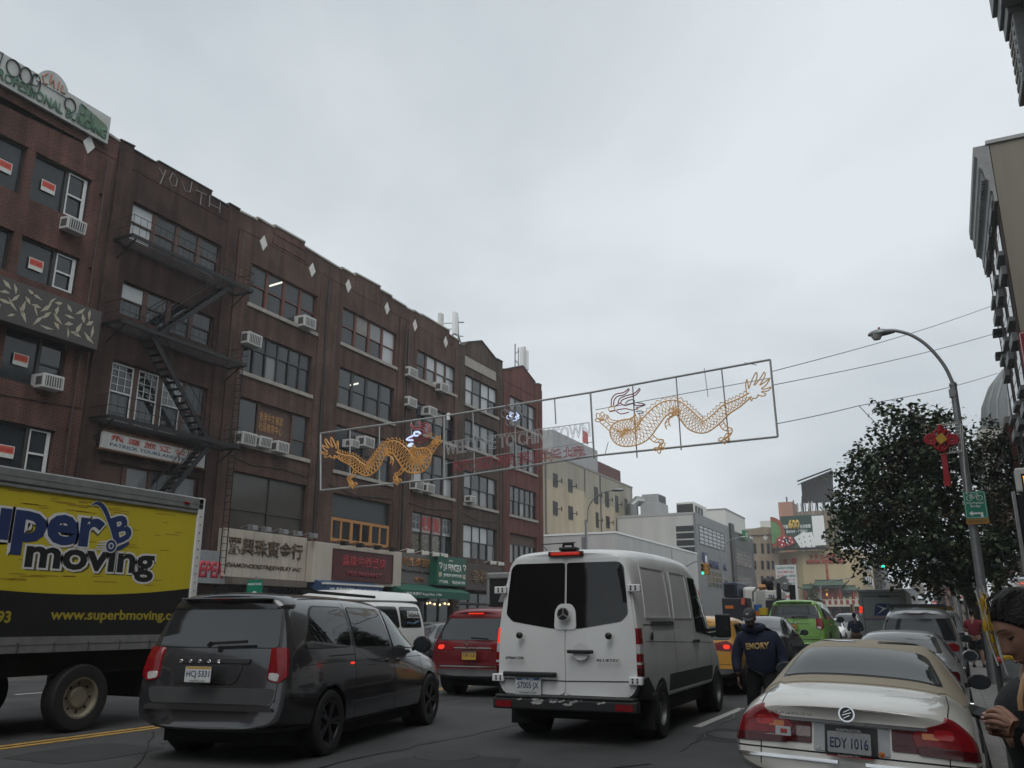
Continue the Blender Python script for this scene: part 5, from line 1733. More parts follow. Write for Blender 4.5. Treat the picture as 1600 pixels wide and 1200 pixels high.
 def mirror(s,x,y,z,m='black_plastic',w=.2,h=.16):
  sg=1 if x>0 else-1
  b=B()
  t=bmesh.new();bmesh.ops.create_uvsphere(t,u_segments=14,v_segments=8,radius=1)
  for v in t.verts:
   if v.co.y<-.25:
    v.co.y=-.25
  b.join(t,Matrix.Translation((x+sg*w*.6,y,z))@Matrix.Diagonal((w*.62,.11,h*.6,1)))
  b.bar((x-sg*.03,y+.02,z-h*.35),(x+sg*w*.4,y+.02,z-h*.2),.05,.05)
  o=obj('mirror',b,m,s.t,smooth=50)
  b=B();b.prism([(w*.5*math.cos(q),h*.48*math.sin(q))for q in[math.pi*2*i/16 for i in range(16)]],place(FACE_Y,x+sg*w*.6,y-.029,z),.004);obj('mirror_glass',b,'glass_haze',o)
 def handle(s,axis,y,z,m,L=.16):
  s.patch('door_handle',axis,rpoly([(y-L/2,z-.018),(y+L/2,z-.018),(y+L/2,z+.018),(y-L/2,z+.018)],.015),m,.028,.03)
def lean_warp(table,blend,y_round=.0,fy=None,froll=0.0):
 """rear lean: table [(z, dy)], fading out over 'blend' metres; y_round bows the tail in plan"""
 def f(x,y,z):
  k=max(0,1-y/blend)
  dy=0
  for(z0,d0),(z1,d1)in zip(table,table[1:]):
   if z>=z0:
    t=min(1,(z-z0)/(z1-z0));dy=d0+(d1-d0)*t
  yy=y+dy*k+y_round*x*x*k
  if fy:
   L_,bow=fy
   kf=max(0,1-(L_-y)/1.2)
   yy-=bow*x*x*kf
  return(x,yy,z)
 return f
def both(fn):
 fn('x+',1);fn('x-',-1)
def minivan(label,loc,rz,m,txt,charcoal=True,scale=1.0,group=None):
 st=[(0,.36,.84,.62,.90,1.03,.87,1.70,.68),(.05,.33,.88,.62,.945,1.04,.90,1.73,.70),(.5,.27,.95,.62,.985,1.06,.94,1.745,.71),(1.2,.24,.96,.62,.995,1.07,.955,1.76,.72),(2.2,.24,.96,.62,.995,1.06,.955,1.755,.72),(2.95,.24,.96,.62,.995,1.04,.95,1.70,.70),(3.35,.24,.96,.62,.99,.98,.94,1.52,.69),(3.75,.24,.95,.62,.985,.97,.92,1.27,.70),(4.12,.25,.94,.62,.98,.955,.90,1.065,.76),(4.6,.27,.92,.6,.965,.90,.86,.97,.72),(4.95,.30,.86,.55,.90,.80,.80,.85,.66),(5.12,.36,.74,.5,.78,.68,.70,.72,.56)]
 wp=lean_warp([(.0,.05),(.5,.0),(.98,.04),(1.1,.08),(1.75,.34),(2.2,.4)],1.2,.14,(5.12,.32))
 ws=[(sx*.80,y)for sx in(1,-1)for y in(1.04,4.12)]
 c=Car('minivan',label,loc,rz,st,m,wp,group,[(sx*.86,y)for sx in(1,-1)for y in(1.04,4.12)],.35,cat='minivan')
 for x,y in[(sx*.86,y)for sx in(1,-1)for y in(1.04,4.12)]:
  c.wheel(x,y,.35,.23,'alloy',5,.68)
 tg='tint_glass'
 c.glass('y-',[(-.75,1.17),(.75,1.17),(.68,1.62),(-.68,1.62)],.06,'rear_glass')
 for ax in('x+','x-'):
  c.glass(ax,[(.50,1.155),(1.58,1.155),(1.62,1.60),(.84,1.60)],.09,tg)
  c.glass(ax,[(1.70,1.145),(2.74,1.125),(2.66,1.585),(1.72,1.60)],.05,tg)
  c.glass(ax,[(2.84,1.12),(3.78,1.075),(3.64,1.19),(3.16,1.46),(2.96,1.555),(2.80,1.575)],.04,'clear_glass')
  c.seam(ax,[(1.66,1.66),(1.64,1.0),(1.66,.30)]);c.seam(ax,[(2.78,1.66),(2.79,1.0),(2.82,.30)]);c.seam(ax,[(3.78,1.02),(3.82,.7),(3.72,.32)]);c.seam(ax,[(1.66,.32),(3.72,.32)])
  c.seam(ax,[(.2,.975),(1.0,.99),(3.9,.965)],.006)
  c.seam(ax,[(1.0,1.06),(1.66,1.06)],.012)
  c.handle(ax,2.62,.95,m);c.handle(ax,2.97,.945,m)
  c.patch('side_strip',ax,[(1.5,.50),(3.68,.50),(3.68,.53),(1.5,.53)],m,.012,.014)
  c.patch('sill_trim',ax,[(1.45,.26),(3.72,.26),(3.72,.33),(1.45,.33)],'plastic_grey',.008,.01)
  c.patch('marker',ax,[(1.50,.95),(1.60,.95),(1.60,.975),(1.50,.975)],'lens_lit',.006,.008)
 for sx in(1,-1):
  c.patch('taillight',(sx*1.0,-.75,0),rpoly([(q[0],q[1])for q in([(.525,.84),(.60,.81),(.68,.88),(.70,1.17),(.575,1.17)]if sx>0 else[(-.525,.84),(-.60,.81),(-.68,.88),(-.70,1.17),(-.575,1.17)])],.03),'lens_red',.014,.03,cull=.35)
  c.patch('reversing_lamp',(sx*1.0,-.75,0),rpoly([(sx*.535,.85),(sx*.60,.83),(sx*.615,.91),(sx*.545,.92)],.02),'lens_clear',.019,.02,cull=.35)
  c.mirror(sx*.93,3.52,1.13,'black_plastic',.22,.19)
 c.seam('y-',[(-.79,.62),(-.81,1.0),(-.66,1.66)]);c.seam('y-',[(.79,.62),(.81,1.0),(.66,1.66)]);c.seam('y-',[(-.79,.66),(-.74,.59),(.74,.59),(.79,.66)])
 c.patch('tailgate_lower','y-',rpoly([(-.74,.60),(.74,.60),(.79,.76),(-.79,.76)],.05),'plastic_grey' if charcoal else m,.004,.008)
 c.patch('bumper_step','y-',rpoly([(-.80,.53),(.80,.53),(.76,.585),(-.76,.585)],.03),m,.035,.04)
 c.patch('bumper_lower','y-',[(-.95,.2),(.95,.2),(.95,.37),(-.95,.37)],'plastic_grey',.006,.01)
 c.patch('plate_recess','y-',rpoly([(-.50,.80),(.30,.80),(.37,1.0),(-.55,1.0)],.06),m,.010,.012)
 c.patch('plate_panel','y-',rpoly([(-.45,.825),(.25,.825),(.31,.985),(-.49,.985)],.05),mat('recess_dark',(.02,.02,.022),.4,.2,var=.1)if charcoal else m,.012,.012)
 c.patch('chrome_bar','y-',rpoly([(-.44,1.005),(.44,1.005),(.44,1.06),(-.44,1.06)],.02),m,.02,.022)
 c.plate(-.08,.012,.90,txt,'plate_white' if charcoal else 'plate_yellow','ink_navy',.32,.16,.04,band='plate_yellow' if charcoal else None,bot=('visitPA.com','ink_black',.6)if charcoal else None)
 for i,ch in enumerate('DODGE'):
  text(ch,.045,.032,'chrome',c.t,place(FACE_Y,-.30+i*.115,.008,1.033),name='badge_letter',bold=.03,ext=.008)
 c.patch('spoiler','z',rpoly([(-.74,.10),(.74,.10),(.70,.60),(-.70,.60)],.06),m,.022,.03,limit=[((0,0,1.60),(0,0,-1))])
 b=B();b.box(-.56,.56,.235,.36,1.672,1.70,.012);obj('spoiler_lip',b,m,c.t)
 b=B();b.box(-.13,.13,.208,.22,1.672,1.688);obj('brake_lamp',b,'lens_dark_red',c.t)
 b=B();b.bar((-.06,.125,1.21),(.42,.12,1.235),.018,.03);b.bar((-.05,.10,1.18),(-.02,.125,1.22),.05,.05);obj('wiper',b,'black_plastic',c.t)
 for sx in(1,-1):
  b=B();b.bar((sx*.60,.9,1.785),(sx*.58,2.9,1.765),.03,.035);obj('roof_rail',b,'black_plastic',c.t)
 b=B();b.box(-.8,.8,.5,4.7,.16,.3);obj('underbody',b,'under',c.t)
 c.patch('windscreen','z',rpoly([(-.64,3.02),(.64,3.02),(.74,4.02),(-.74,4.02)],.05),'glass',.006,.01)
 if scale!=1:
  c.t.scale=(scale,)*3
 return c
mat('rear_glass',(.016,.018,.020),.06,spec=.85,var=0)
minivan('charcoal minivan angled across the lane beside the yellow moving truck',(-7.19,7.17,0),R(10),'paint_charcoal','HCJ·5331')
minivan('lime green minivan taxi stopped far ahead in traffic',(-5.05,33,.25),R(0),'paint_lime','T·6142',False,1.1)
st=[(0,.50,.90,.8,.965,1.2,.955,2.30,.80),(.05,.46,.93,.8,.985,1.2,.975,2.34,.83),(.5,.42,.96,.8,.995,1.2,.985,2.385,.845),(1.5,.42,.96,.8,.995,1.2,.985,2.42,.85),(2.6,.42,.96,.8,.995,1.2,.985,2.43,.85),(3.6,.42,.96,.8,.995,1.2,.985,2.41,.84),(4.0,.42,.96,.8,.995,1.2,.98,2.32,.81),(4.4,.42,.96,.8,.995,1.2,.965,1.95,.77),(4.85,.42,.95,.8,.985,1.14,.93,1.42,.76),(5.15,.43,.94,.75,.965,1.08,.88,1.2,.74),(5.6,.45,.88,.7,.90,.95,.80,1.02,.66),(5.85,.5,.75,.65,.78,.82,.66,.88,.55)]
wp=lean_warp([(.4,.0),(1.2,.0),(2.4,.12),(2.6,.14)],.8,.05,(5.85,.35))
vw=[(sx*.87,y)for sx in(1,-1)for y in(1.0,4.66)]
c=Car('panel_van','white panel van with tinted rear door windows and a dented black bumper',(-4.42,10.45,0),R(2.2),st,'paint_dirty_white',wp,None,vw,.345,cat='van',creases={2:.6,4:.15,5:.15})
for x,y in vw:
 c.wheel(x,y,.345,.23,'dull_steel',5,.6,steel=True)
V=c
PW='paint_white'
for sx in(1,-1):
 xs_=[(sx*.006,.555),(sx*.84,.555),(sx*.925,.68),(sx*.915,1.3),(sx*.80,2.15),(sx*.72,2.24),(sx*.012,2.24)]
 c.patch('rear_door','y-',rpoly(xs_,.08),PW,.018,.03)
 g_=c.patch('window','y-',rpoly([(sx*.012,1.345),(sx*.20,1.355),(sx*.74,1.44),(sx*.83,1.53),(sx*.775,2.12),(sx*.71,2.18),(sx*.012,2.18)],.035),'tint_glass',.022,.012)
 for z in(1.80,.70):
  b=B();b.box(sx*.83,sx*1.0,-.02+(.055 if z>1 else 0),.06+(.055 if z>1 else 0),z,z+.09,.01)
  obj('hinge',b,'white_paint',c.t)
 b=B()
 for z in(1.80,.70):
  for dx in(.87,.93):
   b.box(sx*dx,sx*(dx+.022),-.024+(.055 if z>1 else 0),-.018+(.055 if z>1 else 0),z+.02,z+.045)
   b.box(sx*dx,sx*(dx+.022),-.024+(.055 if z>1 else 0),-.018+(.055 if z>1 else 0),z+.055,z+.075)
 obj('hinge_slots',b,'black_plastic',c.t)['kind']='stuff'
 b=B();b.lathe([(0,0),(.035,0),(.042,.02),(.042,.045),(.02,.06),(0,.062)],14,place(FACE_Y,sx*.60,-.012,1.27));obj('door_stop',b,'black_plastic',c.t)
 for za,zb,m_,nm in((1.17,1.36,'lens_red','taillight'),(1.06,1.17,'lens_clear','reversing_lamp'),(.90,1.055,'lens_red','taillight'),(.80,.895,'lens_dark_red','taillight')):
  w0,w1=(.62,.79)
  if sx<0 and nm=='taillight' and za==1.17:
   m_='lens_lit'
  c.patch(nm,(sx*1.0,-1.0,0),[(sx*.555,za),(sx*.80,za),(sx*.80,zb),(sx*.555,zb)],m_,.012,.03,cull=.3)
 c.patch('lamp_bar',(sx*1.0,-1.0,0),[(sx*.61,.93),(sx*.745,.93),(sx*.745,.96),(sx*.61,.96)],'lens_clear',.016,.01,cull=.3)
c.patch('bumper','y-',[(-1.1,.36),(1.1,.36),(1.1,.55),(-1.1,.55)],'black_plastic',.03,.05)
for sx in(1,-1):
 c.patch('bumper_corner','x+' if sx>0 else 'x-',[(-.3,.36),(.62,.36),(.62,.60),(.30,.78),(-.3,.70)],'black_plastic',.018,.05)
b=B();b.box(-.92,.92,-.11,.08,.515,.55,.012);b.box(-.95,.95,-.10,.05,.38,.515,.02);obj('bumper_step',b,mat('bumper_scuffed',(.016,.016,.017),.5,var=.2),c.t)
rnd=random.Random(3)
b=B()
for i in range(34):
 x=-.12+rnd.gauss(0,.13)if i<22 else rnd.uniform(-.6,.6);z=rnd.uniform(.45,.53);l=rnd.uniform(.01,.06)
 b.prism([(x-l,z),(x-l*.3,z-.012),(x+l,z+.004),(x+l*.2,z+rnd.uniform(.008,.025))],place(FACE_Y,0,-.1005,0),.0012)
obj('scuff',b,mat('scuff_white',(.45,.45,.45),.7,var=.2),c.t)
for sx in(1,-1):
 b=B();b.box(sx*.68,sx*.9,-.107,-.099,.405,.48);obj('reflector',b,'lens_red',c.t)
c.patch('badge_mount','y-',rpoly([(-.15,1.34),(.15,1.34),(.14,1.58),(.08,1.66),(-.08,1.66),(-.14,1.58)],.05),PW,.030,.03)
b=B();mw=place(FACE_Y,0,-.012,1.53)
b.lathe([(.072,0),(.085,0),(.085,.02),(.072,.02)],24,mw)
for k in range(3):
 a=R(90+120*k);t_=B();t_.bar((0,0,.012),(math.cos(a)*.075,math.sin(a)*.075,.012),.014,.012);b.join(t_.bm,mw)
obj('badge',b,'chrome',c.t,smooth=30)
b=B();b.lathe([(0,0),(.075,0),(.075,.004),(0,.004)],24,mw);obj('badge_disc',b,'black_plastic',c.t)
b=B();b.box(.05,.40,-.06,-.03,1.055,1.10,.012);b.box(.10,.14,-.045,.0,1.06,1.09);b.box(.3,.34,-.045,.0,1.06,1.09);obj('door_handle',b,'black_plastic',c.t)
b=B();b.lathe([(0,0),(.10,0),(.105,.006),(0,.002)],20,place(FACE_Y,.225,-.019,1.08));obj('handle_cup',b,PW,c.t)
b=B();b.box(-.83,-.10,-.065,.0,.765,.825,.015);obj('plate_bar',b,'black_plastic',c.t)
c.plate(-.49,-.022,.655,'57005·JX','plate_white','ink_navy',.33,.2,0,top=('NEW YORK','ink_white',.5),bot=('MANHATTAN','ink_black',.7),band=mat('plate_blue',(.03,.08,.22),.5,var=.05),frame='plate_white')
text('SPRINTER',.26,.034,'black_plastic',c.t,place(FACE_Y,-.68,-.019,.99),name='badge_lettering',bold=.03,ext=.006,shear=.2)
text('BLUETEC',.30,.032,'black_plastic',c.t,place(FACE_Y,.58,-.019,.98),name='badge_lettering',bold=.02,ext=.006,shear=.2)
c.seam('y-',[(-.9,.735),(0,.72),(.9,.735)],.014,'plastic_grey',.021,'body_crease')
for ax in('x+','x-'):
 c.seam(ax,[(.30,1.40),(1.78,1.40)],.014,'plastic_grey');c.seam(ax,[(1.80,2.2),(1.80,.5)],.010);c.seam(ax,[(3.10,2.25),(3.10,.5)],.010);c.seam(ax,[(4.15,1.1),(4.2,.6)],.01);c.seam(ax,[(.3,1.2),(4.6,1.10)],.008,'plastic_grey')
 c.patch('cladding',ax,[(1.42,.44),(4.22,.44),(4.22,.76),(1.42,.76)],'plastic_grey',.012,.014)
 c.patch('sill',ax,[(1.42,.40),(4.22,.40),(4.22,.545),(1.42,.545)],'paint_dirty_white',.014,.014)
 c.patch('slide_rail',ax,rpoly([(.62,1.385),(1.78,1.385),(1.78,1.445),(.62,1.445)],.015),'plastic_grey',.02,.022)
 o=c.glass(ax,[(3.22,1.30),(4.55,1.22),(4.50,1.42),(4.15,1.93),(3.95,2.08),(3.22,2.1)],.06,'tint_glass')
 for y in(3.0,3.22):
  c.patch('door_handle',ax,rpoly([(y-.08,1.13),(y+.08,1.13),(y+.08,1.17),(y-.08,1.17)],.015),'black_plastic',.03,.03)
 for ya,yb,q in((.42,1.70,0),(1.90,3.0,1)):
  for p_ in([(ya,1.48),(yb,1.48),(yb,1.50),(ya,1.50)],[(ya+.1,2.13),(yb,2.13),(yb,2.15),(ya+.1,2.15)],[(ya,1.5),(ya+.02,1.5),(ya+.12,2.13),(ya+.1,2.13)],[(yb-.02,1.5),(yb,1.5),(yb,2.13),(yb-.02,2.13)]):
   c.patch('panel_rib',ax,p_,PW,.009,.01)
b=B();b.lathe([(0,0),(.05,0),(.05,.015),(0,.02)],14,Matrix.Translation((.985,.55,1.26))@Matrix.Rotation(R(90),4,'Y'));obj('fuel_cap',b,'black_plastic',c.t)
for sx in(1,-1):
 b=B();b.box(sx*1.03,sx*1.27,4.42,4.56,1.18,1.56,.03);b.bar((sx*.94,4.5,1.22),(sx*1.06,4.5,1.24),.07,.07);b.bar((sx*.92,4.5,1.30),(sx*1.06,4.5,1.32),.05,.05);o=obj('mirror',b,'black_plastic',c.t)
 b=B();b.box(sx*1.05,sx*1.25,4.414,4.419,1.28,1.54);obj('mirror_glass',b,'glass_haze',o)
b=B();b.box(-.20,.20,.06,.12,2.275,2.315,.012);obj('brake_lamp',b,mat('lens_brake',(.35,.015,.01),.3,emit=(1,.05,.02),es=.18,var=.5,scale=40),c.t)
b=B();b.box(-.24,.24,.075,.16,2.262,2.328,.012);obj('lamp_housing',b,'lens_dark_red',c.t)
b=B();b.box(-.10,.14,.10,.26,2.335,2.385,.015);b.tube([(-.05,.16,2.36),(-.05,.16,2.43),(.08,.16,2.43),(.08,.16,2.36)],.025,6);obj('roof_camera',b,'black_plastic',c.t)
b=B();b.tube([(-.30,.2,2.36),(-.4,.25,2.44),(.05,.35,2.46)],.008,5);obj('aerial_wire',b,'black_plastic',c.t)
for sx in(1,-1):
 b=B();b.box(sx*.70,sx*.98,.56,.58,.14,.5);obj('mud_flap',b,'rubber',c.t)
b=B();b.box(-.8,.8,.3,5.4,.25,.46);obj('underbody',b,'under',c.t)
b=B();b.tube([(-.95,.9,.345),(.95,.9,.345)],.07,8);obj('axle',b,'under',c.t)
c.patch('flare_patch','x+',[(.50,.42),(.63,.42),(.66,.58),(.50,.58)],'dull_steel',.03,.03)
def suv(name,label,loc,rz,m,L_=4.9,W_=1.9,H=1.72,cat='suv',plate=None,lit=True,rail=True,group=None,glassm='rear_glass',wiper=True,lens='lens_red',scale=1,cladding=True,tallbox=False):
 w=W_/2
 k=H/1.72
 st=[(0,.40,w*.88,.68,w*.93,.98,w*.90,1.60*k,w*.64),(.05,.36,w*.92,.68,w*.97,1.0,w*.93,1.64*k,w*.67),(.5,.30,w*.96,.68,w,1.02,w*.955,1.69*k,w*.70),(1.3,.27,w*.965,.68,w,1.02,w*.955,1.72*k,w*.71),(2.2,.27,w*.965,.68,w,1.01,w*.95,1.70*k,w*.70),(2.75,.27,w*.965,.68,w,1.0,w*.94,1.60*k,w*.68),(3.15,.27,w*.96,.68,w,.99,w*.93,1.38*k,w*.68),(3.6,.28,w*.95,.66,w*.99,.98,w*.9,1.10,w*.72),(4.2,.30,w*.93,.64,w*.97,.92,w*.86,1.0,w*.7),(4.6,.33,w*.86,.6,w*.9,.84,w*.8,.88,w*.62),(4.85,.40,w*.72,.55,w*.76,.70,w*.66,.74,w*.5)]
 st=[(a[0]*L_/4.85,)+a[1:]for a in st]
 wp=lean_warp([(.3,.0),(.98,.02),(1.08,.07),(1.7,.36 if not tallbox else .16),(2.2,.45)],1.1,.16,(L_,.3))
 wl=[(sx*w*.9,y)for sx in(1,-1)for y in(.98,.98+2.8*L_/4.85)]
 c=Car(name,label,loc,rz,st,m,wp,group,wl,.36,cat=cat)
 for x,y in wl:
  c.wheel(x,y,.36,.24,'alloy',5,.66)
 c.glass('y-',[(-w*.80,1.08),(w*.80,1.08),(w*.70,1.52*k),(-w*.70,1.52*k)],.07,glassm)
 f=L_/4.85
 for ax in('x+','x-'):
  c.glass(ax,[(.55*f,1.12),(1.22*f,1.10),(1.22*f,1.52*k),(.86*f,1.50*k)],.07,'tint_glass')
  c.glass(ax,[(1.32*f,1.10),(2.12*f,1.08),(2.12*f,1.52*k),(1.32*f,1.53*k)],.04,'tint_glass')
  c.glass(ax,[(2.2*f,1.08),(3.22*f,1.06),(2.78*f,1.40*k),(2.5*f,1.50*k),(2.2*f,1.52*k)],.04,'clear_glass')
  c.seam(ax,[(1.27*f,1.6*k),(1.27*f,.35)]);c.seam(ax,[(2.16*f,1.6*k),(2.16*f,.35)]);c.seam(ax,[(3.3*f,1.0),(3.3*f,.4)])
  c.handle(ax,2.0*f,.93,m);c.handle(ax,2.34*f,.93,m)
  if cladding:
   c.patch('sill_trim',ax,[(1.4*f,.26),(3.3*f,.26),(3.3*f,.38),(1.4*f,.38)],'plastic_grey',.008,.01)
 for sx in(1,-1):
  q=[(sx*.40,.88),(sx*.66,.86),(sx*.70,.98),(sx*.62,1.06),(sx*.36,.99)]
  c.patch('taillight',(sx,-1,0),rpoly([(p[0]*w/.95,p[1])for p in q],.03),lens,.012,.02,cull=.3)
  if lit:
   q=[(sx*.55,.90),(sx*.64,.90),(sx*.64,.985),(sx*.55,.985)]
   c.patch('lit_lamp',(sx,-1,0),rpoly([(p[0]*w/.95,p[1])for p in q],.035),'lens_lit',.017,.01,cull=.3)
  c.mirror(sx*w*.96,3.0*f,1.10,m if not cladding else 'black_plastic')
 c.patch('bumper','y-',[(-w*1.1,.3),(w*1.1,.3),(w*1.1,.52),(-w*1.1,.52)],'plastic_grey',.012,.03)
 c.seam('y-',[(-w*.84,.60),(-w*.86,1.0),(-w*.68,1.6*k)]);c.seam('y-',[(w*.84,.60),(w*.86,1.0),(w*.68,1.6*k)]);c.seam('y-',[(-w*.84,.6),(w*.84,.6)])
 c.patch('spoiler','z',rpoly([(-w*.74,.1),(w*.74,.1),(w*.72,.62),(-w*.72,.62)],.05),m,.016,.025,limit=[((0,0,1.5*k),(0,0,-1))])
 b=B();yb_=.27 if not tallbox else .12
 b.box(-.16,.16,yb_-.01,yb_+.05,1.565*k,1.585*k);obj('brake_lamp',b,'lens_lit' if lit else 'lens_dark_red',c.t)
 if wiper:
  b=B();b.bar((0,.085,1.12),(.38,.082,1.10),.02,.03);obj('wiper',b,'black_plastic',c.t)
 if rail:
  for sx in(1,-1):
   b=B();b.tube([(sx*w*.66,.65,1.70*k),(sx*w*.67,.8,1.77*k),(sx*w*.67,2.2,1.78*k),(sx*w*.66,2.45,1.68*k)],.02,6);obj('roof_rail',b,'black_plastic',c.t)
 c.patch('plate_recess','y-',rpoly([(-.36,.68),(.36,.68),(.42,.90),(-.42,.90)],.05),m,.008,.01)
 if plate:
  c.plate(0,.0,.79,plate,'plate_yellow','ink_navy',.31,.16,.03,band='ink_navy')
 c.patch('windscreen','z',rpoly([(-w*.62,2.66*f),(w*.62,2.66*f),(w*.72,3.5*f),(-w*.72,3.5*f)],.05),'glass',.006,.01)
 b=B();b.box(-w*.85,w*.85,.4,L_-.5,.2,.34);obj('underbody',b,'under',c.t)
 if scale!=1:
  c.t.scale=(scale,)*3
 return c
c=suv('red_suv','dark red suv with lit brake lights between the minivan and the white van',(-8.62,15.55,0),R(2),'paint_red',5.0,1.95,1.74,plate='T·JBT·1126')
c.patch('chrome_strip','y-',[(-.72,.565),(.72,.565),(.72,.585),(-.72,.585)],'chrome',.016,.016)
c.patch('chrome_bar','y-',rpoly([(-.42,.915),(.42,.915),(.42,.935),(-.42,.935)],.008),'chrome',.022,.02)
b=B();mw=place(FACE_Y,-.04,.012,1.0)
b.lathe([(.058,0),(.068,0),(.068,.012),(.058,.012)],20,mw)
t_=B();t_.tube([(-.06,.02,.008),(-.02,.015,.008),(0,-.015,.008),(.02,.015,.008),(.06,.02,.008)],.008,5);b.join(t_.bm,mw)
obj('badge',b,'chrome',c.t)
c=suv('taxi','orange yellow taxi beside the white van mirror, tail light lit',(-4.82,18.0,0),R(0.5),'paint_taxi',4.6,1.9,1.56,cat='taxi',rail=False,glassm='clear_glass',wiper=False,cladding=False)
c=suv('silver_suv','silver suv with black roof rack, parked ahead of the silver sedan',(-.72,23.0,-.10),R(0),'paint_silver',4.9,1.9,1.86,lit=False,glassm='rear_glass',tallbox=True)
for i,y in enumerate((.8,1.5,2.2)):
 b=B();b.bar((-.64,y,1.93),(.64,y,1.93),.04,.03);obj('rack_bar',b,'black_plastic',c.t)
b=B();b.bar((-.66,.55,1.88),(.66,.55,1.88),.05,.04);obj('rack_bar',b,'black_plastic',c.t)
def sedan(name,label,loc,rz,m,L_=4.7,W_=1.8,H=1.43,glassm='rear_glass',cat='car',group=None,lens='lens_dark_red',full=True,roll=0,wheels=True,roofm=None):
 w=W_/2;k=H/1.43;f=L_/4.7
 st=[(0,.36,w*.86,.60,w*.92,.84,w*.86,.95,w*.74),(.05,.33,w*.9,.60,w*.955,.86,w*.9,.99,w*.77),(.5,.25,w*.95,.62,w*.99,.90,w*.92,1.03,w*.78),(.8,.22,w*.96,.62,w,.91,w*.925,1.07,w*.76),(1.3,.22,w*.96,.62,w,.92,w*.93,1.30*k,w*.66),(1.75,.22,w*.96,.62,w,.92,w*.93,1.41*k,w*.62),(2.3,.22,w*.96,.62,w,.915,w*.93,1.43*k,w*.62),(2.75,.22,w*.96,.62,w,.91,w*.925,1.36*k,w*.63),(3.2,.22,w*.95,.62,w*.99,.90,w*.91,1.12,w*.68),(3.5,.23,w*.94,.6,w*.98,.88,w*.88,.97,w*.72),(4.1,.26,w*.9,.56,w*.95,.80,w*.82,.88,w*.66),(4.55,.30,w*.8,.5,w*.84,.68,w*.7,.74,w*.55),(4.7,.36,w*.66,.48,w*.7,.60,w*.56,.64,w*.45)]
 st=[(a[0]*f,)+a[1:]for a in st]
 wp=lean_warp([(.3,.03),(.6,.0),(.95,.06),(1.5,.06)],.6,.15,(L_,.3))
 wl=[(sx*w*.88,y*f)for sx in(1,-1)for y in(.95,3.68)]
 c=Car(name,label,loc,rz,st,m,wp,group,wl if wheels else(),.32,cat=cat,roll=roll,level=2)
 for x,y in wl:
  c.wheel(x,y,.32,.21,'alloy',5,.64)
 c.patch('rear_window','z',rpoly([(-w*.66,.92*f),(w*.66,.92*f),(w*.56,1.60*f),(-w*.56,1.60*f)],.08),glassm,.007,.012)
 for ax in('x+','x-'):
  c.glass(ax,[(1.02*f,.97),(2.12*f,.965),(2.12*f,1.32*k),(1.78*f,1.33*k),(1.40*f,1.20*k)],.05,'tint_glass')
  c.glass(ax,[(2.2*f,.965),(3.2*f,.95),(2.7*f,1.25*k),(2.45*f,1.32*k),(2.2*f,1.33*k)],.04,'tint_glass')
  c.seam(ax,[(2.16*f,1.36*k),(2.16*f,.3)]);c.seam(ax,[(1.2*f,.95),(1.25*f,.5)]);c.seam(ax,[(3.25*f,.93),(3.25*f,.35)])
  c.handle(ax,2.02*f,.84,m);c.handle(ax,2.3*f,.84,m)if False else None
 for sx in(1,-1):
  c.patch('taillight',(sx,-1,0),rpoly([(sx*.30,.74),(sx*.62,.72),(sx*.64,.88),(sx*.34,.90)],.03),lens,.01,.02,cull=.3)
  c.mirror(sx*w*.95,3.0*f,1.0,m)
 c.seam('y-',[(-w*.75,.62),(-w*.75,.92)]);c.seam('y-',[(w*.75,.62),(w*.75,.92)]);c.seam('y-',[(-w*.9,.6),(w*.9,.6)])
 c.patch('windscreen','z',rpoly([(-w*.58,2.68*f),(w*.58,2.68*f),(w*.70,3.4*f),(-w*.70,3.4*f)],.05),'glass',.006,.01)
 b=B();b.box(-w*.85,w*.85,.4,L_-.5,.17,.3);obj('underbody',b,'under',c.t)
 return c
sedan('silver_sedan','silver sedan parked just ahead of the tan roofed sedan',(-.74,13.5,-.10),R(0),'paint_silver',4.5,1.75,1.42,'rear_glass')
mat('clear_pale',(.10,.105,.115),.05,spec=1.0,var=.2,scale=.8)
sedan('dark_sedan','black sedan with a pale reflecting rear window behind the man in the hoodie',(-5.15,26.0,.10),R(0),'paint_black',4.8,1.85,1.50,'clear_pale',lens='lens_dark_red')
p_=atX(690,985,-14.2)
sedan('dark_sedan','dark sedan in the oncoming lane between the transport van and the red suv',(-14.2,p_.y+1.5,0),R(180),'paint_grey',4.6,1.8,1.43)
p_=atX(700,985,-19.6)
sedan('red_sedan','reddish parked sedan by the far kerb glimpsed left of the red suv',(-19.6,p_.y-2.0,0),R(0),'paint_red',4.6,1.8,1.43)
m='paint_champagne'
w=.955
st=[(0,.34,w*.86,.50,w*.93,.72,w*.88,.875,w*.74),(.04,.30,w*.92,.50,w*.97,.74,w*.92,.90,w*.78),(.35,.24,w*.96,.55,w*.995,.80,w*.93,.955,w*.80),(.85,.22,w*.97,.58,w,.82,w*.935,.99,w*.80),(1.12,.22,w*.97,.6,w,.83,w*.94,1.02,w*.77),(1.5,.22,w*.97,.6,w,.84,w*.94,1.20,w*.70),(1.92,.22,w*.97,.6,w,.85,w*.94,1.33,w*.63),(2.4,.22,w*.97,.6,w,.85,w*.94,1.365,w*.62),(3.0,.22,w*.97,.6,w,.85,w*.94,1.345,w*.62),(3.35,.22,w*.97,.6,w,.85,w*.93,1.25,w*.64),(3.8,.22,w*.96,.6,w*.99,.85,w*.92,1.03,w*.70),(4.1,.23,w*.95,.6,w*.98,.84,w*.89,.94,w*.74),(4.9,.26,w*.92,.55,w*.95,.76,w*.83,.85,w*.68),(5.25,.30,w*.82,.5,w*.86,.66,w*.72,.74,w*.58),(5.36,.36,w*.7,.48,w*.74,.58,w*.6,.62,w*.5)]
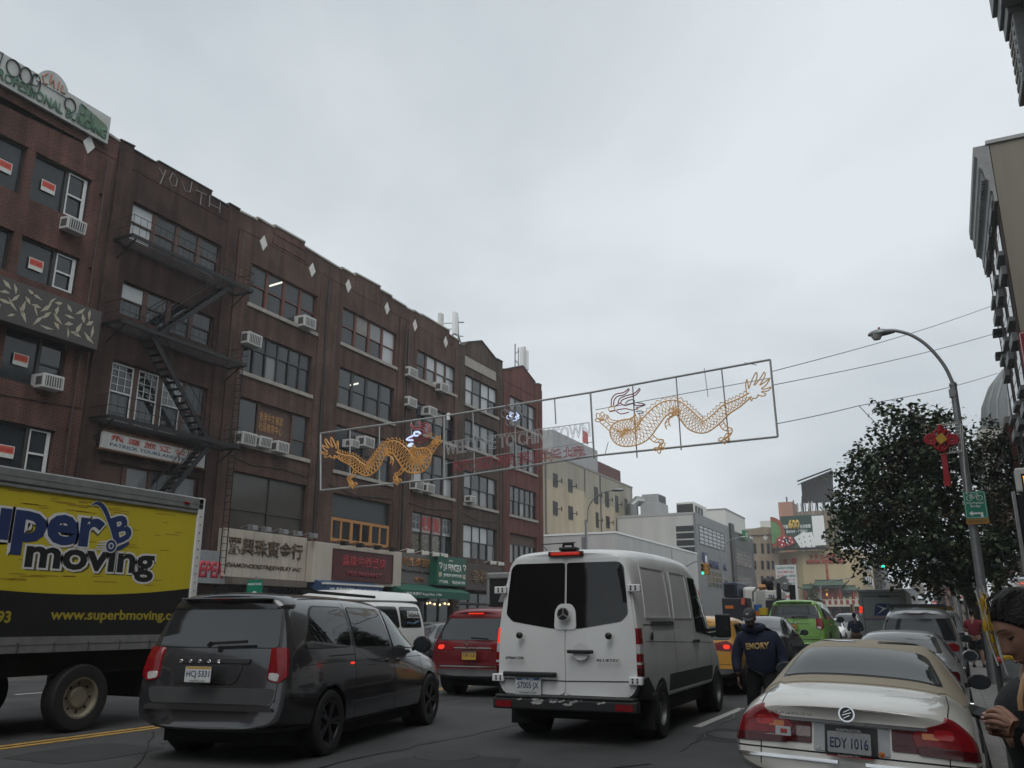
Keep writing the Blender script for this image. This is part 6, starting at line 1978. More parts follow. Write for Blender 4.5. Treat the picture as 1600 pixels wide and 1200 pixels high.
wp=lean_warp([(.25,.06),(.45,.0),(.55,.0),(.60,.05),(.9,.14),(1.5,.14)],.7,.17,(5.36,.3))
wl=[(sx*.85,y)for sx in(1,-1)for y in(1.30,4.2)]
c=Car('tan_sedan','champagne sedan with a tan vinyl roof and wide red tail lamps',(-.86,7.66,-.11),R(0),st,m,wp,None,wl,.335,roll=R(2.5),creases={2:.5,4:.3})
for x,y in wl:
 c.wheel(x,y,.335,.22,'alloy',7,.62)
MC=c
c.patch('vinyl_roof','z',[(-.80,1.01),(.80,1.01),(.74,1.9),(.72,3.1),(-.72,3.1),(-.74,1.9)],'vinyl_tan',.010,.02,limit=[((0,0,.975),(0,0,-1))],cull=-.2)
for sx,ax in((1,'x+'),(-1,'x-')):
 c.patch('vinyl_pillar',ax,[(1.10,.88),(2.02,.88),(2.22,1.32),(2.1,1.42),(1.5,1.42),(1.10,1.05)],'vinyl_tan',.0105,.02)
 c.glass(ax,[(2.10,.93),(2.72,.925),(2.72,1.27),(2.32,1.27)],.04,'tint_glass',off=.012)
 c.glass(ax,[(2.80,.925),(3.80,.92),(3.35,1.17),(3.10,1.27),(2.80,1.275)],.04,'tint_glass',off=.008)
 c.seam(ax,[(2.76,1.3),(2.76,.3)]);c.seam(ax,[(3.85,.9),(3.85,.3)])
 c.patch('side_moulding',ax,[(.35,.48),(5.0,.48),(5.0,.53),(.35,.53)],m,.014,.016)
 c.patch('roof_gutter',ax,[(2.05,1.335),(3.2,1.31),(3.2,1.325),(2.05,1.35)],'chrome',.018,.014)
 c.handle(ax,2.62,.78,'chrome');c.handle(ax,2.9,.78,'chrome')if False else None
 c.mirror(sx*.90,3.42,.965,'black_plastic',.19,.135)
mat('clear_merc',(.020,.026,.026),.05,spec=.8,var=.6,scale=1.6)
c.patch('window_gasket','z',rpoly([(-.69,1.185),(.69,1.185),(.55,1.82),(-.55,1.82)],.08),'black_plastic',.014,.02)
c.patch('rear_window','z',rpoly([(-.665,1.205),(.665,1.205),(.53,1.80),(-.53,1.80)],.07),'clear_merc',.018,.02)
c.seam('z',[(-.70,.05),(-.72,.6),(-.70,1.05)],.009);c.seam('z',[(.70,.05),(.72,.6),(.70,1.05)],.009)
for sx in(1,-1):
 c.patch('taillight',(sx,-1,0),rpoly([(sx*.46,.58),(sx*.80,.565),(sx*.83,.66),(sx*.72,.83),(sx*.60,.875),(sx*.50,.76),(sx*.46,.74)],.03),'lens_red',.014,.03,cull=.2)
 c.patch('lamp_lower',(sx,-1,0),rpoly([(sx*.46,.575),(sx*.80,.56),(sx*.82,.625),(sx*.47,.645)],.02),'lens_dark_red',.018,.02,cull=.2)
 c.patch('lamp_glow',(sx,-1,0),rpoly([(sx*.56,.70),(sx*.67,.69),(sx*.67,.77),(sx*.58,.78)],.035),mat('lens_bright',(.42,.012,.016),.2,var=.4,scale=14,coat=.3),.0165,.01,cull=.2)  # lit part of the lens painted as a brighter red, no emission
 c.patch('taillight','y-',rpoly([(sx*.30,.585),(sx*.70,.585),(sx*.72,.745),(sx*.30,.745)],.015),'lens_dark_red',.010,.02)
 c.patch('amber_lamp','y-',rpoly([(sx*.52,.69),(sx*.64,.69),(sx*.64,.735),(sx*.52,.735)],.008),'lens_amber',.016,.01)
 c.patch('reversing_lamp','y-',rpoly([(sx*.31,.63),(sx*.42,.63),(sx*.42,.71),(sx*.31,.71)],.008),mat('lens_smoky',(.22,.16,.15),.15,coat=.6,var=.2,scale=30)if sx<0 else 'lens_dark_red',.016,.01)
 c.patch('bumper_moulding',(sx*.35,-1,0),[(sx*.14,.455),(sx*.90,.455),(sx*.90,.48),(sx*.14,.48)],'chrome',.016,.02)
c.patch('chrome_strip','y-',rpoly([(-.56,.752),(.56,.752),(.56,.778),(-.56,.778)],.008),'chrome',.017,.02)
c.patch('plate_panel','y-',rpoly([(-.285,.54),(.285,.54),(.285,.745),(-.285,.745)],.015),'chrome_dull',.012,.02)if 'chrome_dull' in MATS else c.patch('plate_panel','y-',rpoly([(-.285,.54),(.285,.54),(.285,.745),(-.285,.745)],.015),mat('chrome_dull',(.24,.24,.24),.25,.8,var=.2),.012,.02)
c.patch('plate_recess','y-',rpoly([(-.20,.53),(.20,.53),(.20,.74),(-.20,.74)],.012),'black_plastic',.016,.02)
c.plate(.0,.012,.635,'EDY 1016',mat('plate_grey',(.30,.31,.32),.45,var=.15,scale=20),'ink_navy',.32,.155,.12,frame='black_plastic')
text('HUNTINGTON',.18,.02,'plate_white',c.t,place(FACE_Y,0,.002,.727),name='frame_lettering')
text('COUNTRY',.17,.022,'ink_white',c.t,place(FACE_Y,0,-.002,.545),name='frame_lettering',bold=.02)
b=B();b.box(-.17,.17,-.004,.02,.529,.535);obj('red_strip',b,'sign_scarlet',c.t)
for sx,mm in((-1,'lens_clear'),(1,'lens_amber')):
 b=B();b.lathe([(0,0),(.022,0),(.022,.012),(0,.016)],12,place(FACE_Y,sx*.235,.004,.575));obj('bolt_reflector',b,mm,c.t)
b=B();mw=place(Matrix.Rotation(R(-12),4,'X')@FACE_Y,-.01,.035,.845)
b.lathe([(.05,0),(.062,0),(.062,.01),(.05,.01)],22,mw)
for k in(-.022,0,.022):
 q_=.034-abs(k)*.5;t_=B();t_.tube([(-q_,k-.012,.004),(0,k,.005),(q_,k+.012,.004)],.0045,5);b.join(t_.bm,mw)
obj('badge',b,'chrome',c.t)
b=B();b.lathe([(0,0),(.05,0),(.05,.002),(0,.002)],20,mw);obj('badge_disc',b,'plastic_grey',c.t)
text('GRAND MARQUIS GS',.34,.024,'chrome_dull',c.t,place(Matrix.Rotation(R(-12),4,'X')@FACE_Y,-.45,.07,.812),name='badge_lettering',bold=.01)
b=B();b.box(-.56,-.44,.012,.03,.645,.71);obj('sticker',b,'plate_white',c.t)
b=B();b.bar((-.52,.010,.68),(-.47,.010,.68),.004,.03);obj('sticker_mark',b,'sign_scarlet',c.t)
c.seam('y-',[(-.93,.525),(.93,.525)],.012)
c.patch('windscreen','z',rpoly([(-.60,3.2),(.60,3.2),(.72,4.0),(-.72,4.0)],.05),'glass',.008,.01)
b=B();b.box(-.8,.8,.4,4.9,.16,.3);obj('underbody',b,'under',c.t)
mat('truck_yellow',(.60,.50,.022),.5,var=.10,scale=.8,streak=True)
mat('truck_black',(.012,.012,.013),.5,var=.3,scale=2)
mat('truck_alu',(.32,.33,.33),.4,.5,var=.2)
mat('logo_blue',(.022,.045,.15),.45,var=.1)
TX=-10.75
y1=10.36
ztop,zbot=3.38,1.30
t=thing('moving_truck','yellow and black box moving truck facing the camera side of the street','truck',(TX,y1,0),rot=(0,0,0))
t['label']='yellow and black moving truck with a blue and black company logo'
LT=7.4
zb0=1.05
b=B();b.box(-2.45,-.02,-LT,-.03,zb0+.1,ztop-.02);obj('box_body',b,'white_paint',t)
b=B()
arc=lambda y:1.80+.11*((y+2.3)/1.9)**2
ys_=[-LT+.02+(LT-.14)*i/30 for i in range(31)]
for ya,yb in zip(ys_,ys_[1:]):
 b.hexa(((-.02,ya,arc(ya)),(.0,ya,arc(ya)),(.0,yb,arc(yb)),(-.02,yb,arc(yb)),(-.02,ya,ztop-.22),(.0,ya,ztop-.22),(.0,yb,ztop-.22),(-.02,yb,ztop-.22)))
obj('yellow_panel',b,'truck_yellow',t)
b=B()
for ya,yb in zip(ys_,ys_[1:]):
 b.hexa(((-.02,ya,zb0+.1),(-.001,ya,zb0+.1),(-.001,yb,zb0+.1),(-.02,yb,zb0+.1),(-.02,ya,arc(ya)-.002),(-.001,ya,arc(ya)-.002),(-.001,yb,arc(yb)-.002),(-.02,yb,arc(yb)-.002)))
obj('black_panel',b,'truck_black',t)
rnd=random.Random(11)
b=B()
for i in range(70):
 yy=rnd.uniform(-3.9,-.3);zz=rnd.choice([2.0,2.25,2.5,2.75,2.95,3.05])+rnd.uniform(-.05,.05)
 l=rnd.uniform(.06,.22)
 b.prism([(yy-l,zz),(yy+l,zz+.006),(yy+l*.8,zz+.016),(yy-l*.9,zz+.012)],place(FACE_X,.0005,0,0),.0008)
obj('brush_marks',b,mat('truck_ochre',(.40,.24,.02),.5,var=.1),t)['kind']='stuff'
b=B();b.box(-2.5,.03,-LT,0,ztop-.2,ztop,.02);b.box(-.03,.022,-LT,-.02,ztop-.25,ztop-.21);b.box(-.03,.034,-LT,-.02,ztop-.11,ztop-.095);obj('top_rail',b,'truck_alu',t)
b=B();b.box(-2.5,.03,-.11,0.02,zb0,ztop-.005,.01);obj('corner_post',b,'white_paint',t)
b=B();b.box(-.03,.035,-LT,-.11,zb0+.10,zb0+.20);b.box(-.03,.03,-LT,-.11,zb0,zb0+.095);obj('bottom_rail',b,'truck_alu',t)
b=B()
for i in range(12):
 yy=-.3-i*.52
 b.bar((.03,yy,zb0-.0),(.042,yy,zb0+.12),.012,.012);b.box(.034,.042,yy-.015,yy+.015,zb0+.1,zb0+.13);b.box(.03,.04,yy-.015,yy+.015,zb0+.01,zb0+.04)
for i in range(16):
 b.box(.03,.036,-.06,-.04,zb0+.2+i*.13,zb0+.22+i*.13)
obj('rivets',b,'dull_steel',t)['kind']='stuff'
b=B();b.box(.034,.05,-.42,-.32,ztop-.14,ztop-.095,.008);obj('marker_lamp',b,'lens_red',t)
b=B();b.box(-2.3,-.15,-LT-1.5,-.2,.75,zb0-.005);obj('chassis',b,'under',t)
b=B();b.box(-.5,-.02,-4.9,-3.1,.40,1.0,.03);obj('side_box',b,'truck_black',t)
b=B();b.box(-2.4,-.05,-.62,-.58,.35,1.0);obj('mud_flap',b,'rubber',t)
b=B();b.box(-2.3,-.1,-.10,.05,.45,.62,.02);b.box(-2.2,-2.1,-.1,0,.6,1.05);b.box(-.3,-.2,-.1,0,.6,1.05);obj('rear_bumper',b,'dull_steel',t)
def tp(u,v):
 p=atX(u,v,TX);return p.y-y1,p.z
class W2:
 pass
wt=W2();wt.t=t
for x in(-.14,-2.3):
 for y in(tp(126,1105)[0],-LT-.2):
  Car.wheel(wt,x,y,.44,.26,mat('rim_beige',(.24,.22,.17),.5,.2,var=.3),5,.62,steel=True,sg=1 if x>-1 else-1)
b=B();b.box(-2.35,-.1,-LT-1.9,-LT-.1,.7,2.3,.12);obj('cab',b,'white_paint',t)
b=B();b.box(-.1,-.09,-LT-1.3,-LT-.4,1.4,2.1);obj('cab_window',b,'glass',t)
def logo(s,q,m,bold,out=('ink_white',.045),z0=.0008,shear=0,ch='letter',extra=None):
 """word fitted between two sight lines on the truck side; outlined"""
 (ya,za),(yb,zb)=q
 w,h=yb-ya,zb-za
 mw=place(FACE_X,z0,(ya+yb)/2,(za+zb)/2)
 sh=text_mesh(s,w,h,bold=bold+out[1],ext=0,shear=shear);sh.transform(place(FACE_X,z0,(ya+yb)/2+.025,(za+zb)/2-.03));mobj('logo_shadow',sh,'logo_shade',t)
 o=text_mesh(s,w+.06,h+.06,bold=bold+out[1],ext=0,shear=shear);o.transform(place(FACE_X,z0+.001,(ya+yb)/2,(za+zb)/2));mobj('logo_outline',o,out[0],t)
 f=text_mesh(s,w,h,bold=bold,ext=.0,shear=shear);f.transform(place(FACE_X,z0+.002,(ya+yb)/2,(za+zb)/2));mobj('logo_word',f,m,t)
mat('logo_shade',(.10,.085,.012),.5,var=0)
a0,a1=tp(-33,800),tp(165,855)
y_r=tp(163,812)[0];y_l=tp(22,800)[0]
zc1=tp(40,868)[1];zx=tp(75,802)[1];zbase=tp(75,853)[1]
pw_=tp(163,830)[0]
full_w=(pw_-tp(22,830)[0])*1.72
me_probe=text_mesh('Super',1.0,None,bold=.03,ext=0)
hs_=max(v.co.y for v in me_probe.vertices)-min(v.co.y for v in me_probe.vertices)
bpy.data.meshes.remove(me_probe)
desc=zbase-zc1
logo('Super',((pw_-full_w,zc1),(pw_,tp(75,780)[1])),'logo_blue',.035)
logo('moving',((tp(38,880)[0],tp(230,910)[1]),(tp(241,880)[0],tp(150,850)[1])),'ink_black',.03)
mwB=place(FACE_X,.003,tp(189,830)[0],tp(189,826)[1])@Matrix.Rotation(R(22),4,'Z')
hB=tp(190,806)[1]-tp(190,851)[1]
for nm,m_,bo,z_,ex in(('logo_outline','ink_white',.075,.001,.05),('logo_letter','logo_blue',.035,.002,0)):
 q=text_mesh('B',hB*.78+ex,hB*.95+ex,bold=bo,ext=0);q.transform(mwB@Matrix.Translation((0,0,z_)));mobj(nm,q,m_,t)
def ribbon(pts,w,m,x,nm):
 b=B();pp=[tp(*p)for p in pts]
 for(a,c),wi,wj in zip(zip(pp,pp[1:]),w,w[1:]):
  a,c=Vector(a),Vector(c);n=Vector((-(c-a).y,(c-a).x)).normalized()
  b.quad((x,*(a-n*wi)),(x,*(c-n*wj)),(x,*(c+n*wj)),(x,*(a+n*wi)))
 obj(nm,b,m,t)
hp=[(142,790),(149,786),(156,787),(162,793),(166,801),(170,812),(175,826),(180,845),(181,853)]
ribbon(hp,[.012,.03,.042,.048,.048,.046,.044,.04,.03],'ink_white',.0045,'logo_outline')
ribbon(hp,[.004,.018,.030,.036,.036,.034,.032,.028,.02],'logo_blue',.0055,'hand_truck')
for nm,m_,r0,x in(('logo_outline','ink_white',.10,.006),('cart_wheel','logo_blue',.085,.007),('logo_outline','ink_white',.045,.008),('cart_wheel','logo_blue',.028,.009)):
 p=tp(173,853);b=B();b.prism([(r0*math.cos(q),r0*math.sin(q))for q in[2*math.pi*i/20 for i in range(20)]],place(FACE_X,x,p[0],p[1]),.0005);obj(nm,b,m_,t)
ribbon([(174,860),(190,855),(201,848)],[.02,.03,.02],'logo_blue',.0052,'cart_foot')
for v_ in(847,851,855,859):
 ribbon([(153-(v_-847)*.5,v_),(166,v_-1)],[.006,.012],'ink_white',.0062,'speed_line')
p,q=tp(78,971),tp(274,955)
p2,q2=tp(78,968),tp(290,968)
h_=tp(170,952)[1]-tp(170,970)[1]
ww_=q2[0]-p2[0]
text('www.superbmoving.com',ww_,h_*1.15,mat('letter_yellow',(.40,.33,.03),.5,var=.05),t,place(FACE_X,.001,(p2[0]+q2[0])/2,tp(170,963)[1]),bold=.025,ext=0)
p=tp(17,965)
me=text_mesh('347-493-9393',None,h_*.95,bold=.03,ext=0)
mxw=max(v.co.x for v in me.vertices)
me.transform(place(FACE_X,.001,p[0]-mxw,tp(10,964)[1]));mobj('lettering',me,'letter_yellow',t)
VX=-13.2
pr_=atX(668,960,VX)
ry=pr_.y
zt_=atX(610,924,VX).z
st=[(0,.5,.9,.8,.97,1.2,.96,1.92,.82),(.05,.46,.95,.8,.99,1.2,.98,1.96,.85),(.6,.42,.97,.8,1.0,1.2,.985,2.0,.86),(2.5,.42,.97,.8,1.0,1.2,.985,2.0,.86),(3.7,.42,.97,.8,1.0,1.2,.98,1.95,.84),(4.3,.42,.96,.8,.99,1.15,.95,1.45,.78),(4.7,.44,.94,.75,.96,1.05,.88,1.16,.72),(5.4,.48,.84,.7,.86,.95,.76,1.02,.62),(5.6,.52,.74,.65,.76,.85,.65,.9,.52)]
c=Car('transport_van','white transport van with a raised roof behind the charcoal minivan',(VX-1.0,ry,0),R(180),st,'paint_white',lean_warp([(.5,0),(1.2,.02),(2.2,.2)],.8,.05),None,[(sx*.88,y)for sx in(1,-1)for y in(1.1,4.5)],.34,cat='van')
for x,y in[(sx*.88,y)for sx in(1,-1)for y in(1.1,4.5)]:
 c.wheel(x,y,.34,.22,'dull_steel',5,.6,steel=True)
for ax in('x+','x-'):
 for ya,yb in((.25,1.25),(1.35,2.35),(2.45,3.3)):
  c.glass(ax,[(ya,1.28),(yb,1.28),(yb,1.80),(ya+.08,1.80)],.07,'rear_glass')
 c.glass(ax,[(3.4,1.28),(4.35,1.2),(4.0,1.75),(3.4,1.8)],.05,'clear_glass')
b=B();hx=zt_
b.hexa(((-.84,.12,1.95),(.84,.12,1.95),(.84,4.05,1.93),(-.84,4.05,1.93),(-.62,.30,hx),(.62,.30,hx),(.6,2.9,hx+.03),(-.6,2.9,hx+.03)))
bmesh.ops.bevel(b.bm,geom=b.bm.edges[:],offset=.1,segments=3,affect='EDGES',profile=.6)
obj('raised_roof',b,'paint_white',c.t,smooth=40)
mwv=Matrix.Rotation(R(180),4,'Z')@Matrix.Identity(4)
FXm=Matrix(((0,0,-1,0),(-1,0,0,0),(0,1,0,0),(0,0,0,1)))
text('SAFEWAY',.62,.13,'ink_white',c.t,place(FXm,-.985,.72,1.64),bold=.03)
text('Medical Transportation',.6,.05,'ink_white',c.t,place(FXm,-.99,.72,1.54),bold=.01)
b=B();b.tube([(-.995,1.0,1.40),(-.995,.7,1.37),(-.995,.45,1.44)],.022,5);obj('swoosh',b,'sign_blue',c.t)
b=B();b.box(-.8,.8,.4,5.1,.25,.46);obj('underbody',b,'under',c.t)
p_=atY(760,895,30)
t=thing('box_truck','white box truck with a framed rear, mostly hidden behind the white van','truck',(p_.x,30,0))
H_=p_.z
b=B();b.box(.02,2.4,.08,5.5,.8,H_-.03,.05);obj('box_body',b,'off_white',t)
b=B();b.box(0,.13,0,.079,.8,H_-.02,.03);b.box(2.29,2.42,0,.079,.8,H_-.02,.03);b.box(0,2.42,-.02,.078,H_-.24,H_,.05);obj('rear_frame',b,'truck_alu',t)
b=B();b.box(.131,2.289,.03,.078,.9,H_-.245);obj('rear_door',b,'paint_black',t)
b=B();b.prism([(.5,H_-1.1),(1.1,H_-1.1),(1.0,H_-.45),(.75,H_-.5)],place(FACE_Y,0,.029,0),.003);obj('grey_print',b,'paint_silver',t)
b=B();b.prism(rpoly([(.85,H_-.75),(1.2,H_-.75),(1.2,H_-.4),(.85,H_-.4)],.05),place(FACE_Y,0,.0255,0),.003);obj('blue_print',b,mat('print_blue',(.02,.16,.42),.5,var=.05),t)
b=B();b.box(.1,2.3,.1,7.4,.45,.8);b.box(.15,2.25,5.6,7.4,.8,2.3,.1);obj('cab',b,'paint_white',t)
wt=W2();wt.t=t
for x in(.2,2.2):
 for y in(1.4,6.4):
  Car.wheel(wt,x,y,.42,.26,'dull_steel',5,.56,steel=True)
for x in(.2,2.1):
 b=B();b.box(x,x+.12,-.02,.02,.85,.97);obj('taillight',b,'lens_lit',t)
UY=44.0
ux=atY(1127,930,UY).x
def uz(v):
 return atY(1150,v,UY).z
def uu(u):
 return atY(u,930,UY).x-ux
t=thing('utility_truck','dark utility truck loaded with equipment, tools and buckets behind the taxi','truck',(ux,UY,0))
b=B();b.box(0,uu(1166),0,6,.6,uz(934),.05);obj('rear_box',b,mat('truck_navy',(.012,.013,.02),.45,var=.3),t)
b=B();b.box(.05,uu(1150),.3,3,uz(933),uz(909),.06);obj('upper_box',b,mat('truck_blue',(.012,.022,.055),.4,var=.3),t)
b=B();b.box(.12,uu(1146),.285,.299,uz(930),uz(913));obj('box_window',b,'glass',t)
b=B();b.box(uu(1132),uu(1145),-.03,-.001,uz(951),uz(946));obj('orange_plate',b,'lens_amber',t)
b=B();b.box(uu(1152),uu(1174),1.2,7,uz(955),uz(916),.15);obj('white_tank',b,'off_white',t)
b=B();b.tube([(uu(1172),.6,uz(940)),(uu(1173),.6,uz(925)),(uu(1180),.6,uz(918)),(uu(1196),.6,uz(919))],.05,6);obj('rail_hoop',b,'dull_steel',t)
b=B();b.box(uu(1166),uu(1212),0,6,.6,uz(962),.05);obj('deck',b,'truck_navy',t)
b=B();b.box(uu(1194),uu(1212),.2,3,uz(936),uz(923),.04);obj('equipment_case',b,'off_white',t)
text('783',(uu(1209)-uu(1199)),uz(930)-uz(935),'ink_navy',t,place(FACE_Y,uu(1204),.19,uz(932.5)),bold=.03)
b=B();b.box(uu(1193),uu(1218),.3,3,uz(960),uz(938),.05);obj('dark_case',b,'truck_navy',t)
b=B();b.box(uu(1192),uu(1207),.4,1.4,uz(916),uz(905),.12);b.tube([(uu(1188),.7,uz(909)),(uu(1208),.7,uz(906))],.16,8);b.tube([(uu(1200),.8,uz(923)),(uu(1199),.8,uz(912))],.16,8);obj('winch',b,'black_iron',t)
b=B();b.bar((uu(1209),.5,uz(916)),(uu(1230),.5,uz(908)),.35,.5);b.box(uu(1221),uu(1232),.3,1.3,uz(925),uz(910),.1);obj('boom_arm',b,'dull_steel',t)
b=B();b.tube([(uu(1214),.4,uz(940)),(uu(1216),.4,uz(912))],.12,8);b.tube([(uu(1236),.4,uz(955)),(uu(1237),.4,uz(915))],.14,8);obj('upright',b,'black_iron',t)
b=B();b.tube([(uu(1184),.5,uz(918)),(uu(1195),.5,uz(917))],.14,8);obj('brass_valve',b,'gold',t)
for u,v1,v2,m_,r_ in((1181,945,955,mat('bucket_blue',(.02,.10,.33),.5,var=.1),.2),(1181,955,962,'lens_amber',.18),(1189,950,961,mat('bucket_yellow',(.5,.36,.02),.5,var=.1),.26)):
 b=B();b.lathe([(r_*.85,0),(r_,uz(v1)-uz(v2)),(0,uz(v1)-uz(v2))],12,Matrix.Translation((uu(u),.3,uz(v2))));o=obj('bucket',b,m_,loc=(ux,UY,0))
 tag(o,{'bucket_blue':'blue bucket on the utility truck deck','lens_amber':'orange bucket under the blue one on the utility truck','bucket_yellow':'yellow bucket on the utility truck deck'}[m_ if isinstance(m_,str)else m_.name],'bucket')
b=B();b.tube([(uu(1160),-.02,uz(945)),(uu(1161),-.02,uz(935))],.1,8);obj('orange_cone',b,'sign_orange',t)
wt=W2();wt.t=t
for x in(.25,uu(1212)-.3):
 for y in(1.4,6.0):
  Car.wheel(wt,x,y,.48,.3,'dull_steel',5,.56,steel=True)
UY=40.0
p_,q_=atY(1340,921,UY),atY(1413,921,UY)
t=thing('mail_truck','pale grey mail truck with a blue eagle emblem on its rear door','truck',(p_.x,UY,0))
w_=q_.x-p_.x;h_=p_.z
mat('mail_grey',(.30,.315,.32),.5,var=.08)
b=B();b.box(0,w_,.02,6.5,.55,h_,.05);obj('box_body',b,'mail_grey',t)
b=B();b.box(.16,w_-.22,-.015,.019,.75,h_-.3,.01);b2=obj('rear_door',b,'mail_grey',t)
b=B();b.box(.14,.16,-.01,.018,.7,h_-.28);b.box(w_-.22,w_-.2,-.01,.018,.7,h_-.28);b.box(.16,w_-.22,-.01,.018,h_-.299,h_-.27);obj('door_gap',b,'plastic_grey',t)
b=B();b.box(0,w_,-.06,.02,h_-.14,h_-.02,.02);obj('roof_edge',b,'mail_grey',t)
b=B();b.box(.8,1.2,-.1,-.02,h_-.32,h_-.26);obj('lamp',b,'plastic_grey',t)
x0,z0=atY(1366,962,UY).x-p_.x,atY(1366,962,UY).z;x1,z1=atY(1390,943,UY).x-p_.x,atY(1390,943,UY).z
b=B();b.prism([(x0,z0),(x1-.12,z0),(x1,z1),(x0+.10,z1)],place(FACE_Y,0,-.016,0),.004);obj('blue_field',b,mat('mail_blue',(.012,.035,.16),.5,var=.05),t)
b=B();W2_,H2_=x1-x0,z1-z0
b.prism([(x0+W2_*a_,z0+H2_*b_)for a_,b_ in((.12,.92),(.70,.62),(.95,.78),(.86,.66),(.12,.05),(.55,.55),(.50,.62))],place(FACE_Y,0,-.0215,0),.003)
obj('eagle',b,'ink_white',t)
for dz,m_ in((0,'sign_scarlet'),(-.07,'mail_blue')):
 za=atY(1370,965,UY).z+dz
 b=B();b.box(.165,w_-.225,-.02,-.0155,za-.03,za);obj('stripe',b,m_,t)
for v_,m_ in((950,'lens_lit'),(955.5,'lens_lit'),(960.5,'lens_clear')):
 p2_=atY(1345,v_,UY);b=B();b.lathe([(0,0),(.075,0),(.075,.02),(0,.03)],12,place(FACE_Y,p2_.x-p_.x,.018,p2_.z));obj('rear_lamp',b,m_,t)
b=B();b.box(.1,w_-.1,.2,6.8,.35,.55);b.box(.1,w_-.1,-.1,.1,.4,.52);obj('chassis',b,'under',t)
wt=W2();wt.t=t
for x in(.2,w_-.2):
 for y in(1.4,5.6):
  Car.wheel(wt,x,y,.38,.25,'dull_steel',5,.56,steel=True)
p_=atY(1496,950,39)
st=[(0,.5,.9,.8,.96,1.15,.95,1.85,.76),(.05,.46,.94,.8,.98,1.15,.97,1.92,.8),(.6,.42,.96,.8,1.0,1.15,.98,1.98,.83),(3.4,.42,.96,.8,1.0,1.15,.98,1.98,.83),(4.0,.42,.96,.8,.99,1.1,.95,1.5,.78),(4.5,.44,.92,.7,.95,1.0,.85,1.1,.7),(5.0,.5,.75,.65,.78,.85,.65,.92,.55)]
c=Car('parked_van','white parked van with yellow roof cargo beyond the silver suv',(-.55,39,-.1),0,st,'paint_dirty_white',lean_warp([(.5,0),(1.2,.03),(2,.15)],.8,.06),None,[(sx*.88,y)for sx in(1,-1)for y in(1,4.1)],.34,cat='van')
for x,y in[(sx*.88,y)for sx in(1,-1)for y in(1,4.1)]:
 c.wheel(x,y,.34,.22,'dull_steel',5,.6,steel=True)
c.glass('y-',[(-.7,1.25),(.7,1.25),(.66,1.75),(-.66,1.75)],.08,'glass_haze')
for sx in(1,-1):
 c.patch('taillight',(sx,-1,0),[(sx*.6,.85),(sx*.74,.85),(sx*.74,1.1),(sx*.6,1.1)],'lens_dark_red',.01,.02,cull=.3)
 c.mirror(sx*.96,3.7,1.3,'black_plastic')
c.patch('bumper','y-',[(-1,.4),(1,.4),(1,.58),(-1,.58)],'black_plastic',.02,.04)
b=B();b.box(-.7,.7,.6,2.6,1.98,2.05);b.box(-.6,.6,.7,2.4,2.05,2.12);obj('roof_cargo',b,'bucket_yellow',c.t)
for i,(x,y,m_,nm,lb)in enumerate(((-.8,29.3,'paint_grey','parked_car','dark grey parked car between the silver suv and the white parked van'),(-.8,46,'paint_silver','parked_car','silver parked car just beyond the white parked van'),(-.8,53,'paint_white','parked_car','white parked car far along the right kerb'))):
 sedan(nm,lb,(x,y,-.05),0,m_,4.6,1.8,1.45)
for i,(u,yy,m_,lb)in enumerate(((1308,62,'paint_white','white car waiting beyond the lime green minivan'),(1319,66,'paint_grey','grey car waiting beyond the lime green minivan'),)):
 p_=atY(u,975,yy)
 if i==0:
  sedan('distant_car',lb,(p_.x,yy,.1),R(180),m_,4.6,1.8,1.5)
 else:
  suv('distant_car',lb,(p_.x,yy+4,.15),R(180),m_,4.8,1.9,1.85,lit=False,cat='car')
p_=atY(1288,975,80)
BY=26.0
mat('banner_steel',(.42,.43,.43),.45,.6,var=.15)
mat('tube_gold',(.48,.25,.07),.45,var=.2,scale=3,emit=(1,.45,.08),es=.05)  # slight glow added so the backlit gold tubes read brighter
mat('tube_gold_dim',(.62,.40,.19),.5,var=.2,scale=3,emit=(1,.5,.12),es=.06)  # paler gold with a faint added glow, for the dragon against the sky
mat('tube_red',(.30,.035,.05),.45,var=.15)
mat('tube_white',(.42,.44,.45),.45,var=.1)
mat('tube_grey',(.18,.19,.20),.45,var=.1)
mat('tube_lit',(.6,.7,.9),.4,emit=(.55,.68,1),es=.55,var=0)
org=atY(850,700,BY)
t=thing('dragon_banner','overhead steel banner with two golden dragons and WELCOME TO CHINATOWN','banner',(org.x,BY,org.z))
def bp(u,v,dy=0):
 p=atY(u,v,BY);return Vector((p.x-org.x,dy,p.z-org.z))
def bars(lst,r,nm,m):
 for i,pts in enumerate(lst):
  b=B();b.tube([bp(u,v,.03)for u,v in pts],r,6)
  obj(nm,b,m,t)
bars([[(500,677),(693,650)],[(500,766),(693,748)],[(500,677),(500,766)],[(693,650),(693,748)],[(693,650),(922,613)],[(693,748),(927,712)],[(922,613),(928,716)],[(922,613),(1203,561.5)],[(927,712),(1215,682)],[(1203,561.5),(1215,682)]],.035,'frame_rail','banner_steel')
bars([[(546,671),(546,762)],[(592,664),(592,757)],[(642,657),(643,753)],[(738,643),(741,741)],[(804,660),(806,735)],[(866,622),(868,662)],[(988,601),(995,715)],[(1056,588),(1064,703)],[(1127,575),(1139,692)]],.024,'frame_post','banner_steel')
bars([[(695,724),(800,707),(928,690)],[(700,690),(800,676),(920,660)],[(1100,575),(1106,620)],[(1163,566),(1182,570)],[(930,640),(1205,590)],[(945,709),(950,690)]],.012,'frame_wire','banner_steel')
b=B();b.box(bp(699,645).x-.03,bp(700,645).x+.05,0,.08,bp(700,656).z,bp(700,645).z,.01);obj('bracket',b,'white_paint',t)
inner=((310,340,735),)
RU=lambda X,Y:(840+X*440/1600,520+Y*440/1600)
def R2P(X,Y):
 u,v=RU(X,Y);return u,v
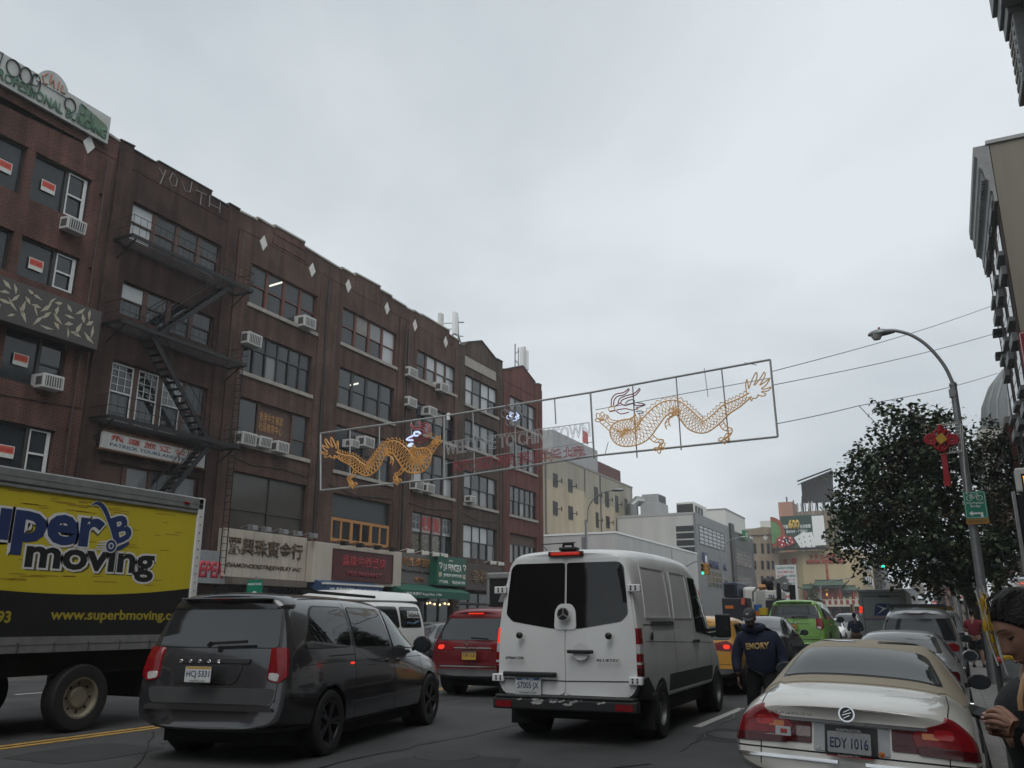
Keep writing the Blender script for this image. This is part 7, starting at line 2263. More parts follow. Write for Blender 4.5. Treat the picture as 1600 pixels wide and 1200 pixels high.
def right_pt(X,Y,dy=0):
 return bp(*R2P(X,Y),dy)
def left_pt(X,Y,dy=0):
 s=(X-312)/(1340-312)
 top=340+(150-340)*s;bot=735+(587-735)*s
 q=(bot-Y)/(bot-top)
 U=851-s*(851-78);tp_=440+(533-440)*s;bt_=842+(906-842)*s
 V=bt_-q*(bt_-tp_)
 return bp(480+U*.25,540+V*.25,dy)
def smooth(pts,n=6):
 o=[]
 N=len(pts)
 for i in range(N-1):
  p0,p1,p2,p3=[Vector(pts[min(max(k,0),N-1)])for k in(i-1,i,i+1,i+2)]
  for k in range(n):
   a=k/n
   o.append(.5*((2*p1)+(p2-p0)*a+(2*p0-5*p1+4*p2-p3)*a*a+(3*p1-p0-3*p2+p3)*a**3))
 o.append(Vector(pts[-1]))
 return o
CL=smooth([(575,470,20),(545,515,30),(485,525,30),(445,555,34),(470,600,38),(530,600,44),(595,570,48),(645,505,48),(710,438,40),(785,418,34),(838,462,40),(885,512,44),(945,535,34),(1010,495,32),(1070,438,30),(1140,400,22),(1210,352,12)],7)
def dragon(P,gold,head1,eye,label,bold):
 r1=.023*bold
 up,lo,ridge=[],[],[]
 fr=[]
 for i,p in enumerate(CL):
  a,c=CL[max(i-1,0)],CL[min(i+1,len(CL)-1)]
  tx,ty_=c[0]-a[0],c[1]-a[1]
  l=math.hypot(tx,ty_)or 1
  nx,ny=ty_/l,-tx/l
  w_=p[2]
  fr.append((p[0],p[1],nx,ny,w_))
  up.append((p[0]+nx*w_,p[1]+ny*w_));lo.append((p[0]-nx*w_,p[1]-ny*w_))
 for i in range(6,len(CL)-1):
  x,y,nx,ny,w_=fr[i]
  ridge.append((x+nx*(w_+(10 if i%2 else 24)),y+ny*(w_+(10 if i%2 else 24))))
 b=B()
 for ln in(up,lo):
  b.tube([P(*q,-.01)for q in ln],r1,5)
 root=obj('dragon',b,gold,t)
 root['label']=label
 b=B()
 n=len(fr)
 i=1.0
 def at(i,s):
  k=min(int(i),n-2);f=i-k
  f=min(max(f,0),1)
  a,c=fr[k],fr[k+1]
  x=a[0]+(c[0]-a[0])*f;y=a[1]+(c[1]-a[1])*f;nx=a[2]+(c[2]-a[2])*f;ny=a[3]+(c[3]-a[3])*f;w_=a[4]+(c[4]-a[4])*f
  return(x+nx*w_*s,y+ny*w_*s)
 st_=1.9 if bold<1.1 else 2.4
 while i<n-4:
  b.tube([P(*at(i+3.2*k/5+.5*math.sin(k*1.9),1-2*k/5),-.02)for k in range(6)],r1*.62,4,caps=False)
  b.tube([P(*at(i+3.2*k/5-.5*math.sin(k*1.9),-1+2*k/5),-.03)for k in range(6)],r1*.62,4,caps=False)
  i+=st_
 obj('scales',b,gold,root)['kind']='stuff'
 b=B();b.tube([P(*q,0)for q in ridge],r1*.75,4);obj('spine_ridge',b,gold,root)
 b=B()
 for fl in(((1190,350),(1183,300),(1190,265),(1200,320)),((1200,318),(1222,260),(1243,225),(1246,255),(1228,300)),((1235,298),(1268,255),(1288,223),(1292,245),(1262,298)),((1265,298),(1298,275),(1318,262),(1300,295),(1270,318)),((1272,320),(1300,318),(1326,308),(1308,330),(1275,332)),((1270,335),(1298,348),(1280,360),(1250,352)),((1255,355),(1240,372),(1222,372),(1216,388),(1206,365))):
  b.tube([P(*q,-.01)for q in smooth(fl,4)],r1*.85,5)
 obj('tail_flame',b,gold,root)
 for leg in([(1040,505),(1062,540),(1095,555),(1085,590),(1060,600)],[(640,585),(672,612),(705,618),(690,655)],[(430,560),(400,530),(365,500)],[(745,540),(735,510),(752,480),(780,470)]):
  b=B();lp=smooth(leg,4)
  for s in(-14,14):
   b.tube([P(q[0]+s*.75,q[1]-s*.6,-.01)for q in lp],r1*.85,5)
  for k in range(2,len(lp)-1,2):
   b.tube([P(lp[k][0]-10,lp[k][1]+8,-.02),P(lp[k][0]+10,lp[k][1]-8,-.02)],r1*.6,4)
  obj('leg',b,gold,root)
  ex,ey=leg[-1]
  b=B()
  rr={0:0}
  dirs=((-26,8),(2,26),(26,4),(28,-22))if ex>600 and ex!=780 else((-30,-5),(-22,-34),(4,-40),(24,-26))
  for dx,dy in dirs:
   b.tube([P(*q,-.02)for q in smooth([(ex,ey),(ex+dx*.6-dy*.35,ey+dy*.6+dx*.35),(ex+dx*1.25,ey+dy*1.25),(ex+dx*.7+dy*.35,ey+dy*.7-dx*.35),(ex,ey)],3)],r1*.8,4)
  obj('claw',b,gold,root)
 b=B()
 for hn in(((420,415),(422,378),(445,350),(490,340),(520,316)),((434,415),(436,385),(455,362),(495,352),(524,322)),((458,402),(468,375),(505,358),(550,345),(582,315)),((470,402),(482,383),(512,370),(556,356),(586,322))):
  b.tube([P(*q,-.02)for q in smooth(hn,4)],r1*.85,5)
 for hn in(((440,420),(470,402),(500,415),(545,400),(560,415),(610,410)),((450,440),(500,432),(540,440),(575,432)),((410,450),(440,442),(475,462),(520,452))):
  b.tube([P(*q,-.025)for q in smooth(hn,4)],r1*.8,5)
 obj('horns',b,head1,root)
 b=B()
 for hn in(((500,402),(520,385),(550,382),(545,402),(515,408)),((560,398),(595,402),(613,410),(590,420),(560,428)),((560,450),(590,445),(600,456),(570,460))):
  b.tube([P(*q,-.03)for q in smooth(hn,4)],r1*(.85 if eye!='tube_lit' else 1.3),5)
 obj('face_lines',b,eye,root)
 b=B()
 for hn in(((400,470),(420,495),(470,500),(520,490),(560,470)),((402,425),(430,418),(440,440),(415,448),(402,430)),((400,480),(405,505),(440,512)),((575,460),(590,490),(565,520),(580,545),(555,555),(560,585))):
  b.tube([P(*q,-.02)for q in smooth(hn,4)],r1*.75,5)
 obj('mane',b,gold,root)
dragon(right_pt,'tube_gold_dim','tube_red','tube_grey','golden wire dragon against the sky',1.0)
dragon(left_pt,'tube_gold','tube_red','tube_lit','golden wire dragon with a lit blue face against the bricks',1.25)
def slanted(s,q,m,wire,nm):
 p0,p1,p2=bp(*q[0]),bp(*q[1]),bp(*q[2])
 me=text_mesh(s,1,1,wire=wire,align='LEFT')
 X,Z=p1-p0,p2-p0
 for v in me.vertices:
  a,c,d=v.co.x,v.co.y+.5,v.co.z
  v.co=p0+X*a+Z*c+Vector((0,-.03-d*.3,0))
 return mobj(nm,me,m,t)
def wire_text(s,q,m,r,nm):
 """outlined letters: edges of the filled letters swept as thin tubes on the banner plane"""
 c=bpy.data.curves.new('t','FONT');c.body=s;c.size=1;c.fill_mode='NONE';c.resolution_u=2
 o=bpy.data.objects.new('t',c)
 me=bpy.data.meshes.new_from_object(o)
 bpy.data.objects.remove(o);bpy.data.curves.remove(c)
 xs=[v.co.x for v in me.vertices];ys=[v.co.y for v in me.vertices]
 if not xs:
  return
 p0,p1,p2=bp(*q[0]),bp(*q[1]),bp(*q[2])
 X,Z=p1-p0,p2-p0
 x0,x1,y0,y1=min(xs),max(xs),min(ys),max(ys)
 P=[p0+X*((v.co.x-x0)/(x1-x0))+Z*((v.co.y-y0)/(y1-y0))+Vector((0,-.04,0))for v in me.vertices]
 b=B()
 for e in me.edges:
  a,d=P[e.vertices[0]],P[e.vertices[1]]
  if(a-d).length>1e-4:
   b.bar(a,d,r)
 bpy.data.meshes.remove(me)
 obj(nm,b,m,t)
wire_text('WELCOME TO CHINATOWN',((697,711),(923,682),(697,692)),'tube_white',.013,'welcome_lettering')
wire_text('欢迎来到华埠',((707,738),(916,715),(707,720)),'tube_red',.016,'chinese_lettering')
b=B()
for dx,dy,r_ in((-10,-1,6),(-6,-9,5),(9,-8,6),(11,2,5),(-4,12,5),(3,13,5)):
 b.tube([bp(800+dx+r_*math.cos(q),648+dy+r_*1.1*math.sin(q),-.04)for q in[2*math.pi*i/12 for i in range(13)]],.018,5)
obj('flower_outline',b,'tube_grey',t)
b=B()
rnd=random.Random(2)
for i in range(14):
 a,r_=rnd.uniform(0,6.28),rnd.uniform(1,9)
 a2=a+rnd.uniform(.4,1.2)
 b.tube([bp(802+r_*math.cos(a),650+r_*math.sin(a),-.05),bp(802+r_*math.cos((a+a2)/2)*1.2,650+r_*math.sin((a+a2)/2)*1.2,-.05),bp(802+r_*math.cos(a2),650+r_*math.sin(a2),-.05)],.018,4)
obj('lit_ball',b,'tube_lit',t)
mat('cable',(.05,.05,.055),.6,var=0)
def cable(label,pts,r=.012,grp='wires strung over the street'):
 b=B()
 p0=pts[0]
 out=[]
 for a,c in zip(pts,pts[1:]):
  for k in range(8):
   s=k/8
   out.append(a.lerp(c,s)-Vector((0,0,(a-c).length*.006*math.sin(math.pi*s)))-p0)
 out.append(pts[-1]-p0)
 b.tube(out,r,5)
 o=obj('cable',b,'cable',loc=p0)
 tag(o,label,'cable',grp)
cable('cable from the banner top corner to the dark brick building',[atY(1204,581,BY),atX(1547,479,3.55)])
cable('thin wire from the banner to the bracket with the white insulator',[atY(1206,602,BY),atX(1552,522,3.3)])
cable('lower wire from the banner corner with a bend above the tree',[atY(1214,662,BY),atY(1342,634,29),atX(1560,583,3.5)])
cable('loose wire end dropping from the bend above the tree',[atY(1342,634,29),atY(1376,669,29)])
for u,v,lb in((1556,520,'upper black bracket box on the brick building wall'),(1560,556,'lower black bracket box on the brick building wall')):
 p=atX(u,v,3.4)
 b=B();b.box(-.12,.25,-.25,.45,-.13,.13,.02);o=obj('wall_bracket',b,'black_iron',loc=p);tag(o,lb,'bracket')
PY=24.0
base=atY(1550,1030,PY);px=base.x
t=thing('street_lamp','tall grey street lamp with a curved arm carrying the red knot','street lamp',(px,PY,ZS))
zp=atY(1495,603,PY).z
b=B();b.tube([(0,0,0),(0,0,.5)],.15,12);b.tube([(0,0,.5),(.0,0,3),(0,0,zp)],[.12,.11,.085],12);b.sphere((0,0,zp),.1,10);obj('pole',b,'grey_metal',t,smooth=True)
arm=smooth([tuple(atY(u,v,PY)-Vector((px,PY,0)))[0::2]for u,v in((1494,618),(1488,598),(1474,570),(1450,542),(1425,525),(1402,518),(1388,517))],5)
b=B();b.tube([(q[0],-.05,q[1]-ZS)for q in arm],.045,10);b.box(-.12,.02,-.1,.05,zp-.32,zp-.12);obj('arm',b,'grey_metal',t,smooth=True)
h0=atY(1400,518,PY)-Vector((px,PY,ZS));h1=atY(1355,518,PY)-Vector((px,PY,ZS))
Lh=h0.x-h1.x
b=B()
tb_=bmesh.new();bmesh.ops.create_uvsphere(tb_,u_segments=20,v_segments=10,radius=1)
for v in tb_.verts:
 if v.co.z<-.2:v.co.z=-.2
 if v.co.x>0:v.co.y*=(1-.45*v.co.x);v.co.z*=(1-.35*v.co.x)
b.join(tb_,Matrix.Translation(((h0.x+h1.x)/2,-.05,h0.z-.02))@Matrix.Diagonal((Lh/2,.17,.13,1)))
hd=obj('lamp_head',b,'grey_metal',t,smooth=True)
b=B();b.lathe([(0,-.16),(.09,-.14),(.14,-.06),(.15,.0)],16,Matrix.Translation((h1.x+.22,-.05,h0.z-.03)));obj('lens',b,'lens_clear',hd,smooth=True)
b=B();b.lathe([(.03,0),(.03,.06),(0,.07)],10,Matrix.Translation((h1.x+.3,-.05,h0.z+.10)));obj('photocell',b,'sign_orange',hd)
s0,s1=atY(1506,763,PY-.2),atY(1545,814,PY-.2)
cx,cz=atY(1524,789,PY-.2).x,atY(1524,789,PY-.2).z
w_,h_=atY(1543,790,PY-.2).x-atY(1507,790,PY-.2).x,(atY(1524,763,PY-.2).z-atY(1524,806,PY-.2).z)
t=thing('street_sign','green bicycle route sign with a left arrow, fixed to the lamp pole','sign',(cx,PY-.2,cz))
b=B();b.prism(rpoly([(-w_/2,-h_/2),(w_/2,-h_/2),(w_/2,h_/2),(-w_/2,h_/2)],.04),FACE_Y,.012);obj('plate',b,mat('bike_green',(.012,.20,.125),.4,var=.06),t)
b=B()
e=.022
for x0,x1,z0,z1 in((-w_/2+e,w_/2-e,h_/2-e-.008,h_/2-e),(-w_/2+e,w_/2-e,-h_/2+e,-h_/2+e+.008),(-w_/2+e,-w_/2+e+.008,-h_/2+e,h_/2-e),(w_/2-e-.008,w_/2-e,-h_/2+e,h_/2-e)):
 b.box(x0,x1,-.0145,-.0125,z0,z1)
obj('border',b,'ink_white',t)
b=B();k=h_/.8
def bk(x,z):return(x*k,-.016,h_*.29+z*k)
for c_ in(-.13,.13):
 b.tube([bk(c_+.075*math.cos(q),-.03+.075*math.sin(q))for q in[2*math.pi*i/18 for i in range(19)]],.008,4)
b.tube([bk(*q)for q in((-.13,-.03),(-.07,.06),(.07,.06),(-.01,-.03),(-.13,-.03))],.008,4);b.tube([bk(*q)for q in((-.01,-.03),(-.08,.085),(-.11,.085),(-.05,.085))],.008,4);b.tube([bk(*q)for q in((.13,-.03),(.06,.10),(.10,.105))],.008,4)
obj('bicycle_symbol',b,'ink_white',t)
text('Manhattan\nBridge',w_*.74,h_*.22,'ink_white',t,place(FACE_Y,0,-.013,.0),bold=.01)
b=B();b.prism([(q[0]*k,q[1]*k)for q in((-.20,-.24),(-.10,-.16),(-.10,-.21),(.12,-.21),(.12,-.33),(.18,-.33),(.18,-.17),(.17,-.16),(-.10,-.16),(-.10,-.15))][:1]+[(q[0]*k,q[1]*k)for q in((-.10,-.32),(-.10,-.27),(.10,-.27),(.10,-.36),(.17,-.36),(.17,-.22),(-.10,-.22),(-.10,-.17))],place(FACE_Y,0,-.0135,0),.002);obj('arrow',b,'ink_white',t)
b=B();zz=-h_/2;b.prism([(-w_/2,zz-.13),(w_/2,zz-.13),(w_/2,zz-.003),(-w_/2,zz-.003)],FACE_Y,.012);obj('orange_tab',b,mat('tab_orange',(.36,.18,.02),.5,var=.1),t)
text('USE GRAND ST',w_*.8,.06,'plastic_grey',t,place(FACE_Y,0,-.013,zz-.065))
def pp(u,v,dy=-.3):
 p=atY(u,v,PY);return Vector((p.x,dy,p.z))
kc=pp(1471,690)
t=thing('knot_decoration','red Chinese knot decoration with a yellow diamond, hung on the lamp pole','decoration',(kc.x,PY,kc.z))
K=lambda u,v,dy=-.3:pp(u,v,dy)-Vector((kc.x,0,kc.z))
mat('knot_red',(.36,.012,.022),.6,var=.2,scale=8)
b=B()
for sx in(-1,1):
 for r_,o_ in((9.5,0),(6.5,0),(3.5,0)):
  b.tube([K(1471+sx*16.5+r_*math.cos(q),690+r_*.8*math.sin(q))for q in[2*math.pi*i/20 for i in range(21)]],.026,6)
for du,dv in((-6,-9),(6,-9),(-6,9),(6,9),(0,-12),(0,13)):
 b.tube([K(1471+du+5*math.cos(q),690+dv+5*math.sin(q))for q in[2*math.pi*i/16 for i in range(17)]],.03,6)
obj('knot',b,'knot_red',t)
b=B();b.prism([tuple(K(u,v))[0::2]for u,v in((1462,690),(1470,699),(1480,691),(1471.5,681))],place(FACE_Y,0,-.36,0),.08);obj('yellow_diamond',b,mat('knot_yellow',(.50,.31,.02),.5,var=.1),t)
b=B();b.tube([K(1468.5,668),K(1469,678)],.06,8);b.tube([K(1470,705),K(1478,706)],.07,8);b.tube([K(1474,699),K(1474,708)],.07,8);obj('knot_neck',b,'knot_red',t)
b=B()
for i in range(7):
 f=i/6
 b.tube([K(1471.5+6*f,712),K(1475+6*f,738),K(1477+9*f,762)],.022,5)
obj('tassel',b,'knot_red',t)
b=B()
for pts in([(1463,667),(1500,661),(1503,708),(1468,713)],[(1466,669),(1497,664)],[(1480,665),(1481,672),(1490,671),(1490,664)],[(1492,670),(1500,669),(1501,680),(1494,681),(1493,676),(1498,675)],[(1470,712),(1502,706)],[(1484,710),(1484,702),(1492,701),(1493,695),(1502,694)],[(1488,707),(1488,704),(1497,703),(1497,698)],[(1503,665),(1507,735),(1511,775)]):
 b.tube([K(u,v,-.24)for u,v in pts],.014,5)
obj('lattice_bracket',b,'off_white',t)
SY=11.0
def sp(u,v,dy=0):
 p=atY(u,v,SY);return Vector((p.x,dy,p.z))
o0=sp(1592,900)
t=thing('bus_stop_display','grey bus stop post with a pale box showing an amber digit display','sign',(o0.x,SY,ZS))
Q=lambda u,v:sp(u,v)-Vector((o0.x,0,ZS))
a,c=Q(1584,733),Q(1622,768)
b=B();b.box(a.x,c.x,-.08,.1,c.z,a.z,.02);obj('display_box',b,'off_white',t)
b=B();b.box(a.x+.05,c.x-.05,-.088,-.081,c.z+.0,a.z-.07);obj('screen',b,'paint_black',t)
mat('led_amber',(.6,.3,.02),.5,emit=(1,.5,.08),es=1.1,var=0)
b=B()
seg={'n':((0,0,0,1),(1,0,1,1),(0,1,1,1)),'c':((0,0,0,1),(0,0,1,0),(0,1,1,1))}
for k_,(ox,ch)in enumerate(((.075,'c'),(.20,'n'),(.33,'c'))):
 for x0,z0,x1,z1 in seg[ch]:
  n_=6
  for i in range(n_):
   f=i/(n_-1)
   x,z=a.x+ox+(x0+(x1-x0)*f)*.07,c.z+.04+(z0+(z1-z0)*f)*.12
   b.box(x-.006,x+.006,-.093,-.0885,z-.006,z+.006)
obj('led_digits',b,'led_amber',t)
a2,c2=Q(1586,771),Q(1624,940)
b=B();b.box(a2.x,c2.x+.1,-.05,.08,1.0,a2.z,.02);obj('dark_panel',b,'paint_black',t)
b=B();b.box(a2.x-.03,a2.x-.002,-.06,.09,.95,a2.z+.02);obj('edge_trim',b,'truck_alu',t)
b=B();b.tube([(a2.x+.2,.02,0),(a2.x+.2,.02,a.z)],.05,8);obj('post',b,'grey_metal',t)
SY2=15.0
a,c=atY(1590,519,SY2),atY(1612,600,SY2)
t=thing('parking_sign','red no standing sign beside the olive side wall','sign',(a.x,SY2,ZS))
w_=.46
b=B();b.prism(rpoly([(0,c.z-ZS),(w_,c.z-ZS),(w_,a.z-ZS),(0,a.z-ZS)],.05),FACE_Y,.012);obj('plate',b,mat('sign_nored',(.33,.018,.028),.45,var=.08),t)
b=B()
for x0,x1,z0,z1 in((.015,.027,c.z-ZS+.03,a.z-ZS-.03),(.03,w_-.03,a.z-ZS-.03,a.z-ZS-.018)):
 b.box(x0,x1,-.0145,-.0125,z0,z1)
obj('border',b,'ink_white',t)
text('NO',.3,.17,'ink_white',t,place(FACE_Y,w_*.52,-.013,a.z-ZS-.16),bold=.04)
text('7AM-7PM',.34,.06,'ink_white',t,place(FACE_Y,w_*.52,-.013,a.z-ZS-.38),bold=.02)
b=B();b.tube([(w_/2,.04,0),(w_/2,.04,a.z-ZS+.1)],.03,8);obj('post',b,'grey_metal',t)
p=atY(1556,1010,25)
t=thing('utility_cabinet','grey metal street cabinet at the foot of the lamp pole','cabinet',(p.x,24.6,ZS))
b=B();b.box(-.22,.55,0,.5,0.02,.95,.02);obj('box',b,'dull_steel',t)
b=B();b.box(-.16,.49,-.012,-.001,.1,.88,.005);obj('door',b,'grey_metal',t)
b=B();b.box(-.26,.6,-.05,.55,0,.03);obj('plinth',b,'concrete',t)
YY=7.0
def yp(u,v,dy=0):
 p=atY(u,v,YY);return Vector((p.x,dy,p.z))
o0=yp(1545,1030)
t=thing('streamer_bundle','bundle of yellow plastic streamers on clear rods beside the woman','streamers',(o0.x,YY,o0.z))
Q=lambda u,v,dy=0:yp(u,v,dy)-Vector((o0.x,0,o0.z))
mat('streamer_yellow',(.48,.30,.02),.4,var=.35,scale=14,coat=.3)
rnd=random.Random(4)
SPINE=[[(1531,932),(1534,950),(1541,975),(1546,1000),(1556,1020)],[(1536,928),(1541,950),(1546,985),(1550,1005)],[(1540,930),(1546,960),(1551,992),(1562,1018)],[(1543,935),(1547,965),(1554,995)],[(1534,930),(1535,955),(1537,985)]]
for k in range(22):
 sm=smooth([(u+rnd.gauss(0,2.2),v+rnd.gauss(0,3))for u,v in SPINE[k%5]],5)
 dyb=rnd.uniform(-.06,.06);w_=rnd.uniform(.006,.013)
 b=B()
 L_=[Q(u,v,dyb+.012*math.sin(i*.5+k))for i,(u,v)in enumerate(sm)]
 tw=rnd.uniform(-.9,.9)
 for i,(p0,p1)in enumerate(zip(L_,L_[1:])):
  n0=Vector((math.cos(tw+i*.06)*w_,math.sin(tw+i*.06)*w_,0));n1=Vector((math.cos(tw+i*.06+.06)*w_,math.sin(tw+i*.06+.06)*w_,0));d_=Vector((n0.y,-n0.x,0)).normalized()*.002
  b.hexa((p0-n0-d_,p0+n0-d_,p0+n0+d_,p0-n0+d_,p1-n1-d_,p1+n1-d_,p1+n1+d_,p1-n1+d_))
 obj('streamer',b,'streamer_yellow',t)
for pts in([(1524,922),(1532,950),(1545,1000),(1560,1040)],[(1536,915),(1546,960),(1560,1015),(1574,1055)],[(1530,920),(1541,965),(1552,1010)],[(1541,925),(1553,980),(1566,1030)]):
 b=B();b.tube([Q(u,v,-.02)for u,v in pts],.006,6);obj('rod',b,'lens_clear',t)
b=B();p=Q(1562,1031);b.sphere(p,.03,8,(1,1,.8));obj('red_toy',b,'sign_scarlet',t)
b=B();b.tube([Q(1563,1030),Q(1575,1026),Q(1588,1030)],.018,6);obj('yellow_toy',b,'streamer_yellow',t)
b=B();b.tube([Q(1556,1020)+Vector((.0,.06,0)),Q(1556,1020)+Vector((.0,.06,-(o0.z-ZS)-.05))],.02,8);b.box(Q(1556,1020).x-.18,Q(1556,1020).x+.2,0,.12,-(o0.z-ZS),-(o0.z-ZS)+.03);obj('stand',b,'dull_dark',t)
mat('signal_yellow',(.34,.18,.03),.5,var=.15)
mat('signal_green',(.02,.5,.3),.4,emit=(.02,.95,.5),es=1.6,var=0)
mat('signal_red',(.6,.05,.02),.4,emit=(1,.10,.03),es=1.8,var=0)
mat('signal_off',(.02,.015,.012),.3,var=.1)
def signal(u,v,y,lit,label,h=1.05,two=True,arm=None,pole=None,grp='traffic signals ahead'):
 """three-lamp head hung at a sight line; lit = index from the top"""
 p=atY(u,v,y)
 t=thing('traffic_signal',label,'traffic light',p,group=grp)
 for k,(ox,rz)in enumerate(((0,0),(.34,R(75)))[:2 if two else 1]):
  mw=Matrix.Translation((ox,0,0))@Matrix.Rotation(rz,4,'Z')
  b=B();q=B();q.box(-.18,.18,-.1,.12,-h/2,h/2,.03);b.join(q.bm,mw)
  for i in range(3):
   z=h/2-h*(i+.5)/3
   q=B();q.lathe([(.14,.0),(.15,.0),(.15,.16),(.145,.16)],14,place(FACE_Y,0,-.1,z));b.join(q.bm,mw)
  hd=obj('signal_head',b,'signal_yellow',t)
  for i in range(3):
   z=h/2-h*(i+.5)/3
   q=B();q.lathe([(0,.02),(.08,.015),(.135,0)],14,place(FACE_Y,0,-.104,z));b=B();b.join(q.bm,mw)
   m_=('signal_red' if i==0 else 'signal_green' if i==2 else 'led_amber')if(i==lit and(k==0 or lit==0))else 'signal_off'
   obj('signal_lamp',b,m_,hd)
 if arm:
  b=B();b.tube([Vector(q)-p for q in arm],.05,8);obj('mast_arm',b,'dull_steel',t)
 if pole:
  b=B();b.tube([Vector(pole)-p,Vector((pole[0],pole[1],0))-p],.11,10);obj('pole',b,'dull_steel',t)
 return t
a1=atY(1065,889,80);a2_=atY(1095,876,80)
signal(1098.5,889.5,80,2,'green traffic light hanging beside the white van roof and glazed bank',arm=[(-22.2,80,5.6),a1,(atY(1085,878,80)),a2_,atY(1099,881,80)],pole=(-22.2,80,6.2))
signal(1379.5,879,80,2,'green traffic light just below the tree crown, above the mail truck',arm=[(.75,80,6.6),atY(1390,868,80),atY(1380,871,80)],pole=(.75,80,7.0))
signal(1453.5,919,120,0,'left red traffic light of the pair under the tree',two=False,h=1.2)
signal(1461,919,120,0,'right red traffic light of the pair under the tree',two=False,h=1.2,arm=[(.8,120,7.0),atY(1461,910,120),atY(1450,912,120)],pole=(.8,120,7.2))
signal(1292,929,150,1,'yellow signal box in front of the temple gate',two=False,h=1.6)
signal(1331,950,120,9,'yellow pedestrian signal on a post near the temple steps',two=False,h=1.0,pole=tuple(atY(1333,944,120)))
p=atY(1497,887,46)
t=thing('pedestrian_signal','small red hand signal glimpsed between the tree limbs','traffic light',p)
b=B();b.box(-.2,.2,.01,.2,-.2,.2,.02);obj('signal_head',b,'signal_off',t)
b=B();b.prism([(-.1,-.15),(.08,-.15),(.13,.02),(.07,.16),(.0,.17),(-.1,.1)],place(FACE_Y,0,.005,0),.01);obj('hand',b,'signal_red',t)
b=B();b.tube([(.1,.12,.1),(.1,.12,-p.z)],.06,8);obj('post',b,'dull_steel',t)
def lamp_left(u0,v0,y,pts,label):
 p0=atY(u0,930,y)
 t=thing('street_lamp',label,'street lamp',(p0.x,y,0),group='street lamps along the left kerb')
 P=[atY(u,v,y)-Vector((p0.x,y,0))for u,v in pts]
 b=B();b.tube([(0,0,0),(0,0,P[0].z)],[.13,.085],10);b.box(-.3,-.05,-.15,.15,P[0].z-2.6,P[0].z-1.2);obj('pole',b,'grey_metal',t,smooth=True)
 sm=smooth([tuple(q)for q in[(0,0,P[0].z-.3)]+[tuple(q)for q in P]],4)
 b=B();b.tube(sm,.05,8);obj('arm',b,'grey_metal',t,smooth=True)
 b=B();e=P[-1];b.sphere((e.x+.35,0,e.z+.02),.5,12,(1,.35,.24));obj('lamp_head',b,'grey_metal',t,smooth=True)
lamp_left(918,830,57,[(918,812),(919,795),(926,782),(938,771),(952,767),(958,766.5)],'grey street lamp standing in front of the beige building')
lamp_left(1131,860,98,[(1132,856),(1134,850),(1141,844),(1150,841),(1156,840)],'grey street lamp standing in front of the glazed bank')
lamp_left(1283,925,150,[(1284,915),(1288,911),(1300,907),(1322,904)],'distant grey street lamp in front of the temple gate')
mat('bark',(.030,.025,.021),.9,var=.35,scale=5,bump=.5)
def leafmat(nm,c1,c2):
 m=mat(nm,c1,.55,var=.55,scale=.9,spec=.3)
 return m
leafmat('leaf_dark',(.062,.088,.045),None)
mat('leaf_brown',(.085,.062,.034),.6,var=.4,scale=1.2,spec=.3)
def tree(name,label,base,blobs,limbs,n,size,seed,brown=.12,holes=.0):
 """trunk and limbs, then leaf sprays gathered in clumps through the crown's volume"""
 rnd=random.Random(seed)
 t=thing(name,label,'tree',base)
 bs=Vector(base)
 for k,(pts,r)in enumerate(limbs):
  b=B();sm=smooth([tuple(Vector(p)-bs)for p in pts],4)
  m_=len(sm)
  b.tube(sm,[r[0]+(r[1]-r[0])*i/(m_-1)for i in range(m_)],9)
  obj('trunk' if k==0 else 'limb',b,'bark',t,smooth=True)
 cl=[]
 tot=sum(q[1]**2*1.0 for q in blobs)
 twig=B()
 verts,faces={0:[],1:[]},{0:[],1:[]}
 for c,r,sy in blobs:
  c=Vector(c)
  nc=max(4,int(34*r**1.8))
  for i in range(nc):
   while True:
    d=Vector((rnd.uniform(-1,1),rnd.uniform(-1,1),rnd.uniform(-1,1)))
    if .25<d.length<1:
     break
   d=d*(d.length**-.35)
   p=c+Vector((d.x*r,d.y*r*sy,d.z*r*.92))
   p+=Vector((rnd.gauss(0,.12),rnd.gauss(0,.12),rnd.gauss(0,.12)))
   cr=rnd.uniform(.16,.50)
   if rnd.random()<.14:
    p=p+(p-c).normalized()*rnd.uniform(.1,.5)
   if rnd.random()<.35:
    twig.tube([c+(p-c)*.15-bs,c.lerp(p,.6)+Vector((0,0,-.08))-bs,p-bs],[.03,.018,.006],4)
   k=1 if rnd.random()<brown else 0
   nl=int(n*(5+cr*cr*150))
   for j in range(nl):
    o=Vector((rnd.gauss(0,.5),rnd.gauss(0,.5),rnd.gauss(0,.42)))*cr
    q=p+o-bs
    s=size*rnd.uniform(.6,1.25)
    a=rnd.uniform(0,6.283);e=rnd.uniform(-1.1,.5)
    u=Vector((math.cos(a)*math.cos(e),math.sin(a)*math.cos(e),math.sin(e)))
    w=u.cross(Vector((rnd.gauss(0,.4),rnd.gauss(0,.4),1))).normalized()*s*.34
    V=verts[k];b0=len(V)
    m1=q+u*s*.45+Vector((0,0,s*.06))
    V.extend((q,m1+w,q+u*s,m1-w))
    faces[k].append((b0,b0+1,b0+2,b0+3))
 obj('twigs',twig,'bark',t)['kind']='stuff'
 for k,m_ in((0,'leaf_dark'),(1,'leaf_brown')):
  me=bpy.data.meshes.new('crown');me.from_pydata(verts[k],[],faces[k]);me.update()
  mobj('crown' if k==0 else 'brown_leaves',me,m_,t)['kind']='stuff'
 return t
TYY=38.0
def T(u,v,dy=0):
 p=atY(u,v,TYY);return(p.x,TYY+dy,p.z)
pxm=38/1390*1.03
bl=[]
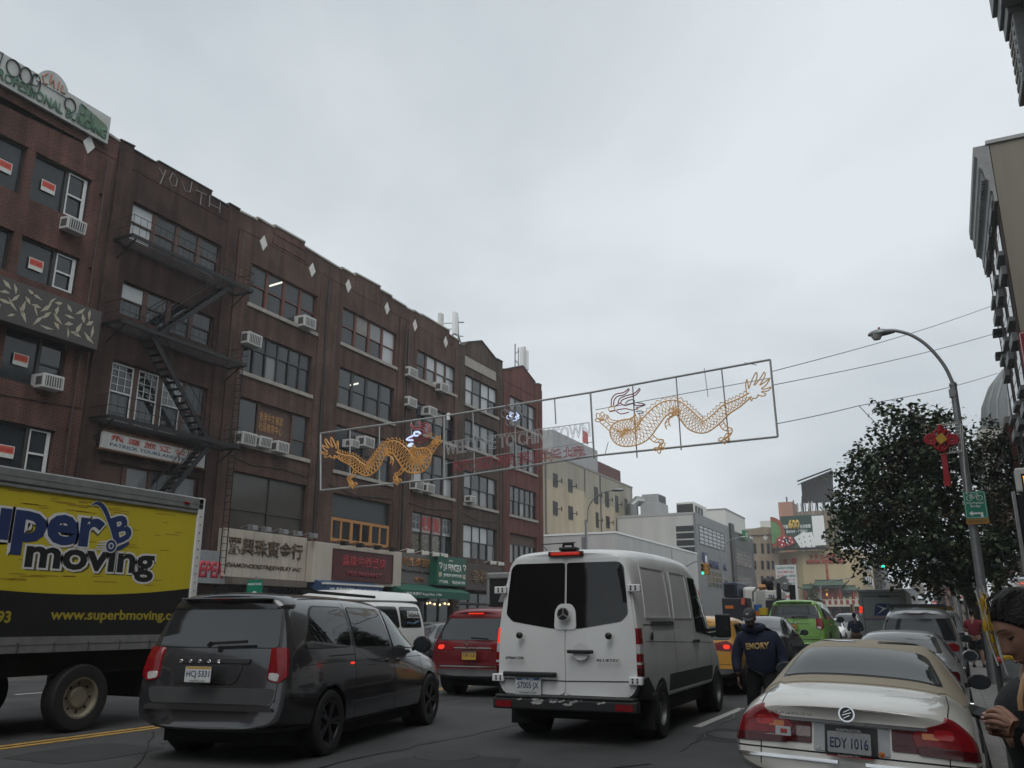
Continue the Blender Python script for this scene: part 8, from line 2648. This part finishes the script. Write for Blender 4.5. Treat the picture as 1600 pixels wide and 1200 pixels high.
for u,v,r,dy in((1408,716,60,0),(1352,775,44,.4),(1400,800,75,-.4),(1480,765,66,.6),(1452,690,38,.2),(1418,664,26,0),(1462,705,45,-.6),(1338,818,38,-.3),(1460,845,66,0),(1355,845,40,.6),(1395,850,40,-.4),(1520,830,55,.3),(1330,748,20,.2),(1505,890,40,.4),(1425,880,30,0),(1450,900,24,.2),(1318,795,18,.2),(1540,880,40,-.3),(1365,715,28,-.2),(1440,745,60,.8),(1480,650,14,0),(1316,850,18,.1),(1375,640,10,.1),(1405,642,14,.1)):
 bl.append((T(u,v,dy),r*pxm,.9))
tb=atY(1532,1005,TYY)
tree('street_tree','dark leafy street tree leaning over the parked cars',(tb.x,TYY,ZS),bl,[([(tb.x,TYY,ZS),T(1526,965),T(1512,925),T(1494,892),T(1470,868)],(.24,.15)),([T(1500,905),T(1488,880,.2),T(1440,830,.4),T(1400,760,.3)],(.12,.04)),([T(1494,892),T(1500,840,-.3),T(1490,760,-.4)],(.11,.04)),([T(1512,925),T(1520,880,.3),T(1540,830,.5)],(.10,.04)),([T(1470,868),T(1400,850,-.4),T(1340,820,-.3)],(.10,.03)),([T(1440,830,.4),T(1420,740,.2),T(1415,670,0)],(.07,.02))],1.0,.23,1,brown=.08)
TYY=47.0
pxm=47/1390*1.03
bl=[]
for u,v,r,dy in((1556,720,34,0),(1548,770,40,.4),(1568,800,36,-.4),(1560,850,36,.3),(1580,760,26,0),(1552,690,18,0),(1575,700,16,0),(1545,660,10,0),(1575,850,24,0)):
 bl.append((T(u,v,dy),r*pxm,.9))
tb=atY(1560,985,TYY)
tree('street_tree','second street tree with olive leaves behind the lamp pole, against the domed building',(tb.x,TYY,ZS),bl,[([(tb.x,TYY,ZS),T(1560,930),T(1558,870),T(1556,790)],(.2,.08)),([T(1558,870),T(1575,820),T(1582,760)],(.08,.03)),([T(1556,800),T(1548,740),T(1550,690)],(.07,.02))],1.0,.22,2,brown=.30)
TYY=228.0
bl=[(T(1356,895,-4),3.2,.9),(T(1362,905,-4),2.6,.9),(T(1350,908,-4),2.2,.9),(T(1370,912,-4),2.0,.9)]
tb=atY(1358,960,224)
tree('street_tree','pale olive tree in front of the brown block behind the temple',(tb.x,224,0),bl,[([(tb.x,224,0),T(1358,930,-4),T(1358,900,-4)],(.3,.1))],.12,.8,3,brown=.9)
TYY=158.0
bl=[(T(1270,938,0),1.5,.9),(T(1269,926,0),.8,.9),(T(1272,948,0),1.6,.9)]
tb=atY(1270,960,TYY)
tree('conifer','small dark conifer beside the temple steps',(tb.x,TYY,0),bl,[([(tb.x,TYY,0),T(1270,950),T(1270,925)],(.15,.04))],.2,.5,4,brown=.0)
mat('skin_tan',(.30,.165,.115),.55,var=.10,scale=12,spec=.35)
mat('skin_dark',(.11,.062,.043),.5,var=.15,scale=12,spec=.4)
mat('skin_light',(.30,.17,.12),.55,var=.1,scale=12)
mat('hair_black',(.009,.007,.006),.5,var=.5,scale=90,bump=.35,spec=.3)
mat('cloth_navy',(.012,.018,.042),.9,var=.25,scale=9,bump=.3)
mat('cloth_black',(.008,.008,.010),.85,var=.3,scale=12,bump=.4)
mat('cloth_red',(.17,.012,.022),.85,var=.25,scale=7,bump=.3)
mat('cap_grey',(.06,.06,.062),.85,var=.2,scale=20)
mat('strap_tan',(.35,.20,.10),.6,var=.1)
mat('nail',(.42,.24,.20),.25,var=.05)
mat('lip',(.16,.06,.05),.4,var=.1)
mat('eye_dark',(.012,.010,.010),.2,var=0)
def skin_mesh(nodes,edges,sub=2,flat=None):
 """grow a surface round a skeleton: nodes {name: (point, radius or (rx, ry))}, first node is the root"""
 me=bpy.data.meshes.new('skeleton')
 ks=list(nodes)
 me.from_pydata([tuple(nodes[k][0])for k in ks],[(ks.index(a),ks.index(b))for a,b in edges],[])
 o=bpy.data.objects.new('w',me)
 _tmp.collection.objects.link(o)
 o.modifiers.new('S','SKIN').use_smooth_shade=True
 for i,k in enumerate(ks):
  r=nodes[k][1]
  sv=me.skin_vertices[0].data[i]
  sv.radius=r if isinstance(r,tuple)else(r,r)
  sv.use_root=i==0
 md=o.modifiers.new('U','SUBSURF');md.levels=sub;md.render_levels=sub
 vl=_tmp.view_layers[0];vl.update()
 r=bpy.data.meshes.new_from_object(o.evaluated_get(vl.depsgraph))
 bpy.data.objects.remove(o)
 return r
def chain(*ks):
 return list(zip(ks,ks[1:]))
def head_mesh(mw,s=1.0,female=False):
 """head with brow, eye sockets, nose, lips, chin and ears; local +y is the face, z up, origin between the ears"""
 bm=bmesh.new()
 bmesh.ops.create_uvsphere(bm,u_segments=48,v_segments=36,radius=1)
 g=lambda a,m,sd:math.exp(-((a-m)/sd)**2)
 for v in bm.verts:
  x,y,z=v.co
  X,Y,Z=x*.074,y*.095,z*.118
  if Z<0 and Y>0:
   kk=math.sqrt(max(0,1-abs(z)**4.2))/max(math.sqrt(max(0,1-z*z)),.12)
   Y*=1+(kk-1)*.92;X*=1+(kk-1)*.8
  if Z<0:
   k=min(1,-Z/.118)
   X*=1-.38*k**1.3
   if Y>0:Y*=1-.05*k
   else:Y*=1-.45*k
  if Y>0:
   f=max(0,y)
   Y*=1-.06*g(abs(X),.06,.03)
   Y+=f*(.023*g(X,0,.0105)*g(Z,-.027,.013)+.014*g(X,0,.0085)*g(Z,-.004,.022)+.009*g(abs(X),.013,.006)*g(Z,-.031,.007))
   Y+=f*.006*g(Z,.034,.012)*g(abs(X),.026,.022)
   Y-=f*.012*g(Z,.012,.012)*g(abs(X),.031,.014)
   Y+=f*.009*g(Z,-.062,.009)*g(X,0,.022)-f*.004*g(Z,-.0665,.003)*g(X,0,.022)+f*.007*g(Z,-.074,.008)*g(X,0,.02)
   Y+=f*.010*g(Z,-.102,.014)*g(X,0,.022)
   Y+=f*.004*g(Z,-.02,.025)*g(abs(X),.04,.016)
  v.co=(X,Y,Z)
 me=bpy.data.meshes.new('h');bm.to_mesh(me);bm.free()
 b=B();b.bm.from_mesh(me);bpy.data.meshes.remove(me)
 for sx in(-1,1):
  b.sphere((sx*.074,-.008,-.006),.03,10,(.32,.62,1))
 me=bpy.data.meshes.new('h');b.bm.to_mesh(me);b.bm.free()
 me.transform(mw@Matrix.Scale(s,4))
 return me
def joined(*ms):
 b=bmesh.new()
 for m in ms:
  b.from_mesh(m)
 me=bpy.data.meshes.new('body');b.to_mesh(me);b.free()
 return me
def frame(pos,fwd,up):
 f=Vector(fwd).normalized();r=f.cross(Vector(up)).normalized();u=r.cross(f)
 return Matrix(((r.x,f.x,u.x,pos[0]),(r.y,f.y,u.y,pos[1]),(r.z,f.z,u.z,pos[2]),(0,0,0,1)))
def face_bits(t,mw,s,brow,lip='lip',whites=False,body=None):
 b=B()
 for sx in(-1,1):
  b.tube([mw@(Vector(p)*s)for p in((sx*.014,.099,.036),(sx*.03,.096,.042),(sx*.048,.083,.037))],[.002*s,.003*s,.0014*s],6)
 obj('eyebrows',b,brow,t)
 b=B()
 for sx in(-1,1):
  b.tube([mw@(Vector(p)*s)for p in((sx*.018,.083,.010),(sx*.031,.0835,.005),(sx*.045,.076,.010))],[.0016*s,.0034*s,.0016*s],6)
 obj('eyelids',b,'eye_dark',t)
 b=B();b.tube([mw@(Vector(p)*s)for p in((-.024,.087,-.067),(-.01,.096,-.064),(0,.098,-.066),(.01,.096,-.064),(.024,.087,-.067))],[.0012*s,.004*s,.0045*s,.004*s,.0012*s],6);obj('lips',b,lip,t)
def hand_chains(wrist,kn,tips,thumb,r=.0085):
 """palm plus five separate bent fingers as one skeleton"""
 N={'w':(wrist,(.026,.018))}
 E=[]
 wr=Vector(wrist)
 for i,(k,tp_)in enumerate(zip(kn,tips)):
  k=Vector(k)
  N['k%d'%i]=(wr.lerp(k,.55),(.016,.013));E.append(('w','k%d'%i))
  N['q%d'%i]=(k,r*1.15);E.append(('k%d'%i,'q%d'%i))
  p='q%d'%i
  for j,q in enumerate(tp_):
   n='f%d_%d'%(i,j);N[n]=(q,r*(1-.10*j));E.append((p,n));p=n
 p='w'
 for j,q in enumerate(thumb):
  n='t%d'%j;N[n]=(q,r*(1.5-.25*j));E.append((p,n));p=n
 return skin_mesh(N,E,2)
MX,MY=-2.30,12.0
t=thing('person','man in a grey cap and navy hoodie with yellow letters, walking between the cars','person',(MX,MY,0),R(6))
V=Vector
pel=V((.02,.05,.84));ch=V((-.01,-.02,1.16));nk=V((-.05,-.08,1.335));hd_=V((-.085,-.15,1.485))
N={'pel':(pel,(.14,.11)),'wa':(V((.01,.03,1.0)),(.145,.115)),'ch':(ch,(.165,.125)),'nk':(V((-.04,-.06,1.30)),.062),'hn':(hd_-V((0,-.03,.08)),.055),'ls':(V((.19,-.02,1.24)),.075),'le':(V((.285,.02,.99)),.05),'lw':(V((.27,-.10,.80)),.034),'rs':(V((-.21,-.02,1.24)),.075),'re':(V((-.30,.0,.98)),.05),'rw':(V((-.285,-.08,.76)),.034),'lh':(V((.10,.05,.80)),.10),'lk':(V((.12,-.06,.46)),.065),'la':(V((.13,.06,.09)),.045),'lt':(V((.14,-.10,.04)),.04),'rh':(V((-.08,.05,.80)),.10),'rk':(V((-.13,.08,.46)),.065),'ra':(V((-.16,.28,.10)),.045),'rt':(V((-.17,.14,.04)),.04)}
E=chain('pel','wa','ch','nk','hn')+chain('ch','ls','le','lw')+chain('ch','rs','re','rw')+chain('pel','lh','lk','la','lt')+chain('pel','rh','rk','ra','rt')
sk=skin_mesh(N,E,1)
hm=frame(hd_,(-.12,-1,-.32),(0,0,1))
def simple_hand(w,d,side,s=1.0):
 d=V(d).normalized();out_=V((side,0,0));fw=V((0,-1,0))
 kn,tips=[],[]
 for i in range(4):
  o=fw*(.03-.02*i)
  k=V(w)+d*.085*s+o;kn.append(k)
  L_=(.036,.042,.039,.03)[i]*s
  tips.append([k+d*L_-out_*.006,k+d*L_*1.7-out_*.024,k+d*L_*2.1-out_*.042])
 th=[V(w)+fw*.035+d*.03,V(w)+fw*.052+d*.062-out_*.01,V(w)+fw*.05+d*.09-out_*.018]
 return hand_chains(w,kn,tips,th)
body=joined(sk,head_mesh(hm,1.0),simple_hand(N['lw'][0],(0,-.15,-1),1),simple_hand(N['rw'][0],(0,-.15,-1),-1))
mobj('body',body,'skin_dark',t,smooth='all')
face_bits(t,hm,1.0,'hair_black')
N2={'pel':(V((.02,.05,.72)),(.205,.17)),'hem':(V((.02,.04,.95)),(.215,.17)),'ch':(V((0,0,1.15)),(.205,.16)),'up':(V((-.02,-.03,1.27)),(.15,.13)),'nk':(V((-.05,-.07,1.345)),.095),'ls':(V((.20,-.01,1.235)),.095),'l2':(V((.255,.01,1.11)),.088),'le':(V((.29,.02,.98)),.078),'l3':(V((.285,-.05,.88)),.066),'lw':(V((.272,-.09,.815)),.048),'rs':(V((-.22,-.01,1.235)),.095),'r2':(V((-.275,.0,1.10)),.088),'re':(V((-.305,.0,.97)),.078),'r3':(V((-.30,-.05,.86)),.066),'rw':(V((-.287,-.075,.785)),.048)}
mobj('hoodie',skin_mesh(N2,chain('pel','hem','ch','up','nk')+chain('ch','ls','l2','le','l3','lw')+chain('ch','rs','r2','re','r3','rw'),2),'cloth_navy',t,smooth='all')
b=B()
b.tube([V((-.05+.115*math.cos(q),-.035+.10*math.sin(q),1.365+.02*math.sin(q)))for q in[2*math.pi*i/18 for i in range(19)]],.045,8);obj('hood',b,'cloth_navy',t,smooth=True)
N3={'pel':(V((.01,.05,.94)),(.155,.125)),'lh':(V((.10,.05,.76)),.115),'lk':(V((.12,-.05,.46)),.088),'la':(V((.13,.06,.10)),.075),'rh':(V((-.09,.06,.76)),.115),'rk':(V((-.13,.09,.46)),.088),'ra':(V((-.16,.28,.12)),.075)}
mobj('trousers',skin_mesh(N3,chain('pel','lh','lk','la')+chain('pel','rh','rk','ra'),2),'cloth_black',t,smooth='all')
for k,a in(('lt','la'),('rt','ra')):
 p=N[k][0];b=B();b.sphere((p.x,p.y+.07,.055),.14,12,(.36,1,.42));obj('shoe',b,'cloth_black',t,smooth=True)
b=B()
tb_=bmesh.new();bmesh.ops.create_uvsphere(tb_,u_segments=20,v_segments=12,radius=1)
for v in tb_.verts:
 if v.co.z<0:v.co.z=0
b.join(tb_,hm@Matrix.Translation((0,-.008,.035))@Matrix.Diagonal((.083,.104,.098,1)))
cp=obj('cap',b,'cap_grey',t,smooth=True)
b=B();b.prism([(.075*math.cos(q),.075+.085*math.sin(q))for q in[math.pi*i/12 for i in range(13)]],hm@Matrix.Translation((0,0,.046))@Matrix.Rotation(R(-14),4,'X'),.006);obj('brim',b,'cap_grey',cp)
text('NY',.035,.025,'ink_white',cp,hm@place(Matrix.Rotation(R(180),4,'Z')@Matrix.Rotation(R(-35),4,'X')@FACE_Y,0,.098,.082))
b=B();b.sphere(hm@V((0,.058,-.083)),.045,12,(.95,.8,.62));obj('beard',b,'hair_black',t,smooth=True)
me=text_mesh('EMORY',.30,.085,bold=.05,ext=.004)
dgv=bmesh.new();hood_me=[o for o in t.children if o.name.startswith('hoodie')][0].data
dgv.from_mesh(hood_me)
from mathutils.bvhtree import BVHTree
bv=BVHTree.FromBMesh(dgv);dgv.free()
for v in me.vertices:
 x,z=v.co.x-.01,1.135+v.co.y+.06*v.co.x
 h_=bv.ray_cast(V((x,-1,z)),V((0,1,0)))
 v.co=V((x,(h_[0].y if h_[0]else-.17)-.004-v.co.z,z))
mobj('chest_letters',me,mat('letter_gold',(.48,.32,.13),.8,var=.15,scale=20),t)
p_=atZ(1530,1043,ZS)
t=thing('person','person in a red shirt and black shorts standing on the pavement with back turned','person',(p_.x,p_.y,ZS),R(-8))
N={'pel':(V((0,0,.93)),(.14,.11)),'wa':(V((0,0,1.1)),(.13,.10)),'ch':(V((0,0,1.3)),(.16,.11)),'nk':(V((0,.0,1.48)),.055),'hn':(V((0,.02,1.58)),.05),'ls':(V((.19,0,1.38)),.065),'le':(V((.27,-.02,1.12)),.046),'lw':(V((.22,.2,1.06)),.032),'rs':(V((-.19,0,1.38)),.065),'re':(V((-.27,-.02,1.12)),.046),'rw':(V((-.2,.2,1.08)),.032),'lh':(V((.10,0,.88)),.10),'lk':(V((.13,.02,.5)),.06),'lc':(V((.135,-.01,.35)),.062),'la':(V((.14,0,.08)),.04),'lt':(V((.16,.14,.04)),.038),'rh':(V((-.10,0,.88)),.10),'rk':(V((-.12,.02,.5)),.06),'rc':(V((-.125,-.01,.35)),.062),'ra':(V((-.13,0,.08)),.04),'rt':(V((-.15,.14,.04)),.038)}
E=chain('pel','wa','ch','nk','hn')+chain('ch','ls','le','lw')+chain('ch','rs','re','rw')+chain('pel','lh','lk','lc','la','lt')+chain('pel','rh','rk','rc','ra','rt')
hm=frame(V((0,.03,1.66)),(0,1,-.2),(0,0,1))
def tiny_hand(w):
 return simple_hand(w,(-.3 if w.x>0 else .3,.9,-.1),1 if w.x>0 else-1)
mobj('body',joined(skin_mesh(N,E,1),head_mesh(hm,1.0),tiny_hand(N['lw'][0]),tiny_hand(N['rw'][0])),'skin_light',t,smooth='all')
N2={'hem':(V((0,0,.92)),(.19,.15)),'wa':(V((0,0,1.1)),(.18,.14)),'ch':(V((0,0,1.32)),(.19,.135)),'nk':(V((0,0,1.47)),.075),'ls':(V((.2,0,1.37)),.085),'l2':(V((.26,0,1.18)),.075),'rs':(V((-.2,0,1.37)),.085),'r2':(V((-.26,0,1.18)),.075)}
mobj('shirt',skin_mesh(N2,chain('hem','wa','ch','nk')+chain('ch','ls','l2')+chain('ch','rs','r2'),2),'cloth_red',t,smooth='all')
N3={'pel':(V((0,0,.92)),(.165,.135)),'lh':(V((.11,0,.78)),.125),'lk':(V((.135,.01,.52)),.115),'rh':(V((-.11,0,.78)),.125),'rk':(V((-.13,.01,.52)),.115)}
mobj('shorts',skin_mesh(N3,chain('pel','lh','lk')+chain('pel','rh','rk'),2),'cloth_black',t,smooth='all')
b=B();b.sphere(hm@V((0,-.014,.022)),.09,14,(.92,1.1,1.18));obj('hair',b,'hair_black',t,smooth=True)
for x in(.15,-.14):
 b=B();b.sphere((x,.06,.05),.14,10,(.38,1,.42));obj('shoe',b,'cloth_black',t,smooth=True)
p_=atY(1337,985,38.5)
t=thing('person','person in dark clothes standing beside the mail truck','person',(p_.x,38.5,0),R(20))
mobj('body',joined(skin_mesh({k:((v[0]if 'w' not in k else v[0]*1.0),v[1])for k,v in N.items()},E,1),head_mesh(hm,1.0),tiny_hand(N['lw'][0]),tiny_hand(N['rw'][0])),'skin_dark',t,smooth='all')
N4=dict(N2);N4['le']=(V((.27,-.02,1.12)),.07);N4['lw']=(V((.23,.17,1.07)),.05);N4['re']=(V((-.27,-.02,1.12)),.07);N4['rw']=(V((-.21,.17,1.08)),.05)
mobj('jacket',skin_mesh(N4,chain('hem','wa','ch','nk')+chain('ch','ls','l2','le','lw')+chain('ch','rs','r2','re','rw'),1),'cloth_navy',t,smooth='all')
N5={'pel':(V((0,0,.92)),(.165,.13)),'lh':(V((.11,0,.8)),.115),'lk':(V((.135,.01,.5)),.09),'la':(V((.14,0,.1)),.075),'rh':(V((-.11,0,.8)),.115),'rk':(V((-.13,.01,.5)),.09),'ra':(V((-.13,0,.1)),.075)}
mobj('trousers',skin_mesh(N5,chain('pel','lh','lk','la')+chain('pel','rh','rk','ra'),1),'cloth_black',t,smooth='all')
b=B();b.sphere(hm@V((0,-.014,.022)),.09,14,(.92,1.1,1.18));obj('hair',b,'hair_black',t,smooth=True)
def W(u,v,y=2.2):
 return atY(u+8,v,y*1.36)
hc=W(1596,981,2.24)
base=V((.235,3.07,ZS))
t=thing('person','woman with tied dark hair and tan strap looking down at a phone','person',base)
lb=lambda p:V(p)-base
hm=frame(lb(hc),(-.82,-.42,-.52),(-.35,-.1,1))@Matrix.Scale(1.0,4)
ch=V((.03,.02,1.17-ZS));
nodes={'pel':(V((.05,.05,.86)),(.15,.12)),'wa':(V((.04,.04,1.0)),(.12,.12)),'ch':(V((.03,.03,1.15)),(.13,.13)),'nb':(V((-.02,.02,1.27)),.06),'nh':(lb(hc)+V((.035,.02,-.07)),.05),'ls':(V((-.01,-.14,1.21)),.055),'le':(V((.05,-.19,.98)),.042),'lw':(lb(W(1590,1146,2.06)),.027),'rs':(V((-.01,.18,1.21)),.055),'re':(V((-.02,.22,.98)),.042),'rw':(lb(W(1572,1150,2.22)),.027),'lh':(V((.06,-.03,.80)),.10),'lk':(V((.03,-.06,.46)),.065),'la':(V((.06,-.07,.08)),.042),'lt':(V((-.07,-.08,.04)),.036),'rh':(V((.06,.13,.80)),.10),'rk':(V((.03,.15,.46)),.065),'ra':(V((.06,.16,.08)),.042),'rt':(V((-.07,.17,.04)),.036)}
E=chain('pel','wa','ch','nb','nh')+chain('ch','ls','le','lw')+chain('ch','rs','re','rw')+chain('pel','lh','lk','la','lt')+chain('pel','rh','rk','ra','rt')
near=hand_chains(lb(W(1590,1146,2.06)),[lb(W(u,v,y))for u,v,y in((1557,1114,2.07),(1555,1121,2.06),(1555,1129,2.06),(1558,1136,2.07))],[[lb(W(*q))for q in f]for f in(((1546,1109,2.075),(1537,1112,2.09),(1531,1116,2.10)),((1544,1118,2.06),(1535,1119,2.075),(1529,1122,2.09)),((1545,1127,2.06),(1537,1127,2.075),(1532,1128,2.09)),((1549,1135,2.065),(1543,1135,2.08),(1538,1135,2.09)))],[lb(W(1570,1119,2.075)),lb(W(1556,1107,2.09)),lb(W(1546,1107,2.10))],.0078)
fr_=hand_chains(lb(W(1572,1150,2.22)),[lb(W(u,v,y))for u,v,y in((1552,1130,2.17),(1550,1135,2.17),(1550,1140,2.17),(1552,1146,2.17))],[[lb(W(*q))for q in f]for f in(((1545,1128,2.14),(1539,1127,2.12),(1535,1127,2.11)),((1543,1134,2.14),(1537,1133,2.12),(1533,1132,2.11)),((1543,1140,2.14),(1538,1139,2.12),(1534,1138,2.11)),((1545,1146,2.14),(1541,1145,2.12),(1538,1144,2.11)))],[lb(W(1560,1134,2.2)),lb(W(1550,1122,2.17)),lb(W(1541,1119,2.13))],.0078)
mobj('body',joined(skin_mesh(nodes,E,1),head_mesh(hm,.92,True),near,fr_),'skin_tan',t,smooth='all')
face_bits(t,hm,.92,mat('brow_brown',(.035,.02,.015),.6,var=.1),mat('lip_soft',(.21,.095,.075),.4,var=.05))
b=B()
for u,v,y in((1531,1115.5,2.092),(1529,1121.5,2.082),(1532,1127.5,2.082),(1538,1134.5,2.082)):
 b.sphere(lb(W(u,v,y)),.0062,8,(1.3,.8,.8))
obj('fingernails',b,'nail',t,smooth=True)
bm=bmesh.new();bmesh.ops.create_uvsphere(bm,u_segments=40,v_segments=30,radius=1)
for v in bm.verts:
 x,y,z=v.co
 k=1+.010*math.sin(60*math.atan2(x,z+.2))+.006*math.sin(27*x+5*y)
 v.co=(x*.0725*k,y*.093*k-.007,z*.114*k+.006)
for co,no in(((0,.078,.072),(0,.82,-.57)),((0,0,-.06),(0,0,-1))):
 bmesh.ops.bisect_plane(bm,geom=bm.verts[:]+bm.edges[:]+bm.faces[:],plane_co=co,plane_no=no,clear_outer=True)
bmesh.ops.solidify(bm,geom=bm.faces[:],thickness=.005)
me=bpy.data.meshes.new('hair');bm.to_mesh(me);bm.free();me.transform(hm)
hr=mobj('hair',me,'hair_black',t,smooth='all')
b=B();b.sphere(hm@V((0,-.115,.05)),.045,14,(1,1,1));obj('hair_knot',b,'hair_black',hr,smooth=True)
b=B()
rnd=random.Random(8)
for i in range(26):
 a=rnd.uniform(-1.2,1.2);p0=hm@V((.066*math.sin(a),.07*math.cos(a),.082));p1=hm@V((.074*math.sin(a)+rnd.gauss(0,.004),-.02,.106+rnd.gauss(0,.004)))
 b.tube([p0,p0.lerp(p1,.5)+(hm.to_3x3()@V((0,.012,.014))),p1],.0014,4)
obj('hair_strands',b,'hair_black',hr)['kind']='stuff'
N2={'hip':(V((.05,.05,.84)),(.185,.165)),'wa':(V((.035,.04,1.0)),(.155,.155)),'bu':(V((-.005,.03,1.12)),(.155,.165)),'ch':(V((.02,.03,1.19)),(.135,.15)),'nb':(V((.0,.02,1.265)),.075),'ls':(V((0,-.14,1.205)),.072),'l2':(V((.03,-.18,1.09)),.062),'le':(V((.055,-.19,.985)),.055),'l3':(nodes['lw'][0].lerp(V((.05,-.19,.98)),.4),.043),'lw':(nodes['lw'][0].lerp(V((.05,-.19,.98)),.06),.036),'rs':(V((0,.18,1.205)),.072),'re':(V((-.02,.22,.985)),.055),'rw':(nodes['rw'][0].lerp(V((-.02,.22,.98)),.10),.036)}
mobj('top',skin_mesh(N2,chain('hip','wa','bu','ch','nb')+chain('ch','ls','l2','le','l3','lw')+chain('ch','rs','re','rw'),2),'cloth_black',t,smooth='all')
N3={'pel':(V((.05,.05,.86)),(.175,.15)),'lh':(V((.06,-.04,.78)),.115),'lk':(V((.03,-.06,.46)),.085),'la':(V((.06,-.07,.1)),.065),'rh':(V((.06,.14,.78)),.115),'rk':(V((.03,.15,.46)),.085),'ra':(V((.06,.16,.1)),.065)}
mobj('trousers',skin_mesh(N3,chain('pel','lh','lk','la')+chain('pel','rh','rk','ra'),1),'cloth_black',t,smooth='all')
for y in(-.08,.17):
 b=B();b.sphere((-.01,y,.045),.12,10,(1,.36,.38));obj('shoe',b,'cloth_black',t,smooth=True)
b=B();b.tube([lb(W(*q))for q in((1612,1030,2.09),(1600,1045,2.03),(1591,1065,1.985),(1586,1092,1.965),(1588,1110,1.965))],.0075,8);obj('bag_strap',b,'strap_tan',t,smooth=True)
b=B();b.tube([lb(W(*q))for q in((1586,1092,1.968),(1585,1105,1.968),(1590,1120,1.97),(1602,1132,1.97))],.0018,6);obj('necklace',b,'black_plastic',t)
q0,q1=W(1507,1111,2.105),W(1548,1124,2.115)
tp_=thing('phone','dark mobile phone held in the hands of the woman','phone',q0)
d=(q1-q0);L_=d.length;d.normalize();n_=V((-.15,-.35,.9)).normalized();s_=d.cross(n_).normalized();n_=s_.cross(d)
mw=Matrix(((d.x,s_.x,n_.x,0),(d.y,s_.y,n_.y,0),(d.z,s_.z,n_.z,0),(0,0,0,1)))
b=B();b.prism(rpoly([(0,-.034),(.138,-.034),(.138,.034),(0,.034)],.01),mw,.008);obj('case',b,'black_plastic',tp_)
b=B();b.prism(rpoly([(.006,-.031),(.132,-.031),(.132,.031),(.006,.031)],.006),mw@Matrix.Translation((0,0,.0085)),.0006);obj('screen',b,'glass',tp_)
b=B();b.box(-255,255,-265,905,-1.5,56)
hz=bpy.data.materials.new('haze');hz.use_nodes=True
hn=hz.node_tree;hn.nodes.clear()
pv=hn.nodes.new('ShaderNodeVolumePrincipled');ho=hn.nodes.new('ShaderNodeOutputMaterial')
pv.inputs['Color'].default_value=(.93,.95,.97,1)
pv.inputs['Density'].default_value=.0008
pv.inputs['Anisotropy'].default_value=.2
hn.links.new(pv.outputs[0],ho.inputs['Volume'])
obj('haze',b,hz,kind='stuff')
bpy.data.scenes.remove(_tmp)
